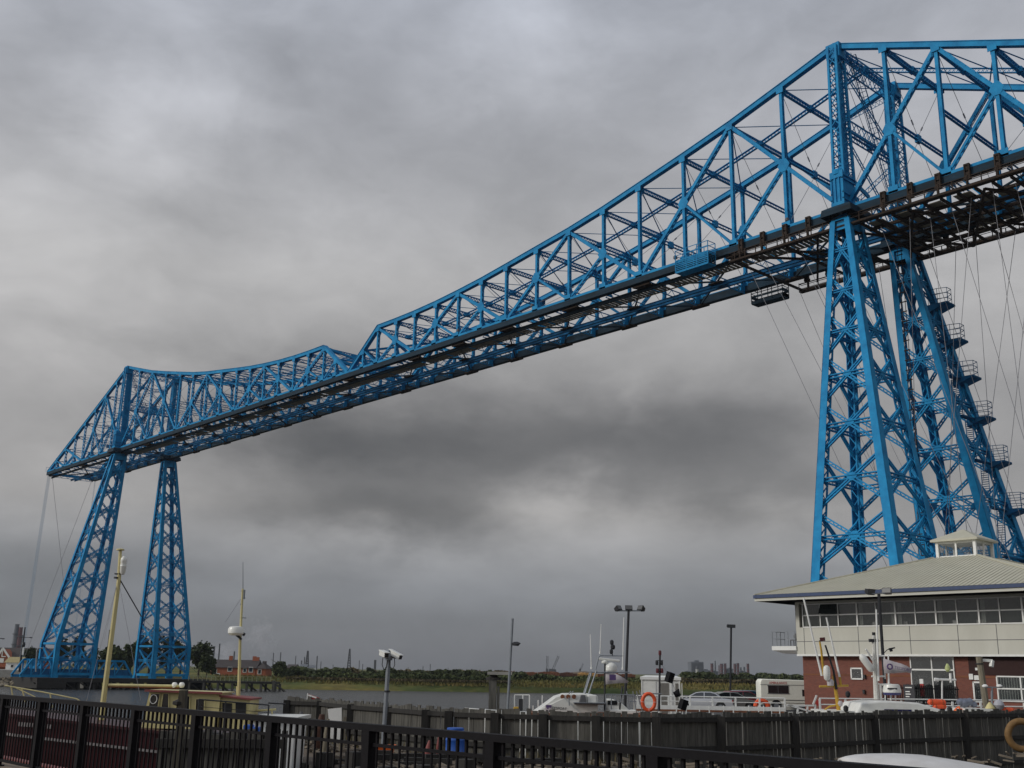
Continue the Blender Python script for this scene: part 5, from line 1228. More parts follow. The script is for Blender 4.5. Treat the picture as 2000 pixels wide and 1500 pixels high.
for x0, y0, x1, y1, rr in ((1153, 1239, 1155, 1307, .035), (1174, 1219, 1172, 1277, .03), (1218.5, 1206, 1216, 1308, .04), ):
    g = MB(); g.tube([P_(x1, y1, -1), P_(x0, y0, -1)], rr, 6, r2=rr*.6); g.tube([P_(x1, y1, -1), P_(x1, y1-4, -1)], .06, 6); g.obj('whip_aerial', 'white', pb)
g = MB()
for x, y, r in ((1195, 1255, .10), (1197, 1264, .12), (1194, 1273, .09)): g.lathe(P_(x, y, -1), [(r*.6, -.12), (r, -.05), (r, .08), (r*.4, .14)], 8)
rod(g, 1195, 1252, 1196, 1281, .03, -1, -1); g.obj('navigation_lights', 'darkpole', pb)
# handrails
g = MB()
for x0, y0, x1, y1 in ((1183, 1356, 1240, 1357), (1183, 1356, 1183, 1392), (1194, 1356, 1194, 1392), (1111, 1362, 1112, 1378), (1202, 1357, 1202, 1368), (1212, 1357, 1212, 1372), (1224, 1350, 1230, 1392), (1236, 1350, 1243, 1392), (1228, 1360, 1241, 1360), (1230, 1370, 1242, 1370), (1243, 1350, 1256, 1392), (1249, 1348, 1262, 1392), (1246, 1360, 1252, 1360), (1250, 1372, 1256, 1372), (1255, 1354, 1292, 1355), (1286, 1354, 1285, 1390), (1115, 1350, 1111, 1355), (1120, 1350, 1116, 1354)):
    rod(g, x0, y0, x1, y1, .03, -1.5, -1.5)
g.obj('handrail', 'galv', pb)
g = MB(); g.tube([P_(1210, 1392, -1.4), P_(1212, 1365, -1.4), P_(1216, 1340, -1.4)], .05, 6); g.obj('boathook', 'darkpole', pb)
c = P_(1267, 1371, -1.7); t = thing('lifebuoy', 'upright orange-red lifebuoy with white bands on the pilot launch rail', 'lifebuoy', PB.o, TH)
MB().torus(c, .32, .095, (0, 1, .05), sq=1.28).obj('ring', 'orange', t, smooth=True)
g = MB()
for k in (0, math.pi/2, math.pi, -math.pi/2): g.torus(c+Vector((math.cos(k)*.32, 0, math.sin(k)*.41)), .099, .008, (-math.sin(k), 0, math.cos(k)), 12, 5); 
g.obj('band', 'white', t)
# signal mast and dark day shapes
g = MB(); rod(g, 1287.5, 1388, 1289, 1274, .055, -1.2, -1.2); rod(g, 1282, 1290, 1295, 1290, .02, -1.2, -1.2); rod(g, 1282, 1313, 1295, 1313, .02, -1.2, -1.2); sm = g.obj('signal_mast', 'darkpole', pb)
for x, y, mm in ((1289, 1275, 'red'), (1283, 1294.5, 'dark'), (1292, 1294.5, 'dark'), (1284, 1310, 'red'), (1293, 1310, 'red')):
    g = MB(); c = P_(x, y, -1.2); g.lathe(c, [(.07, -.12), (.08, 0), (.07, .12)], 8); g.obj('signal_lamp', mat('dark_red_lens', (.10, .015, .02), .3) if mm == 'red' else 'darkpole', sm)
for i, (x, y) in enumerate(((1308, 1323), (1323, 1353), (1334, 1376))):
    c = P_(x, y, -1.2); g = MB()
    if i == 1: g.lathe(c, [(.02, .22), (.22, -.08), (.02, -.25)], 4, Vector((.4, 0, 1)))
    else: g.bar(c+Vector((-.08, 0, -.25)), c+Vector((.08, 0, .25)), .30, .34, up=(1, .6, 0))
    g.obj('day_shape', 'black', pb)
g = MB(); rod(g, 1290, 1294, 1306, 1318, .01, -1.2, -1.2); rod(g, 1310, 1328, 1320, 1350, .01, -1.2, -1.2); rod(g, 1325, 1356, 1333, 1371, .01, -1.2, -1.2); g.obj('halyard', 'cable', pb)
def flag(name, label, L0, pole_px, pts_top, pts_bot, m_, d=-1., cat='flag'):
    t = thing(name, label, cat, L0.o, TH); n = len(pts_top); m = MB()
    for i, ((xa, ya), (xb, yb)) in enumerate(zip(pts_top, pts_bot)):
        off = .10*math.sin(i*1.7); a = L0.l(xa, ya, d+off); b = L0.l(xb, yb, d+off*.6)
        m.v += [tuple(a), tuple((a+b)/2+Vector((0, .04, 0))), tuple(b)]
    for i in range(n-1):
        k = i*3; m.f += [(k, k+1, k+4, k+3), (k+1, k+2, k+5, k+4)]
    o = m.obj('cloth', m_, t, smooth=True); s = o.modifiers.new('s', 'SOLIDIFY'); s.thickness = .012
    return t
t = flag('port_flag', 'grey-white flag with a purple square emblem on the pilot launch post', PB, None, [(1183, 1310), (1193, 1313), (1203, 1316), (1213, 1321), (1228, 1331)], [(1183, 1337), (1192, 1336), (1201, 1335), (1212, 1334), (1226, 1334)], 'paper')
c = P_(1196.5, 1323, -1.12); m = MB(); m.box((c.x-.17, c.y-.03, c.z-.14), (c.x+.17, c.y-.015, c.z+.14)); m.obj('emblem', 'purple', t)

# --- second white launch with lattice mast
SB = Loc(1720, 52, 0); sb = thing('pilot_boat', 'white launch with low curved cabin, dark blue window and white mast before the office', 'boat', SB.o, TH)
S_ = lambda x, y, d=0: SB.l(x, y, d)
dk = S_(1720, 1392).z
hull(sb, SB, S_(1600, 1392).x, S_(1985, 1392).x, dk-.1, 3.6, 'boatwhite', .2, 1)
a = [S_(1652, 1393), S_(1664, 1371), S_(1700, 1367.5), S_(1730, 1368), S_(1772, 1371), S_(1815, 1384), S_(1865, 1393)]
m = MB(); m.loft([[(p.x, -1.4, p.z) for p in a], [(p.x, -1.25, p.z+.0) for p in a], [(p.x, 1.3, p.z) for p in a]]); m.obj('cabin', 'boatwhite', sb, bevel=.08)
m = MB(); a = S_(1707, 1383); b = S_(1759, 1390); m.box((a.x, -1.43, b.z), (b.x, -1.38, a.z)); m.obj('cabin_window', mat('blue_tinted_window', (.02, .02, .07), .15), sb)
m = MB(); a = S_(1812, 1382); b = S_(1821, 1388); m.box((a.x, -1.5, b.z), (b.x, -1.4, a.z)); m.obj('hatch', 'darkglass', sb)
m = MB(); a = S_(1598, 1386); b = S_(1650, 1393); m.box((a.x, -1.5, b.z), (b.x, 1.3, a.z)); m.obj('deck_coaming', 'boatwhite', sb); m = MB(); a = S_(1860, 1382); b = S_(1918, 1393); m.box((a.x, -1.4, b.z), (b.x, 1.2, a.z)); m.obj('deck_coaming', 'boatwhite', sb)
def Rod(mb, pts, r, r2=None, n=8): mb.tube([S_(x, y, d) for x, y, d in pts], r, n, r2=r2)
g = MB(); Rod(g, [(1712, 1366, 0), (1709.5, 1320, 0), (1707, 1255, 0)], .13, .09); Rod(g, [(1707, 1257, 0), (1706.5, 1241, 0)], .10, .08); ms = g.obj('mast', mat('chipped_mast_paint', (.50, .48, .42), .6, scale=12, col2=(.66, .66, .62)), sb, smooth=True)
g = MB(); Rod(g, [(1706.5, 1241, 0), (1706.4, 1235, 0)], .08, .08); g.box(tuple(S_(1700, 1254)+Vector((-.05, -.1, 0))), tuple(S_(1704, 1248)+Vector((0.05, .1, 0)))); g.box(tuple(S_(1710, 1254)+Vector((-.02, -.1, 0))), tuple(S_(1713, 1248)+Vector((0.03, .1, 0)))); g.obj('mast_lamps', 'darkpole', ms)
g = MB(); Rod(g, [(1702, 1321, 0), (1728, 1321, 0)], .04); Rod(g, [(1712, 1281, 0), (1727, 1281, 0)], .04); Rod(g, [(1713, 1335, 0), (1719, 1337, 0), (1720.5, 1367, 0)], .06); Rod(g, [(1718, 1337, 0), (1740, 1337, 0), (1746, 1340, 0)], .045); Rod(g, [(1727, 1281, 0), (1729, 1326, 0)], .03); g.obj('mast_bracket', 'white', ms)
g = MB(); c0, c1 = S_(1686, 1286, -.3), S_(1701, 1306, -.3); d = (c1-c0).normalized(); g.lathe(c0-d*.1, [(.07, -.1), (.14, 0), (.165, .12), (.165, .6), (.14, .72), (.07, .8)], 18, d); g.obj('canister', 'boatwhite', ms, smooth=True)
g = MB(); Rod(g, [(1691, 1268, -.2), (1705, 1290, -.1)], .045); g.obj('canister_strap', 'white', ms)
g = MB(); Rod(g, [(1711.5, 1190, -.2), (1716, 1330, -.2)], .035, .05); g.obj('whip_aerial', 'white', sb)
g = MB(); Rod(g, [(1735, 1279, -.2), (1736, 1338, -.2)], .03, .05); g.obj('whip_aerial', 'white', sb)
g = MB(); Rod(g, [(1725, 1277, .2), (1733, 1269, .2), (1738, 1268, .2)], .018); Rod(g, [(1736, 1268, .2), (1748, 1265, .2)], .045, .03); Rod(g, [(1738, 1271, .2), (1743, 1270, .2)], .05); g.obj('wind_vane', 'darkpole', ms)
c = S_(1742, 1354); g = MB(); g.lathe(c, [(.42, .03), (.42, .14), (.36, .37), (.30, .41)], 24); rd = g.obj('radar_dome', 'boatwhite', sb, smooth=True)
g = MB(); g.lathe(c, [(.36, -.08), (.425, .025), (.425, .03)], 24); g.obj('dome_base', mat('indigo_paint', (.05, .05, .17), .4), rd)
g = MB(); a = c+Vector((-.22, -.405, .17)); g.box((a.x-.1, a.y, a.z), (a.x+.34, a.y+.03, a.z+.07)); g.obj('dome_marking', 'inkblack', rd)
g = MB(); 
for x in (1729, 1740, 1749): Rod(g, [(x, 1356, 0), (x, 1368, 0)], .035)
g.obj('dome_stand', 'white', sb)
# yellow antenna stand
g = MB(); Rod(g, [(1639, 1392, 0), (1634, 1360, 0), (1628, 1320, 0)], .10, .07); Rod(g, [(1600, 1341, 0), (1657, 1339, 0)], .05); Rod(g, [(1609, 1318, 0), (1604, 1270, 0), (1601, 1253, 0)], .06, .04); Rod(g, [(1606, 1390, 0), (1620, 1380, 0), (1634, 1377, 0)], .04); Rod(g, [(1642, 1339, 0), (1640, 1322, 0)], .06); ys = g.obj('yellow_mast', 'mustard', sb)
g = MB(); Rod(g, [(1634, 1346, -.1), (1628, 1310, -.1), (1612, 1260, -.1)], .06, .04); Rod(g, [(1600, 1252, 0), (1606, 1251, 0)], .03); g.obj('mast_cable', 'darkpole', ys)
g = MB(); Rod(g, [(1606, 1245, 0), (1607, 1252, 0)], .13, .13); g.obj('mast_light', mat('dark_red_glass', (.10, .02, .02), .3), ys)
g = MB(); Rod(g, [(1605, 1320, -.2), (1569.5, 1168, -.2)], .05, .04); g.obj('whip_aerial', 'white', sb)
g = MB(); Rod(g, [(1640, 1322, -.2), (1614, 1206, -.2)], .05, .04); g.obj('whip_aerial', 'white', sb)
c = S_(1615, 1318, -.3); g = MB(); g.lathe(c, [(.07, -.25), (.14, -.17), (.16, .0), (.16, .22), (.13, .36), (.05, .42)], 16); g.obj('canister', 'boatwhite', ys, smooth=True)
g = MB(); g.lathe(S_(1622, 1335, -.2), [(.14, -.1), (.16, .1), (.08, .2)], 10); g.obj('mast_fitting', 'paper', ys)
g = MB(); a = S_(1640, 1374); g.lathe(a, [(.1, -.12), (.15, 0), (.1, .12)], 10); g.obj('deck_light', 'paper', sb)
for x, y in ((1656, 1356), (1652, 1384), (1855, 1386)): g = MB(); g.lathe(S_(x, y, -1.6), [(.04, -.15), (.11, -.07), (.11, .07), (.04, .14)], 12); g.obj('fender_ball', 'rubber', sb, smooth=True)
# flag with port lettering on this launch
t = flag('port_flag', 'grey-white flag lettered in purple streaming from the second launch mast', SB, None, [(1725, 1286), (1742, 1291), (1760, 1296), (1772, 1301), (1781, 1306)], [(1727, 1315), (1744, 1315), (1758, 1314), (1770, 1313), (1779, 1315)], 'paper', d=-.6)
a = S_(1755, 1305, -.78); b = S_(1775, 1310, -.78); c = (a+b)/2
lettering('TEESPORT', .17, 'purple', t, facing((c.x-.05, c.y-.04, c.z+.02), b-a, (0.1, 0, 1)))
c = S_(1738, 1302, -.8); m = MB(); m.torus(c, .11, .035, (0, 1, 0), 16, 6); m.obj('emblem', 'purple', t)
# radar T aerial and blurred light near the door
g = MB(); Rod(g, [(1825, 1327, .3), (1867, 1328, .3)], .05); Rod(g, [(1825, 1327, .3), (1833, 1328, .3)], .08); Rod(g, [(1856, 1315, .3), (1857, 1333, .3)], .06); Rod(g, [(1840, 1329, .3), (1840, 1392, .3)], .04); g.obj('aerial_stand', 'white', sb)
g = MB(); Rod(g, [(1849, 1308, .3), (1853, 1308, .3)], .1); g.lathe(S_(1851, 1307, .3), [(.13, -.05), (.11, .1), (.04, .25)], 10); g.obj('lantern', mat('lime_lens', (.45, .5, .2), .3), sb)
for i, (xa, ya, xb, yb) in enumerate(((1812, 1371, 1847, 1372), (1822, 1380, 1848, 1380), (1958, 1387, 1982, 1388))):
    t = thing('liferaft_roll', ['upper of two orange-red rolls stacked on the launch foredeck', 'lower of two orange-red rolls stacked on the launch foredeck', 'orange-red roll lying behind the fence by the right frame edge'][i], 'buoyancy roll', SB.o, TH, 'orange rolls on the launch')
    a, b = S_(xa, ya, -.6), S_(xb, yb, -.6); d = (b-a).normalized(); ln = (b-a).length; m = MB(); m.lathe(a, [(.06, 0), (.13, .06), (.14, ln/2), (.13, ln-.06), (.06, ln)], 14, d); m.obj('roll', 'orange', t, smooth=True)
    m = MB(); 
    for f in (.2, .8): m.torus(a+d*ln*f, .142, .012, d, 14, 5)
    m.obj('strap', 'rust', t)
t = thing('rope_heap', 'heap of orange and yellow rope on the launch bow above the fence', 'rope', SB.o, TH); m = MB()
for i in range(9): c = S_(1868+random.uniform(0, 14), 1389+random.uniform(-4, 2), -1); m.torus(c, random.uniform(.08, .16), .03, (random.uniform(-1, 1), random.uniform(-1, 1), 1), 12, 5)
m.obj('rope', 'orange2', t)
t = thing('grey_engine', 'grey metal deck winch on the launch foredeck left of the timber post', 'winch', SB.o, TH); m = MB()
for x, y, r in ((1876, 1371, .16), (1884, 1373, .2), (1893, 1371, .17), (1902, 1376, .13)): m.lathe(S_(x, y, -.4), [(r*.6, -r), (r, -r*.4), (r, r*.5), (r*.5, r)], 12, (1, .3, .2))
m.tube([S_(1890, 1368, -.4), S_(1908, 1378, -.4)], .06, 8); m.obj('drum', mat('blue_grey_metal', (.20, .22, .27), .4, metal=.5), t, smooth=True)
t = thing('yellow_cap_buoy', 'pale yellow mooring buoy right of the timber post', 'buoy', SB.o, TH); m = MB(); m.lathe(S_(1934, 1385, -.6), [(.05, -.2), (.2, -.1), (.22, .05), (.12, .2), (.04, .3)], 14); m.obj('buoy', 'yellow', t, smooth=True)
t = thing('grey_fender_ball', 'round pale grey fender beside the orange roll', 'fender', SB.o, TH); m = MB(); m.lathe(S_(1951, 1377, -.6), [(.03, -.24), (.18, -.15), (.24, 0), (.18, .15), (.05, .24)], 16); m.obj('ball', mat('grey_fender', (.35, .35, .38), .5), t, smooth=True)
# thin T poles right of the timber post
t = thing('berth_lamp', 'low grey pole with a crossarm and two small lamps in front of the barred window', 'lamp post', SB.o, TH)
m = MB(); m.tube([S_(1938, 1392), S_(1937, 1349)], .05, 6); m.tube([S_(1921, 1342), S_(1957, 1343)], .03, 6); m.tube([S_(1938, 1392), S_(1938, 1342)], .04, 6); m.obj('pole', 'galv', t)
for x in (1924, 1952): m = MB(); m.lathe(S_(x, 1341), [(.12, -.02), (.14, .04), (.06, .1)], 12); m.obj('lamp', 'white', t)
# small ensign behind fence
EN = Loc(600, 50, 1); t = flag('ensign', 'small red ensign flying just above the left part of the wooden fence', EN, None, [(602, 1355), (610, 1358), (618, 1361), (629, 1365)], [(603, 1365), (610, 1366), (619, 1366), (628, 1366.5)], 'red', d=0)
m = MB(); m.tube([(0, 0, -1), EN.l(601, 1354)], .02, 6); m.obj('staff', 'white', t)
m = MB(); a = EN.l(602, 1357.5, -.03); b = EN.l(618, 1363, -.05); m.bar(a, b, .02, .06); m.bar(EN.l(607, 1357, -.04), EN.l(606, 1364, -.04), .02, .06); m.obj('cross', 'white', t)

# --- yellow and maroon tug at the left
TG = Loc(200, 34, 0); tg = thing('tugboat', 'old tug with cream-yellow wheelhouse, maroon hull and two cream masts at the left', 'boat', TG.o, TH)
T_ = lambda x, y, d=0: TG.l(x, y, d)
rings = []
for i in range(21):
    f = i/20; px_ = -160+(540+160)*f; zd = T_(px_, 1383+px_*.115 if px_ > 0 else 1383+px_*.16).z; w = 1.9*(1-max(0, .35-f)/.35*.8)*(1-max(0, f-.8)/.2*.35); x = T_(px_, 1400).x
    rings.append([(x, -w, zd), (x, -w*.95, zd*.6), (x, -w*.75, -.4), (x, w*.75, -.4), (x, w*.95, zd*.6), (x, w, zd)])
MB().loft(rings).obj('hull', 'hullred', tg, smooth=True)
m = MB()
for i in range(20):
    r0, r1 = rings[i], rings[i+1]
    if i < 19: m.bar(Vector(r0[0])+Vector((0, -.03, -.52)), Vector(r1[0])+Vector((0, -.03, -.52)), .03, .07)
m.obj('hull_line', 'fadedwhite', tg)
m = MB()
for i in range(20): m.bar(Vector(rings[i][0])+Vector((0, -.02, 0)), Vector(rings[i+1][0])+Vector((0, -.02, 0)), .1, .08)
m.obj('rubbing_rail', 'hullred', tg)
m = MB()                                          # faded illegible name strokes on the bow
for px_ in list(range(36, 66, 5))+list(range(82, 102, 5)):
    c = T_(px_, 1412+px_*.08, -2); m.box((c.x-.02, -1.95, c.z-.05), (c.x+.02, -1.93, c.z+.06))
m.obj('faded_marking', 'fadedwhite', tg)
def trod(mb, pts, r, r2=None): mb.tube([T_(x, y, d) for x, y, d in pts], r, 8, r2=r2)
g = MB(); trod(g, [(201, 1375, 0), (196, 1420, 0)], .085, .09); trod(g, [(201, 1375, 0), (232, 1135, 0), (235, 1076, 0)], .085, .05); g.lathe(T_(235, 1075), [(.12, 0), (.12, .04), (.05, .06)], 10); ma = g.obj('main_mast', 'yellow', tg, smooth=True)
g = MB(); g.lathe(T_(239.5, 1117, -.1), [(.04, -.08), (.085, 0), (.09, .15), (.1, .17), (.09, .2), (.09, .30), (.1, .32), (.085, .42), (.04, .48)], 14); g.obj('mast_canister', 'boatwhite', ma, smooth=True)
g = MB(); g.box(tuple(T_(226, 1122)+Vector((-.02, -.06, 0))), tuple(T_(240, 1120)+Vector((.02, .06, 0)))); g.lathe(T_(228, 1130), [(.09, 0), (.09, .05)], 10); g.obj('mast_bracket', 'darkpole', ma)
g = MB(); trod(g, [(212, 1338, 0), (352, 1340, 0)], .045, .04); sp_ = g.obj('derrick_boom', 'yellow', tg)
g = MB(); trod(g, [(212, 1341, 0), (350, 1343.5, 0)], .028); g.obj('boom_underside', 'rust', sp_)
for x in (341, 355): g = MB(); g.lathe(T_(x, 1338), [(.03, -.07), (.08, -.04), (.08, .04), (.03, .07)], 12, (.5, 1, 0)); g.obj('boom_block', 'white', sp_)
g = MB(); trod(g, [(232, 1128, 0), (276, 1204, 0)], .018); trod(g, [(276, 1204, 0), (415, 1345, 2)], .004)
g.obj('stay', 'darkpole', tg)
g = MB()
for a, b in (((231, 1130), (168, 1372)), ((231, 1130), (275, 1368)), ((229, 1140), (203, 1250)), ((470, 1170), (440, 1215))): trod(g, [(*a, 0), (*b, -.8)], .006)
g.obj('rigging', 'cable', tg)
# wheelhouse
wx0, wx1 = T_(306, 1395).x, T_(444, 1395).x; wz0 = T_(350, 1420).z; 
zt1 = T_(311, 1349).z; zt2 = T_(447, 1354).z
fy = -.95
m = MB(); xs_ = (wx0, T_(312, 1349).x, T_(445, 1354).x, wx1)
m.prism([(T_(303, 1384).x-.06, fy, wz0), (T_(312, 1350).x, fy, zt1), (T_(447, 1354).x, fy, zt2), (T_(441, 1395).x, fy, wz0)], (0, 1.35, 0)); wh = m.obj('wheelhouse', 'yellow', tg)
m = MB(); m.prism([(T_(309, 1348).x-.05, fy-.1, zt1+.01), (T_(450, 1353).x, fy-.1, zt2+.01), (T_(450, 1353).x, fy+1.5, zt2+.01), (T_(309, 1348).x-.05, fy+1.5, zt1+.01)], (0, 0, .03)); m.obj('wheelhouse_roof', 'yellow', wh)
m = MB(); m.bar((T_(309, 1348).x-.06, fy-.12, zt1+.02), (T_(450, 1353).x+.02, fy-.12, zt2+.02), .04, .06); m.obj('roof_rim', 'dullred', wh)
def win(poly, nm='window', gm='darkglass', par=None):
    P = [T_(x, y, 0) for x, y in poly]; P = [Vector((p.x, fy-.025, p.z)) for p in P]; m = MB(); m.prism(P, (0, .03, 0)); o = m.obj(nm, gm, par or wh)
    f = MB(); c = sum(P, Vector((0, 0, 0)))/len(P)
    for a, b in zip(P, P[1:]+P[:1]): f.bar(a+Vector((0, -.01, 0)), b+Vector((0, -.01, 0)), .022, .022, up=(0, 1, 0))
    f.obj('window_frame', 'yellow', o); return o
w1_ = win([(310, 1382), (315, 1353), (333, 1353), (328, 1382)]); win([(334, 1383), (338, 1353), (349, 1353), (349, 1384)]); win([(361, 1387), (367, 1356), (389, 1358), (388, 1389)]); w4 = win([(399, 1386), (400, 1364), (405, 1363), (414, 1363), (417, 1365), (416, 1386)], gm='darkglass')
m = MB(); c = T_(321, 1364); m.torus((c.x, fy-.09, c.z), .10, .009, (0, 1, 0), 20, 6, sq=1.25); m.obj('ring_ornament', 'white', wh)
m = MB(); c0, c1 = T_(447, 1362), T_(501, 1368); z0_ = wz0; m.prism([(c0.x, fy+.1, z0_), (c0.x, fy+.1, c0.z+.02), (c1.x, fy+.1, c1.z+.02), (T_(498, 1398).x, fy+.1, z0_)], (0, 1.2, 0)); af = m.obj('aft_cabin', 'yellow', tg)
m = MB(); m.prism([(c0.x-.05, fy-.02, c0.z+.03), (c1.x+.06, fy-.02, c1.z+.03), (c1.x+.06, fy+1.4, c1.z+.03), (c0.x-.05, fy+1.4, c0.z+.03)], (0, 0, .05)); m.obj('aft_roof', 'dullred', af)
for a, b in ((449, 467), (474, 494)):
    P = [T_(a, 1398), T_(a, 1371), T_(b, 1372), T_(b-1, 1398)]; m = MB(); m.prism([(p.x, fy+.06, p.z) for p in P], (0, .04, 0)); m.obj('window', 'dark', af)
g = MB(); trod(g, [(466, 1368, 0), (469, 1250, 0), (474, 1150, 0)], .052, .032); trod(g, [(463, 1340, 0), (463, 1365, 0)], .03); rm = g.obj('radar_mast', 'yellow', tg, smooth=True)
g = MB(); trod(g, [(474.5, 1152, 0), (474.5, 1098, 0)], .014, .009); trod(g, [(476, 1170, 0), (477.5, 1152, 0)], .03); trod(g, [(471, 1154, 0), (479, 1154, 0)], .02); trod(g, [(472, 1168, 0), (479, 1168, 0)], .02); trod(g, [(468, 1206, 0), (481, 1207, 0)], .014); trod(g, [(470, 1180, 0), (474, 1181, 0)], .03); g.obj('mast_top_aerial', 'galv', rm)
g = MB(); c = T_(460.5, 1237, -.1); g.lathe(c, [(.17, -.06), (.235, 0), (.24, .12), (.2, .19), (.12, .21)], 24); rd = g.obj('radar_dome', 'boatwhite', rm, smooth=True)
g = MB(); trod(g, [(462, 1240, -.05), (472, 1249, -.03)], .04, .03); trod(g, [(472, 1236, 0), (478, 1240, 0)], .05); g.obj('radar_bracket', 'darkpole', rm)
# forecastle rails
g = MB(); trod(g, [(10, 1339, -1.2), (85, 1352, -1.2), (150, 1365, -1.2), (156, 1369, -1.2)], .018)
for x, y, x2, y2 in ((22, 1341, 26, 1368), (43, 1345, 50, 1372), (98, 1355, 102, 1382)): trod(g, [(x, y, -1.2), (x2, y2, -1.2)], .02)
trod(g, [(30, 1343, -1.2), (60, 1357, -1.2), (90, 1372, -1.2)], .015); g.obj('bow_rail', 'yellow', tg)
g = MB(); trod(g, [(500, 1388, 0), (539, 1385.5, 0)], .03); trod(g, [(531, 1387, 0), (532, 1400, 0)], .025); g.obj('stern_rail', 'yellow', tg)
# brown post in front, black jetty rail
L0 = Loc(355, 29, 0); t = thing('mooring_pile', 'square brown timber pile standing in front of the tug wheelhouse', 'mooring pile', L0.o, TH)
a, b = L0.l(346, 1420), L0.l(362, 1347); m = MB(); m.box((a.x, -.12, -1), (b.x+.04, .14, b.z-.01)); m.obj('pile', mat('brown_timber', (.035, .03, .02), .9, col2=(.08, .07, .05), stretch=(4, 4, .6)), t)
m = MB(); m.lathe((0, 0, L0.l(350, 1380).z), [(.0, 0), (.16, .05), (.16, .12), (.0, .2)], 8); m.obj('pile_band', 'darktimber', t)
L0 = Loc(460, 30, 0); t = thing('jetty_handrail', 'thin black handrail on the dark timber jetty in front of the tug', 'railing', L0.o, TH)
m = MB(); m.tube([L0.l(389, 1366), L0.l(525, 1377)], .02, 6); m.tube([L0.l(389, 1380), L0.l(525, 1392)], .008, 6)
for x, y in ((389, 1366), (441, 1369), (525, 1377)): a = L0.l(x, y); m.tube([a, (a.x, 0, 1.2)], .022, 6)
m.tube([L0.l(524, 1373), L0.l(558, 1375)], .02, 6); m.obj('handrail', 'darkpole', t)
t = thing('timber_jetty', 'dark tarred timber jetty of close piles in front of the tug', 'jetty', L0.o, TH); 
m = MB(); k = 0
x = L0.l(312, 1450).x; xe = L0.l(560, 1450).x
while x < xe:
    zt = L0.l(312+(560-312)*(x-L0.l(312, 1450).x)/(xe-L0.l(312, 1450).x), 1424+random.uniform(-6, 10)).z; w = random.uniform(.12, .24); m.box((x, -.15+random.uniform(-.1, .1), -1), (x+w, .1, zt)); x += w+random.uniform(0, .09)
m.obj('pile_row', 'timber', t); m = MB(); a = L0.l(312, 1450); b = L0.l(560, 1452); m.bar(a+Vector((0, -.25, 0)), b+Vector((0, -.25, 0)), .2, .22); m.bar(a+Vector((0, -.25, -.9)), b+Vector((0, -.25, -.9)), .2, .22); m.box((a.x, .1, 1.6), (b.x, 1.5, 1.75)); m.obj('waling', 'darktimber', t)
m = MB(); 
for px_, py_, s, col in ((478, 1426, .12, 'bluebin'), (490, 1432, .14, 'bluebin')): 
    c = L0.l(px_, py_); t = thing('blue_crate', ['blue plastic crate on the timber jetty, nearer the tug cabin', 'second smaller blue crate beside it on the timber jetty'][0 if px_ == 478 else 1], 'crate', L0.o+RH*c.x+Z*(1.75), TH, 'blue crates on the jetty')
    m = MB(); hh = c.z-1.75+s; m.box((-s, .3, 0), (s, .6, max(.25, hh))); m.obj('crate', col, t, bevel=.03)
for px_, py_, s in ((466, 1423, .2), (482, 1432, .22)):
    pass
# ============================================================= FAR BANK
tag(MB().box((170.5, -23.5, 1.35), (185, 12.5, 2.15)).obj('pier_platform', 'darktimber'), kind='structure')
pier = thing('bridge_pier', 'dark timber pier of raking piles under the far bridge tower', 'pier', (177, -5, 0))
m = MB(); m.box((-7, 12, .2), (6, 17.6, 1.35)); m.box((-6.2, -18, .0), (6, -12, 1.35)); m.obj('crosshead', 'darktimber', pier)
m = MB()
for y in range(-18, 18, 3):
    for x in (-6, -2, 2, 6): m.bar((x, y, -1), (x+.1, y+.2, 1.35), .45, .45)
    m.bar((-6.1, y, -.5), (-6.1, y+3, 1.3), .25, .2)
m.obj('pile', 'darktimber', pier)
for lg_y in (4.5, -15.8):
    for x in (-3.8, 4):
        m = MB(); m.lathe((x, lg_y+5, -1), [(1.3, 0), (1.3, 2.6)], 16); m.obj('caisson', 'darktimber', pier)
ld = thing('landing_barrier', 'long low blue trussed landing frame between the feet of the far tower', 'landing stage', (176.5, 2.5, 2.15))
m = MB(); y0, y1 = 12.0, -10.5
for x in (-2.2, 2.8):
    m.bar((x, y0-2, 3.4), (x, y1+2, 3.4), .35, .4); m.bar((x, y0, .3), (x, y1, .3), .35, .5); m.bar((x, y0-2, 3.4), (x, y0, .4), .35, .35); m.bar((x, y1+2, 3.4), (x, y1, .4), .35, .35)
    for i in range(10): ya = y0-2+(y1+2-y0+2)*i/10; yb = y0-2+(y1+2-y0+2)*(i+1)/10; m.bar((x, ya, .3), (x, ya, 3.4), .22, .22); m.bar((x, ya, .4), (x, yb, 3.3), .16, .16)
m.obj('truss', 'blue', ld); m = MB(); m.box((-2.1, y1+.5, .3), (-2.0, y0-.5, 1.7)); m.obj('parapet', 'blue_dirty', ld)
for sx, sy, nm in ((4.6, 6.2, 0), (1.2, 8.6, 1)):
    g = thing('landing_gate', ['small blue A-frame gate at the far left foot of the far tower', 'second blue A-frame gate nearer the river at the far tower foot'][nm], 'gate', (176.5+sx, 2.5+sy, 2.15), .2, 'gates by the far tower')
    m = MB()
    for k in (-1, 1): m.bar((k*1.2, 0, 0), (k*.3, 0, 3.4), .2, .2); m.bar((k*1.2, 1, 0), (k*.3, 1, 3.4), .2, .2)
    m.bar((-.9, 0, 1.2), (.9, 0, 1.2), .15, .15); m.bar((0, 0, 3.4), (0, 1, 3.4), .25, .25); m.obj('frame', 'blue', g); m = MB(); m.box((-1, .1, .1), (1, .2, 2.2)); m.obj('leaf', 'blue', g)
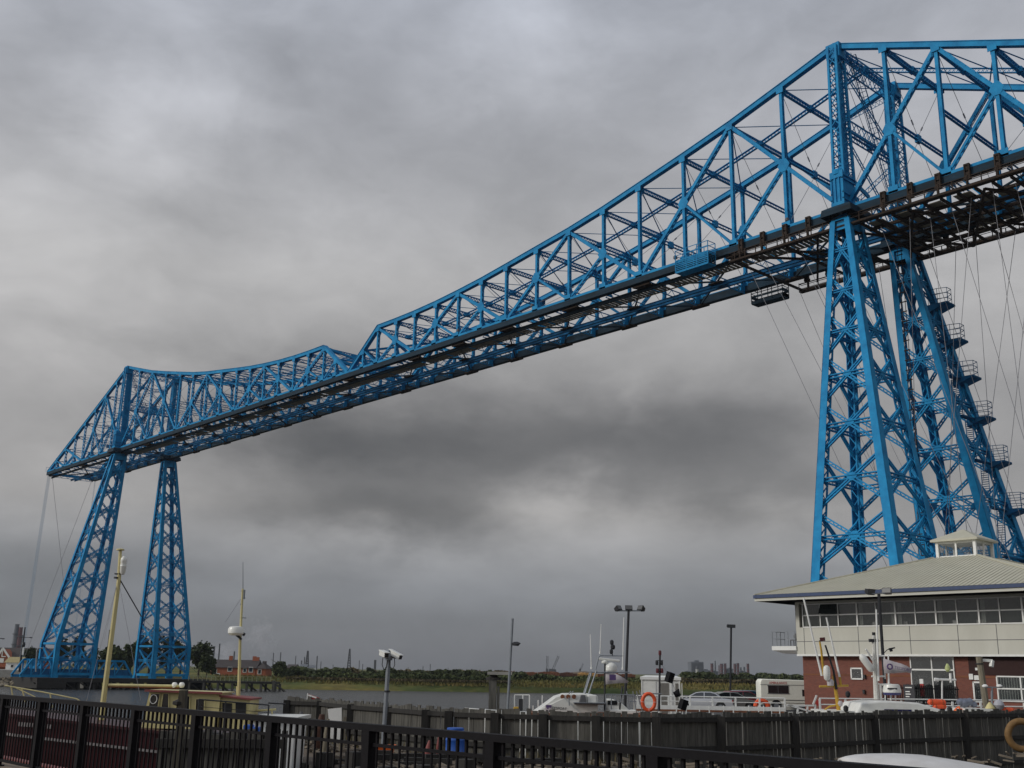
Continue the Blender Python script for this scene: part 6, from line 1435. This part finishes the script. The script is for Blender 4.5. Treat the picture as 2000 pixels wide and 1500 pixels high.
# sea wall and rocks at the left edge
sw = [ground(-420, 243, 0), ground(-20, 243, 0), ground(60, 243, 0), ground(105, 241, 0), ground(195, 236, 0), ground(195, 242, 0), ground(60, 262, 0), ground(-420, 262, 0)]
hs = [3.4, 3.4, 3.2, 2.0, 1.3, 1.6, 3.4, 3.4]
m = MB(); m.v = [tuple(p-Z*1.5) for p in sw]+[tuple(p+Z*h) for p, h in zip(sw, hs)]; n = 8; m.f = [tuple(range(n)), tuple(range(2*n-1, n-1, -1))]+[(i, i+n, (i+1) % n+n, (i+1) % n) for i in range(n)]
o = m.obj('sea_wall', 'concrete'); tag(o, kind='structure')
m = MB()
for i in range(160):
    px_ = random.uniform(-60, 60); v = random.uniform(236, 243); c = ground(px_, v, max(0, (v-236)*.22)); s = random.uniform(.3, .8)
    m.lathe(c, [(s*.5, -s*.5), (s, 0), (s*.6, s*.6)], 5, (random.uniform(-1, 1), random.uniform(-1, 1), 1))
tag(m.obj('rock_armour', mat('tan_rock', (.12, .10, .07), .9, scale=.5, col2=(.24, .20, .14))), 'brown boulders heaped below the grey sea wall', 'rocks', kind='stuff')
GZ_ = 2.9
def house(name, label, x0, x1, ye, yr, v, wall, roof='tile', dep=8, group=None, chim=(), hip=False, wins=(), zbase=GZ_, gable=None):
    xm = (x0+x1)/2; L0 = Loc(xm, v, zbase); t = thing(name, label, 'house', L0.o, TH, group); l = L0.l
    a, b = l(x0, ye), l(x1, ye); r = l(xm, yr, dep/2); ze = (a.z+b.z)/2
    m = MB(); m.box((a.x, 0, -.6), (b.x, dep, ze)); m.obj('wall', wall, t)
    h = (2.2 if hip else 0); e = .35
    m = MB(); m.add([(a.x-e, -e, ze), (b.x+e, -e, ze), (b.x+e, dep+e, ze), (a.x-e, dep+e, ze), (a.x-e+h, dep/2, r.z), (b.x+e-h, dep/2, r.z)], [(0, 1, 5, 4), (2, 3, 4, 5), (1, 2, 5), (3, 0, 4), (0, 3, 2, 1)]); ro = m.obj('roof', roof, t)
    for c in chim:
        p = l(c, yr, dep/2); g = MB(); g.box((p.x-.45, dep/2-.35, r.z-.4), (p.x+.45, dep/2+.35, r.z+1.0)); g.obj('chimney', wall, ro)
    for (wx, wy, ww, wh) in wins:
        p = l(wx, wy); g = MB(); g.box((p.x-ww/2, -.08, p.z-wh/2), (p.x+ww/2, .0, p.z+wh/2)); f = g.obj('window', 'white', t); g = MB(); g.box((p.x-ww/2+.15, -.1, p.z-wh/2+.15), (p.x+ww/2-.15, -.081, p.z+wh/2-.15)); g.obj('pane', 'glass', f)
    return t, l
house('terraced_house', 'long red-brick terrace with dark roof and two chimneys behind the timber jetty', 412, 499, 1304, 1288.5, 300, 'brickfar', chim=(451, 497), wins=[(419, 1312, 1.3, 1.6), (449, 1307, 1.3, 1.2), (478, 1309, 1, 1.2), (424, 1320, 1.4, 1.4), (490, 1308, 1.2, 1.4)])
house('house', 'hipped brick house at the right end of the terrace, next to the spiky tree', 500, 519, 1306, 1291, 300, 'brickfar', hip=True, wins=[(507, 1312, 1, 1.3)], chim=(503,))
house('house', 'low dark-roofed house just right of the spiky tree', 560, 574, 1304, 1297.5, 320, 'brickfar')
t, l = house('house', 'brick house with white gable trim and a wide dark roof at the left edge', -40, 86, 1291, 1265, 285, 'brickfar', dep=10, wins=[(7, 1286, 1.6, 1.6)])
a, b, c = l(-4, 1291), l(23, 1289), l(9, 1267.5)
m = MB(); m.prism([(a.x, -.9, a.z-1.5), (b.x, -.9, a.z-1.5), (b.x, -.9, b.z), (c.x, -.9, c.z), (a.x, -.9, a.z)], (0, 4, 0)); g_ = m.obj('gable', 'brickfar', t)
m = MB(); m.bar((a.x-.3, -1.0, a.z-.1), (c.x, -1.0, c.z+.2), .2, .42); m.bar((c.x, -1.0, c.z+.2), (b.x+.3, -1.0, b.z-.1), .2, .42); m.bar((a.x+1.2, -1, a.z+1.1), (b.x-1.2, -1, a.z+1.1), .15, .2); m.bar((c.x, -1, c.z), (c.x, -1, a.z+1.1), .15, .2); m.obj('bargeboard', 'white', g_)
m = MB(); m.box((c.x-.9, -1.0, a.z-.4), (c.x+.6, -.9, a.z+.7)); m.obj('window', 'white', t)
t, l = house('shed', 'small white hut with a tan roof on the sea wall', 12, 38, 1294, 1283, 252, 'white', roof=mat('tan_roof', (.30, .24, .11), .8, col2=(.38, .32, .16)), dep=4, zbase=3.0, wins=[(24, 1301, .9, .9)])
t['category'] = 'shed'
# trees
def crown_leaves(m, c, rx, ry, rz, n, s):
    blobs = [(Vector((random.uniform(-.55, .55)*rx, random.uniform(-.55, .55)*ry, random.uniform(-.5, .6)*rz)), random.uniform(.35, .6)) for _ in range(9)]
    for i in range(n):
        o, br = random.choice(blobs); d = Vector((random.gauss(0, 1), random.gauss(0, 1), random.gauss(0, 1))).normalized()*random.uniform(.55, 1.05)
        p = c+o+Vector((d.x*rx*br, d.y*ry*br, d.z*rz*br)); q = s*random.uniform(.5, 1.3)
        a = Vector((random.uniform(-1, 1), random.uniform(-1, 1), random.uniform(-1, 1))).normalized(); b = a.cross(Vector((random.uniform(-1, 1), random.uniform(-1, 1), random.uniform(-1, 1)))).normalized()
        m.add([p-a*q, p+b*q*.7, p+a*q, p-b*q*.7], [(0, 1, 2, 3)])
def tree(label, x, ytop, wpx, v, mt='leafd', zb=2.6, n=900, s=.42, group='trees on the far bank', name='tree', cat='tree', low=.12, tall=1.0):
    L0 = Loc(x, v, zb); t = thing(name, label, cat, L0.o, TH, group); H = L0.l(x, ytop).z; w = wpx/FPX*v*.967/2
    m = MB(); m.tube([(0, 0, -.3), (.1, 0, H*.45), (.0, 0, H*.8)], max(.12, H*.03), 7, r2=.05)
    for k in range(5): a = random.uniform(0, 6.28); m.tube([(0, 0, H*(.25+.1*k)), (math.cos(a)*w*.6, math.sin(a)*w*.6, H*(.45+.1*k))], .1, 5, r2=.03)
    m.obj('trunk', 'bark', t); m = MB(); zc = H*(.5+low*.5); crown_leaves(m, Vector((0, 0, zc)), w, w, H*(.5-low*.5), n, s); m.obj('crown', mt, t); return t
TR = [(60, 1262, 40, 268, 'leafd', 'low dark tree seen behind the left foot of the far tower'), (118, 1246, 36, 270, 'leafd', 'dark tree between the columns of the far tower left leg'),
      (148, 1240, 40, 275, 'leafd', 'taller dark tree inside the far tower left leg'), (180, 1262, 34, 268, 'leafm', 'green tree at the right side of the far tower left leg'),
      (212, 1262, 36, 270, 'leafm', 'mid-green rounded tree just right of the far tower left leg'), (232, 1254, 34, 276, 'leafm', 'green tree midway between the two far tower legs'),
      (254, 1250, 34, 272, 'leafm', 'green tree left of the dark pointed one'), (291, 1214, 34, 275, 'leafd', 'tall dark pointed tree rising behind the far tower right leg'),
      (270, 1240, 24, 268, 'leafd', 'narrow dark tree at the left edge of the far tower right leg'), (325, 1240, 46, 276, 'leafd', 'broad dark tree inside the far tower right leg'),
      (352, 1246, 44, 270, 'leafd', 'dark tree behind the right column of the far tower'), (388, 1250, 62, 266, 'leafd', 'big rounded dark tree immediately right of the far tower')]
for x, yt, w, v, mt, lb in TR: tree(lb, x, yt, w, v, mt, n=1500 if w > 50 else 900)
tree('second dark bush filling the foot of the big rounded tree', 404, 1278, 34, 262, 'leafd')
tree('spiky dark tree standing right of the brick terrace', 541, 1282, 44, 290, 'leafd', low=-.1, n=1300)
tree('small round bush right of the spiky tree', 569, 1302, 30, 296, 'leafd', low=-.1)
tree('small dark bush on the skyline left of the camera post', 723, 1304, 18, 330, 'leafd', low=-.1, n=500)
# hedge / scrub masses
def scrub(name, label, x0, x1, v0, v1, ztop, mt, n, s=.5, zb=2.3):
    m = MB(); lumps = [(random.uniform(x0-5, x1+5), random.uniform(7, 30), random.uniform(.45, 1.08)) for _ in range(int((x1-x0)/7)+3)]
    for i in range(n):
        x = random.uniform(x0, x1); v = random.uniform(v0, v1); e = .3
        for lx, lw, lh in lumps:
            q_ = 1-((x-lx)/lw)**2
            if q_ > 0: e = max(e, lh*math.sqrt(q_))
        hgt = (ztop-zb)*e*random.uniform(.1, 1)**.6
        p = ground(x, v, zb+hgt); a = Vector((random.uniform(-1, 1), random.uniform(-1, 1), random.uniform(-1, 1))).normalized(); b = a.cross(Vector((random.uniform(-1, 1), random.uniform(-1, 1), random.uniform(-1, 1)))).normalized(); q = s*random.uniform(.5, 1.4)
        m.add([p-a*q, p+b*q*.8, p+a*q, p-b*q*.8], [(0, 1, 2, 3)])
    tag(m.obj(name, mt), label, 'scrub', kind='stuff')
scrub('scrub_belt', 'belt of dark green scrub along the far bank left of centre', 556, 960, 292, 318, 4.9, 'leafd', 5500)
scrub('scrub_belt', 'lighter green scrub patches in front of the dark belt', 600, 1000, 284, 296, 3.9, 'leafm', 4500, .4)
scrub('scrub_belt', 'brown reedy strip at the foot of the scrub', 560, 1000, 276, 284, 2.5, 'leafb', 2500, .35)
scrub('scrub_belt', 'brownish scrub along the skyline behind the dark belt', 640, 1000, 330, 345, 5.0, 'leafb', 3000)
scrub('scrub_belt', 'green scrub between the timber pile and the pilot launch aerials', 960, 1260, 300, 330, 3.9, 'leafm', 3500)
scrub('scrub_belt', 'dark bushes in front of the rusty wagons', 1000, 1090, 300, 312, 4.6, 'leafd', 1400)
scrub('scrub_belt', 'dark green scrub behind the parked cars below the chimneys', 1330, 1580, 330, 370, 5.4, 'leafd', 6500, .6)
scrub('scrub_belt', 'brown-green slope of scrub left of the camper van', 1330, 1500, 318, 332, 3.9, 'leafb', 3500, .5)
scrub('scrub_belt', 'low dark wood on the skyline beyond the camper van', 1480, 1800, 600, 700, 6.2, 'leafd', 3500, 1.1, 3)
m = MB()
for i in range(7000):
    x = random.uniform(380, 1560); s_ = (x-1000)/2053; v = 268+max(0, s_)*75+random.uniform(4, 26)-(18 if x < 420 else 0); p = ground(x, v, 0); 
    p.z = 1.0+min(1.4, (v-268-max(0, s_)*75)*.06); a = random.uniform(0, 3.14); h = random.uniform(.3, .9); dx, dy = math.cos(a)*.25, math.sin(a)*.25
    m.add([(p.x-dx, p.y-dy, p.z), (p.x+dx, p.y+dy, p.z), (p.x+random.uniform(-.3, .3), p.y+random.uniform(-.3, .3), p.z+h)], [(0, 1, 2)])
tag(m.obj('tall_grass', mat('dry_grass', (.09, .10, .03), .9, scale=.06, col2=(.22, .17, .06), spec=.1)), 'tall yellow-green grass on the far river bank', 'grass', kind='stuff')
# timber jetty on the far side
L0 = Loc(455, 236, 0); t = thing('far_jetty', 'old timber jetty on raking piles with pale railings before the brick terrace', 'jetty', L0.o, TH)
a, b = L0.l(368, 1330).x, L0.l(538, 1330).x
m = MB(); m.box((a, 0, 1.5), (b, 5, 1.95)); m.obj('deck', 'darktimber', t)
m = MB(); x = a
while x < b:
    m.box((x, -.1, -1), (x+.45, .35, 1.5)); m.box((x, 4.6, -1), (x+.45, 5, 1.5)); m.bar((x+.3, .5, 1.4), (x+2.6, 2.5, -.6), .3, .3); x += 3.0
m.box((b-.6, -.3, -1), (b, .4, 2.2)); m.obj('pile', 'timber', t)
m = MB(); m.bar((a, 0, 2.9), (b-.8, 0, 2.9), .1, .1); x = a
while x < b-.5: m.bar((x, 0, 1.95), (x, 0, 2.95), .14, .14); x += .95
m.obj('railing', mat('mossy_cream', (.28, .28, .16), .8), t)
# skyline poles
def far_pole(x, y, v, r, label=None, yb=1310, kind='pole', group='thin dark poles on the far skyline'):
    L0 = Loc(x, v, 3.0); t = thing('skyline_'+kind, label or 'thin dark pole standing on the far skyline between the spiky tree and the camera post', kind, L0.o, TH, group); b = L0.l(x, y); b.x = 0
    m = MB()
    if kind == 'pylon':
        w = v*.0017
        for s in (-1, 1): m.bar((s*w, 0, 0), (s*w*.15, 0, b.z), r, r)
        for i in range(9):
            z0 = b.z*i/9; z1 = b.z*(i+1)/9; w0 = w*(1-.85*i/9); w1 = w*(1-.85*(i+1)/9); m.bar((-w0, 0, z0), (w1, 0, z1), r*.6, r*.6); m.bar((w0, 0, z0), (-w1, 0, z1), r*.6, r*.6)
    else: m.bar((0, 0, 0), b, r, r, w2=r*.7)
    m.obj('shaft' if kind != 'pylon' else 'lattice', 'steelfar', t); return t
PN = sorted([532, 546, 581, 588, 593.5, 618, 626, 701, 708, 650, 826, 840, 875, 797]); ON = ['first', 'second', 'third', 'fourth', 'fifth', 'sixth', 'seventh', 'eighth', 'ninth', 'tenth', 'eleventh', 'twelfth', 'thirteenth', 'fourteenth']
for x, y, r in ((532, 1275, .35), (546, 1274, .4), (581, 1297, .3), (588, 1290, .5), (593.5, 1283, .4), (618, 1281, .45), (626, 1292, .3), (701, 1290, .3), (708, 1297, .3), (650, 1298, .25), (826, 1301, .3), (840, 1297, .3), (875, 1304, .25), (797, 1303, .2)):
    far_pole(x, y, 520, r, ON[PN.index(x)]+' thin dark pole from the left along the scrub skyline')
far_pole(732, 1289, 480, .9, 'stubby thick dark post on the skyline just left of the camera post', group=None)
far_pole(576, 1281, 520, .3, 'thin far pole with a short crossarm right of the spiky tree', group=None)
far_pole(599, 1271, 620, .6, 'narrow dark lattice mast, the left one of two on the skyline', kind='pylon', group='lattice masts on the skyline')
far_pole(681, 1267, 640, .5, 'pale lattice mast, the taller and right one of two on the skyline', kind='pylon', group='lattice masts on the skyline')
for x, y in ((415, 1262), (425, 1257), (455, 1272)): far_pole(x, y, 420, .45, ('left' if x == 415 else 'middle' if x == 425 else 'right')+' one of three thin dark poles above the brick terrace roof', group='poles above the brick terrace')
far_pole(206, 1230, 300, .35, 'thin dark pole rising just right of the far tower left leg', group=None)
far_pole(35.5, 1240, 500, .4, 'thin pole close beside the two factory chimneys', group=None)
for i, (x, y, r) in enumerate(((22, 1219, 2.1), (30, 1225, 1.9))):
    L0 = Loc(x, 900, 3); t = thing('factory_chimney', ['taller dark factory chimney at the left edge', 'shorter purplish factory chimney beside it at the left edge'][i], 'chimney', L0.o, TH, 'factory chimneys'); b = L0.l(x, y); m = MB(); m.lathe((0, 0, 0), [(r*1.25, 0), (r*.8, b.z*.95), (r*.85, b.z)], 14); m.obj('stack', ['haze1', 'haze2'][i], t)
    m = MB()
    for f in (.25, .5, .75): m.lathe((0, 0, b.z*f), [(r*1.35, 0), (r*1.35, .6)], 12)
    m.obj('ring_platform', 'steelfar', t)
L0 = Loc(38, 240, 3); t = thing('street_light', 'leaning black pole with a long double crossarm left of the far tower', 'street light', L0.o, TH); b = L0.l(49, 1225)
m = MB(); m.tube([(0, 0, 0), b], .28, 8, r2=.14); m.obj('pole', 'darkpole', t); m = MB(); m.bar(L0.l(39, 1244.5), L0.l(62, 1245.5), .1, .1); m.obj('arm', 'darkpole', t); m = MB(); c = L0.l(60, 1245.5); m.lathe(c, [(.2, -.1), (.45, 0), (.2, .15)], 8); m.obj('lamp_head', 'darkpole', t)
m = MB(); a = L0.l(43, 1279); b = L0.l(48, 1264); m.box((a.x, -.2, a.z), (b.x, .1, b.z)); m.obj('banner', 'white', t); m = MB(); c = L0.l(46, 1259); m.lathe(c, [(.3, -.5), (.4, 0), (.3, .5)], 8); m.obj('box', 'darkpole', t)
L0 = Loc(-12, 245, 3); t = thing('street_light', 'street lamp head reaching in from the left frame edge', 'street light', L0.o, TH); b = L0.l(-12, 1246); m = MB(); m.tube([(0, 0, 0), b, L0.l(4, 1247)], .12, 6); m.obj('pole', 'darkpole', t); m = MB(); m.lathe(L0.l(6, 1247.5), [(.2, -.12), (.45, 0), (.2, .12)], 8); m.obj('lamp_head', 'darkpole', t)
L0, t = obj_at('goalpost_frame', 'pale grey inverted-U frame at the far tower foot', 'frame', 76, 214, 2.2)
m = MB(); m.tube([L0.l(70, 1312), L0.l(72, 1272), L0.l(75, 1266), L0.l(84, 1266)], .14, 6); m.obj('tube', 'galv', t)
# white far sheds
for x0, x1, y0, y1, lb in ((586, 598, 1301, 1308, 'small white far shed below the left lattice mast'), (603, 613, 1303, 1308, 'second tiny pale shed right of the first')):
    L0 = Loc((x0+x1)/2, 480, 3); t = thing('far_shed', lb, 'shed', L0.o, TH, 'far sheds'); a, b = L0.l(x0, y1), L0.l(x1, y0); m = MB(); m.box((a.x, 0, 0), (b.x, 6, b.z*.8)); m.obj('wall', 'white', t); m = MB(); m.prism([(a.x-.3, -.3, b.z*.8), (b.x+.3, -.3, b.z*.8), (b.x+.3, 3, b.z+.6), (a.x-.3, 3, b.z+.6)], (0, 0, .2)); m.obj('roof', 'haze1', t)
# rusty wagons
ORD = ['first', 'second', 'third', 'fourth', 'fifth', 'sixth', 'seventh', 'eighth', 'ninth', 'tenth', 'eleventh', 'twelfth', 'thirteenth', 'fourteenth', 'fifteenth']
x = 852; i = 0
tones = ['rust', 'rust', mat('dark_rust', (.08, .03, .02), .85, scale=.3, col2=(.16, .06, .03)), 'rust', 'ochre']
while x < 1235:
    w = random.uniform(34, 44) if x < 1180 else 30; v = 430; L0 = Loc(x+w/2, v, 3.1); px_m = FPX/(v*.967); hw = w/px_m/2-.12; h = random.uniform(1.5, 2.0)
    mt = 'ochre' if 1095 < x < 1150 else tones[i % 4]
    t = thing('rail_wagon', (ORD[i]+' rusty goods wagon from the left in the row along the far bank') if mt != 'ochre' else 'orange-yellow loaded wagon, '+ORD[i]+' from the left in the far bank row', 'wagon', L0.o, TH, 'goods wagons on the far bank' if mt != 'ochre' else 'orange goods wagons on the far bank')
    m = MB(); m.loft([[(-hw, 0, .55), (hw, 0, .55), (hw, 2.6, .55), (-hw, 2.6, .55)], [(-hw, -.1, h), (hw, -.1, h), (hw, 2.7, h), (-hw, 2.7, h)]])
    k = -hw
    while k < hw: m.box((k, -.15, .55), (k+.12, 0, h)); k += 1.0
    m.obj('body', mt, t); m = MB()
    for k in range(7): m.bar((random.uniform(-hw, hw*.6), random.uniform(.2, 2.4), h), (random.uniform(-hw*.6, hw), random.uniform(.2, 2.4), h+random.uniform(0, .35)), .4, .3)
    m.obj('load', mt, t); m = MB()
    for s in (-.7, -.5, .5, .7): m.lathe((hw*s, 0, .35), [(.38, 0), (.38, .15)], 12, (0, -1, 0))
    m.box((-hw, .2, .3), (hw, 2.4, .55)); m.obj('running_gear', 'grime', t); x += w; i += 1
L0, t = obj_at('spoil_heap', 'low brown spoil heap behind the orange wagons', 'heap', 1140, 500, 3.2)
m = MB(); hz_ = L0.l(1135, 1311).z; m.loft([[(math.cos(a)*r*(1+.1*math.sin(a*3)), math.sin(a)*r*.6, z) for a in [2*math.pi*k/20 for k in range(20)]] for r, z in ((11, 0), (7.5, hz_*.5), (4, hz_*.85), (1, hz_))]); m.obj('heap', mat('brown_earth', (.10, .075, .05), .95, scale=.3, col2=(.17, .13, .09)), t, smooth=True)
L0, t = obj_at('gravel_mound', 'broad brown-grey gravel mound left of the camper van', 'mound', 1450, 390, 3.0)
m = MB(); hz_ = L0.l(1440, 1321).z+.3; m.loft([[(math.cos(a)*r*(1+.06*math.sin(a*3)), math.sin(a)*r*.5, z) for a in [2*math.pi*k/24 for k in range(24)]] for r, z in ((10, 0), (8, hz_*.5), (5.5, hz_*.85), (2, hz_))]); m.obj('mound', mat('grey_brown_gravel', (.11, .10, .08), .95, scale=.5, col2=(.17, .155, .13)), t, smooth=True)
# cranes
def crane(label, x, yt, xb, yb2, v=900, tower=True):
    L0 = Loc(xb, v, 3); t = thing('harbour_crane', label, 'crane', L0.o, TH, 'harbour cranes'); m = MB(); a = L0.l(xb, 1306); b = L0.l(x, yt)
    if tower: m.loft([[(-3.6, -2, 0), (3.6, -2, 0), (3.6, 2, 0), (-3.6, 2, 0)], [(-2.6, -2, a.z), (2.8, -2, a.z*.9), (2.8, 2, a.z*.9), (-2.6, 2, a.z)]])
    else: m.bar((0, 0, 0), (0, 0, a.z), 2, 2)
    m.obj('tower', 'steelfar', t); m = MB(); m.lattice((0, 0, a.z*.7), b, .5, 1.3, c=.3, l=.2, pitch=2.5, sides=1); p = L0.l((x+xb)/2+1, (yt+1306)/2); m.obj('jib', 'steelfar', t)
crane('slender upright crane, the left one beyond the wagons', 1069, 1281, 1068.5, 1310, tower=False)
crane('crane with a broad tower and a jib slanting up right beyond the wagons', 1091, 1281, 1079, 1310)
crane('faint small crane with a slanting jib above the spoil heap', 1139, 1296, 1133, 1312, 1300, tower=False)
# city block and process columns
def block(name, label, cat, x0, x1, yt, mt, v=1500, group=None, dep=30, bands=0):
    L0 = Loc((x0+x1)/2, v, 4); t = thing(name, label, cat, L0.o, TH, group); a, b = L0.l(x0, yt), L0.l(x1, yt); zt = (a.z+b.z)/2
    m = MB(); m.box((a.x, 0, -2), (b.x, dep, zt)); m.obj('wall', mt, t)
    if bands:
        m = MB()
        for i in range(bands): z = 2+(zt-3)*i/bands; m.box((a.x+.5, -.3, z), (b.x-.5, 0, z+(zt-3)/bands*.5))
        m.obj('window_band', 'steelfar', t)
    m = MB(); c = (a.x+b.x)/2; w = (b.x-a.x); m.box((c-w*.17, 4, zt), (c+w*.17, 14, zt+w*.12)); m.obj('rooftop_plant', mt, t); return t
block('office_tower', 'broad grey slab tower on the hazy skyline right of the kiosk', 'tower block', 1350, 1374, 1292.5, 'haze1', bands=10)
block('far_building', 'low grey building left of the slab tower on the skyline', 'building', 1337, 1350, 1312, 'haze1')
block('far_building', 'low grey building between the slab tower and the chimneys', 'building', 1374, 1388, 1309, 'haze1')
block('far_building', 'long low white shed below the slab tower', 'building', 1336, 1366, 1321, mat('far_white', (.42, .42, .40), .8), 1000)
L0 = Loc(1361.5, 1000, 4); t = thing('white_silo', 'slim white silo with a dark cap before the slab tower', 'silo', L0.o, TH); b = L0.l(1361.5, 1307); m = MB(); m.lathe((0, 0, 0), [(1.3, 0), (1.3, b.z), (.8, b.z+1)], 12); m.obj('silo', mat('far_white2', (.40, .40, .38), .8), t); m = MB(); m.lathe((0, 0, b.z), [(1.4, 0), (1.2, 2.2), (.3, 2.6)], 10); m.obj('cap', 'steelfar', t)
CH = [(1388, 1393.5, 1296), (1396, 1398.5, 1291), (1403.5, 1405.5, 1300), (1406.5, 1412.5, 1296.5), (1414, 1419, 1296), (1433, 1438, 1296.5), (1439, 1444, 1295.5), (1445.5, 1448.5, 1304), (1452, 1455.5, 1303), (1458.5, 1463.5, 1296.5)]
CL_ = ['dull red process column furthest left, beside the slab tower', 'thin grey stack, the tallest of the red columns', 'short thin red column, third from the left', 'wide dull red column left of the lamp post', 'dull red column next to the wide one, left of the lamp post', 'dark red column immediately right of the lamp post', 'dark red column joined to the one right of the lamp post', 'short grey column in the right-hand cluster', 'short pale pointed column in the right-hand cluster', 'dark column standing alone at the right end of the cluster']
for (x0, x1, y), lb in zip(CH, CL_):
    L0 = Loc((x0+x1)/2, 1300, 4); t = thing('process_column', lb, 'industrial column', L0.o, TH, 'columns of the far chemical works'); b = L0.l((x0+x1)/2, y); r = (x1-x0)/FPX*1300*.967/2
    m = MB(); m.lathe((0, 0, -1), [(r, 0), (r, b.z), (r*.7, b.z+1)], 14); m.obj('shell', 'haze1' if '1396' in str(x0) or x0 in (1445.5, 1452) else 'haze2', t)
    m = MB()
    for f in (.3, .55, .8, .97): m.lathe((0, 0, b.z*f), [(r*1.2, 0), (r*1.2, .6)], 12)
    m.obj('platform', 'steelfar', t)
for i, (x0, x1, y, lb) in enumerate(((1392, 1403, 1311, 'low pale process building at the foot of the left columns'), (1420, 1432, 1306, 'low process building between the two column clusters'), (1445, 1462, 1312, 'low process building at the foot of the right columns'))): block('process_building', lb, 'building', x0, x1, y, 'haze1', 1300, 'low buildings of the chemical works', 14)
# steam plume and haze
def plume(label, x, y, v, sx, sz, dens, seed):
    c = pv(x, y, v); o = MB().box((-sx, -sx*.7, -sz), (sx, sx*.7, sz)).obj('steam_plume', 'dark'); o.location = c; o.rotation_euler = (0, 0, TH); tag(o, label, 'steam', kind='stuff')
    m = bpy.data.materials.new('steam_vapour'); m.use_nodes = True; t = m.node_tree; t.nodes.clear(); ou = t.nodes.new('ShaderNodeOutputMaterial'); vo = t.nodes.new('ShaderNodeVolumePrincipled'); vo.inputs['Color'].default_value = (.93, .93, .95, 1); t.links.new(vo.outputs[0], ou.inputs['Volume'])
    tcn = t.nodes.new('ShaderNodeTexCoord'); n = t.nodes.new('ShaderNodeTexNoise'); n.noise_dimensions = '4D'; n.inputs['W'].default_value = seed; n.inputs['Scale'].default_value = 2.2/sx; n.inputs['Detail'].default_value = 5; n.inputs['Distortion'].default_value = .6; t.links.new(tcn.outputs['Object'], n.inputs['Vector'])
    mp = t.nodes.new('ShaderNodeMapping'); mp.inputs['Scale'].default_value = (1/sx, 1/(sx*.7), 1/sz); t.links.new(tcn.outputs['Object'], mp.inputs[0]); ln = t.nodes.new('ShaderNodeVectorMath'); ln.operation = 'LENGTH'; t.links.new(mp.outputs[0], ln.inputs[0])
    def M2(op, a, b_):
        q = t.nodes.new('ShaderNodeMath'); q.operation = op
        for i_, w_ in enumerate((a, b_)):
            if isinstance(w_, (int, float)): q.inputs[i_].default_value = w_
            else: t.links.new(w_, q.inputs[i_])
        return q.outputs[0]
    d_ = M2('MULTIPLY', M2('MAXIMUM', M2('SUBTRACT', M2('MULTIPLY', n.outputs[0], 2.2), M2('ADD', .55, M2('MULTIPLY', ln.outputs['Value'], .75))), 0.0), dens)
    t.links.new(d_, vo.inputs['Density']); o.data.materials.clear(); o.data.materials.append(m)
plume('pale steam plume leaning up right of the radar mast', 512, 1243, 1450, 24, 27, .10, 1.0)
plume('low drifting steam behind the brick terrace and radar mast', 440, 1283, 1450, 40, 20, .06, 4.0)
def volmat(name, col, dens, noise=0, aniso=.2):
    m = bpy.data.materials.new(name); m.use_nodes = True; t = m.node_tree; t.nodes.clear(); o = t.nodes.new('ShaderNodeOutputMaterial'); v = t.nodes.new('ShaderNodeVolumePrincipled')
    v.inputs['Color'].default_value = (*col, 1); v.inputs['Density'].default_value = dens; v.inputs['Anisotropy'].default_value = aniso; t.links.new(v.outputs[0], o.inputs['Volume'])
    if noise:
        tcn = t.nodes.new('ShaderNodeTexCoord'); n = t.nodes.new('ShaderNodeTexNoise'); n.inputs['Scale'].default_value = noise; n.inputs['Detail'].default_value = 4; t.links.new(tcn.outputs['Object'], n.inputs[0])
        r = t.nodes.new('ShaderNodeMapRange'); r.inputs['From Min'].default_value = .45; r.inputs['From Max'].default_value = .75; r.inputs['To Max'].default_value = dens*2.2; t.links.new(n.outputs[0], r.inputs[0]); t.links.new(r.outputs[0], v.inputs['Density'])
    return m
M['haze'] = volmat('haze_air', (.55, .60, .68), .00012)
a = uv(-1100, -30); b = uv(1100, -30); c = uv(1500, 1750); d = uv(-1500, 1750)
hz = MB(); hz.prism([p-Z*4 for p in (a, b, c, d)], (0, 0, 120)); tag(hz.obj('haze', 'haze'), kind='stuff')
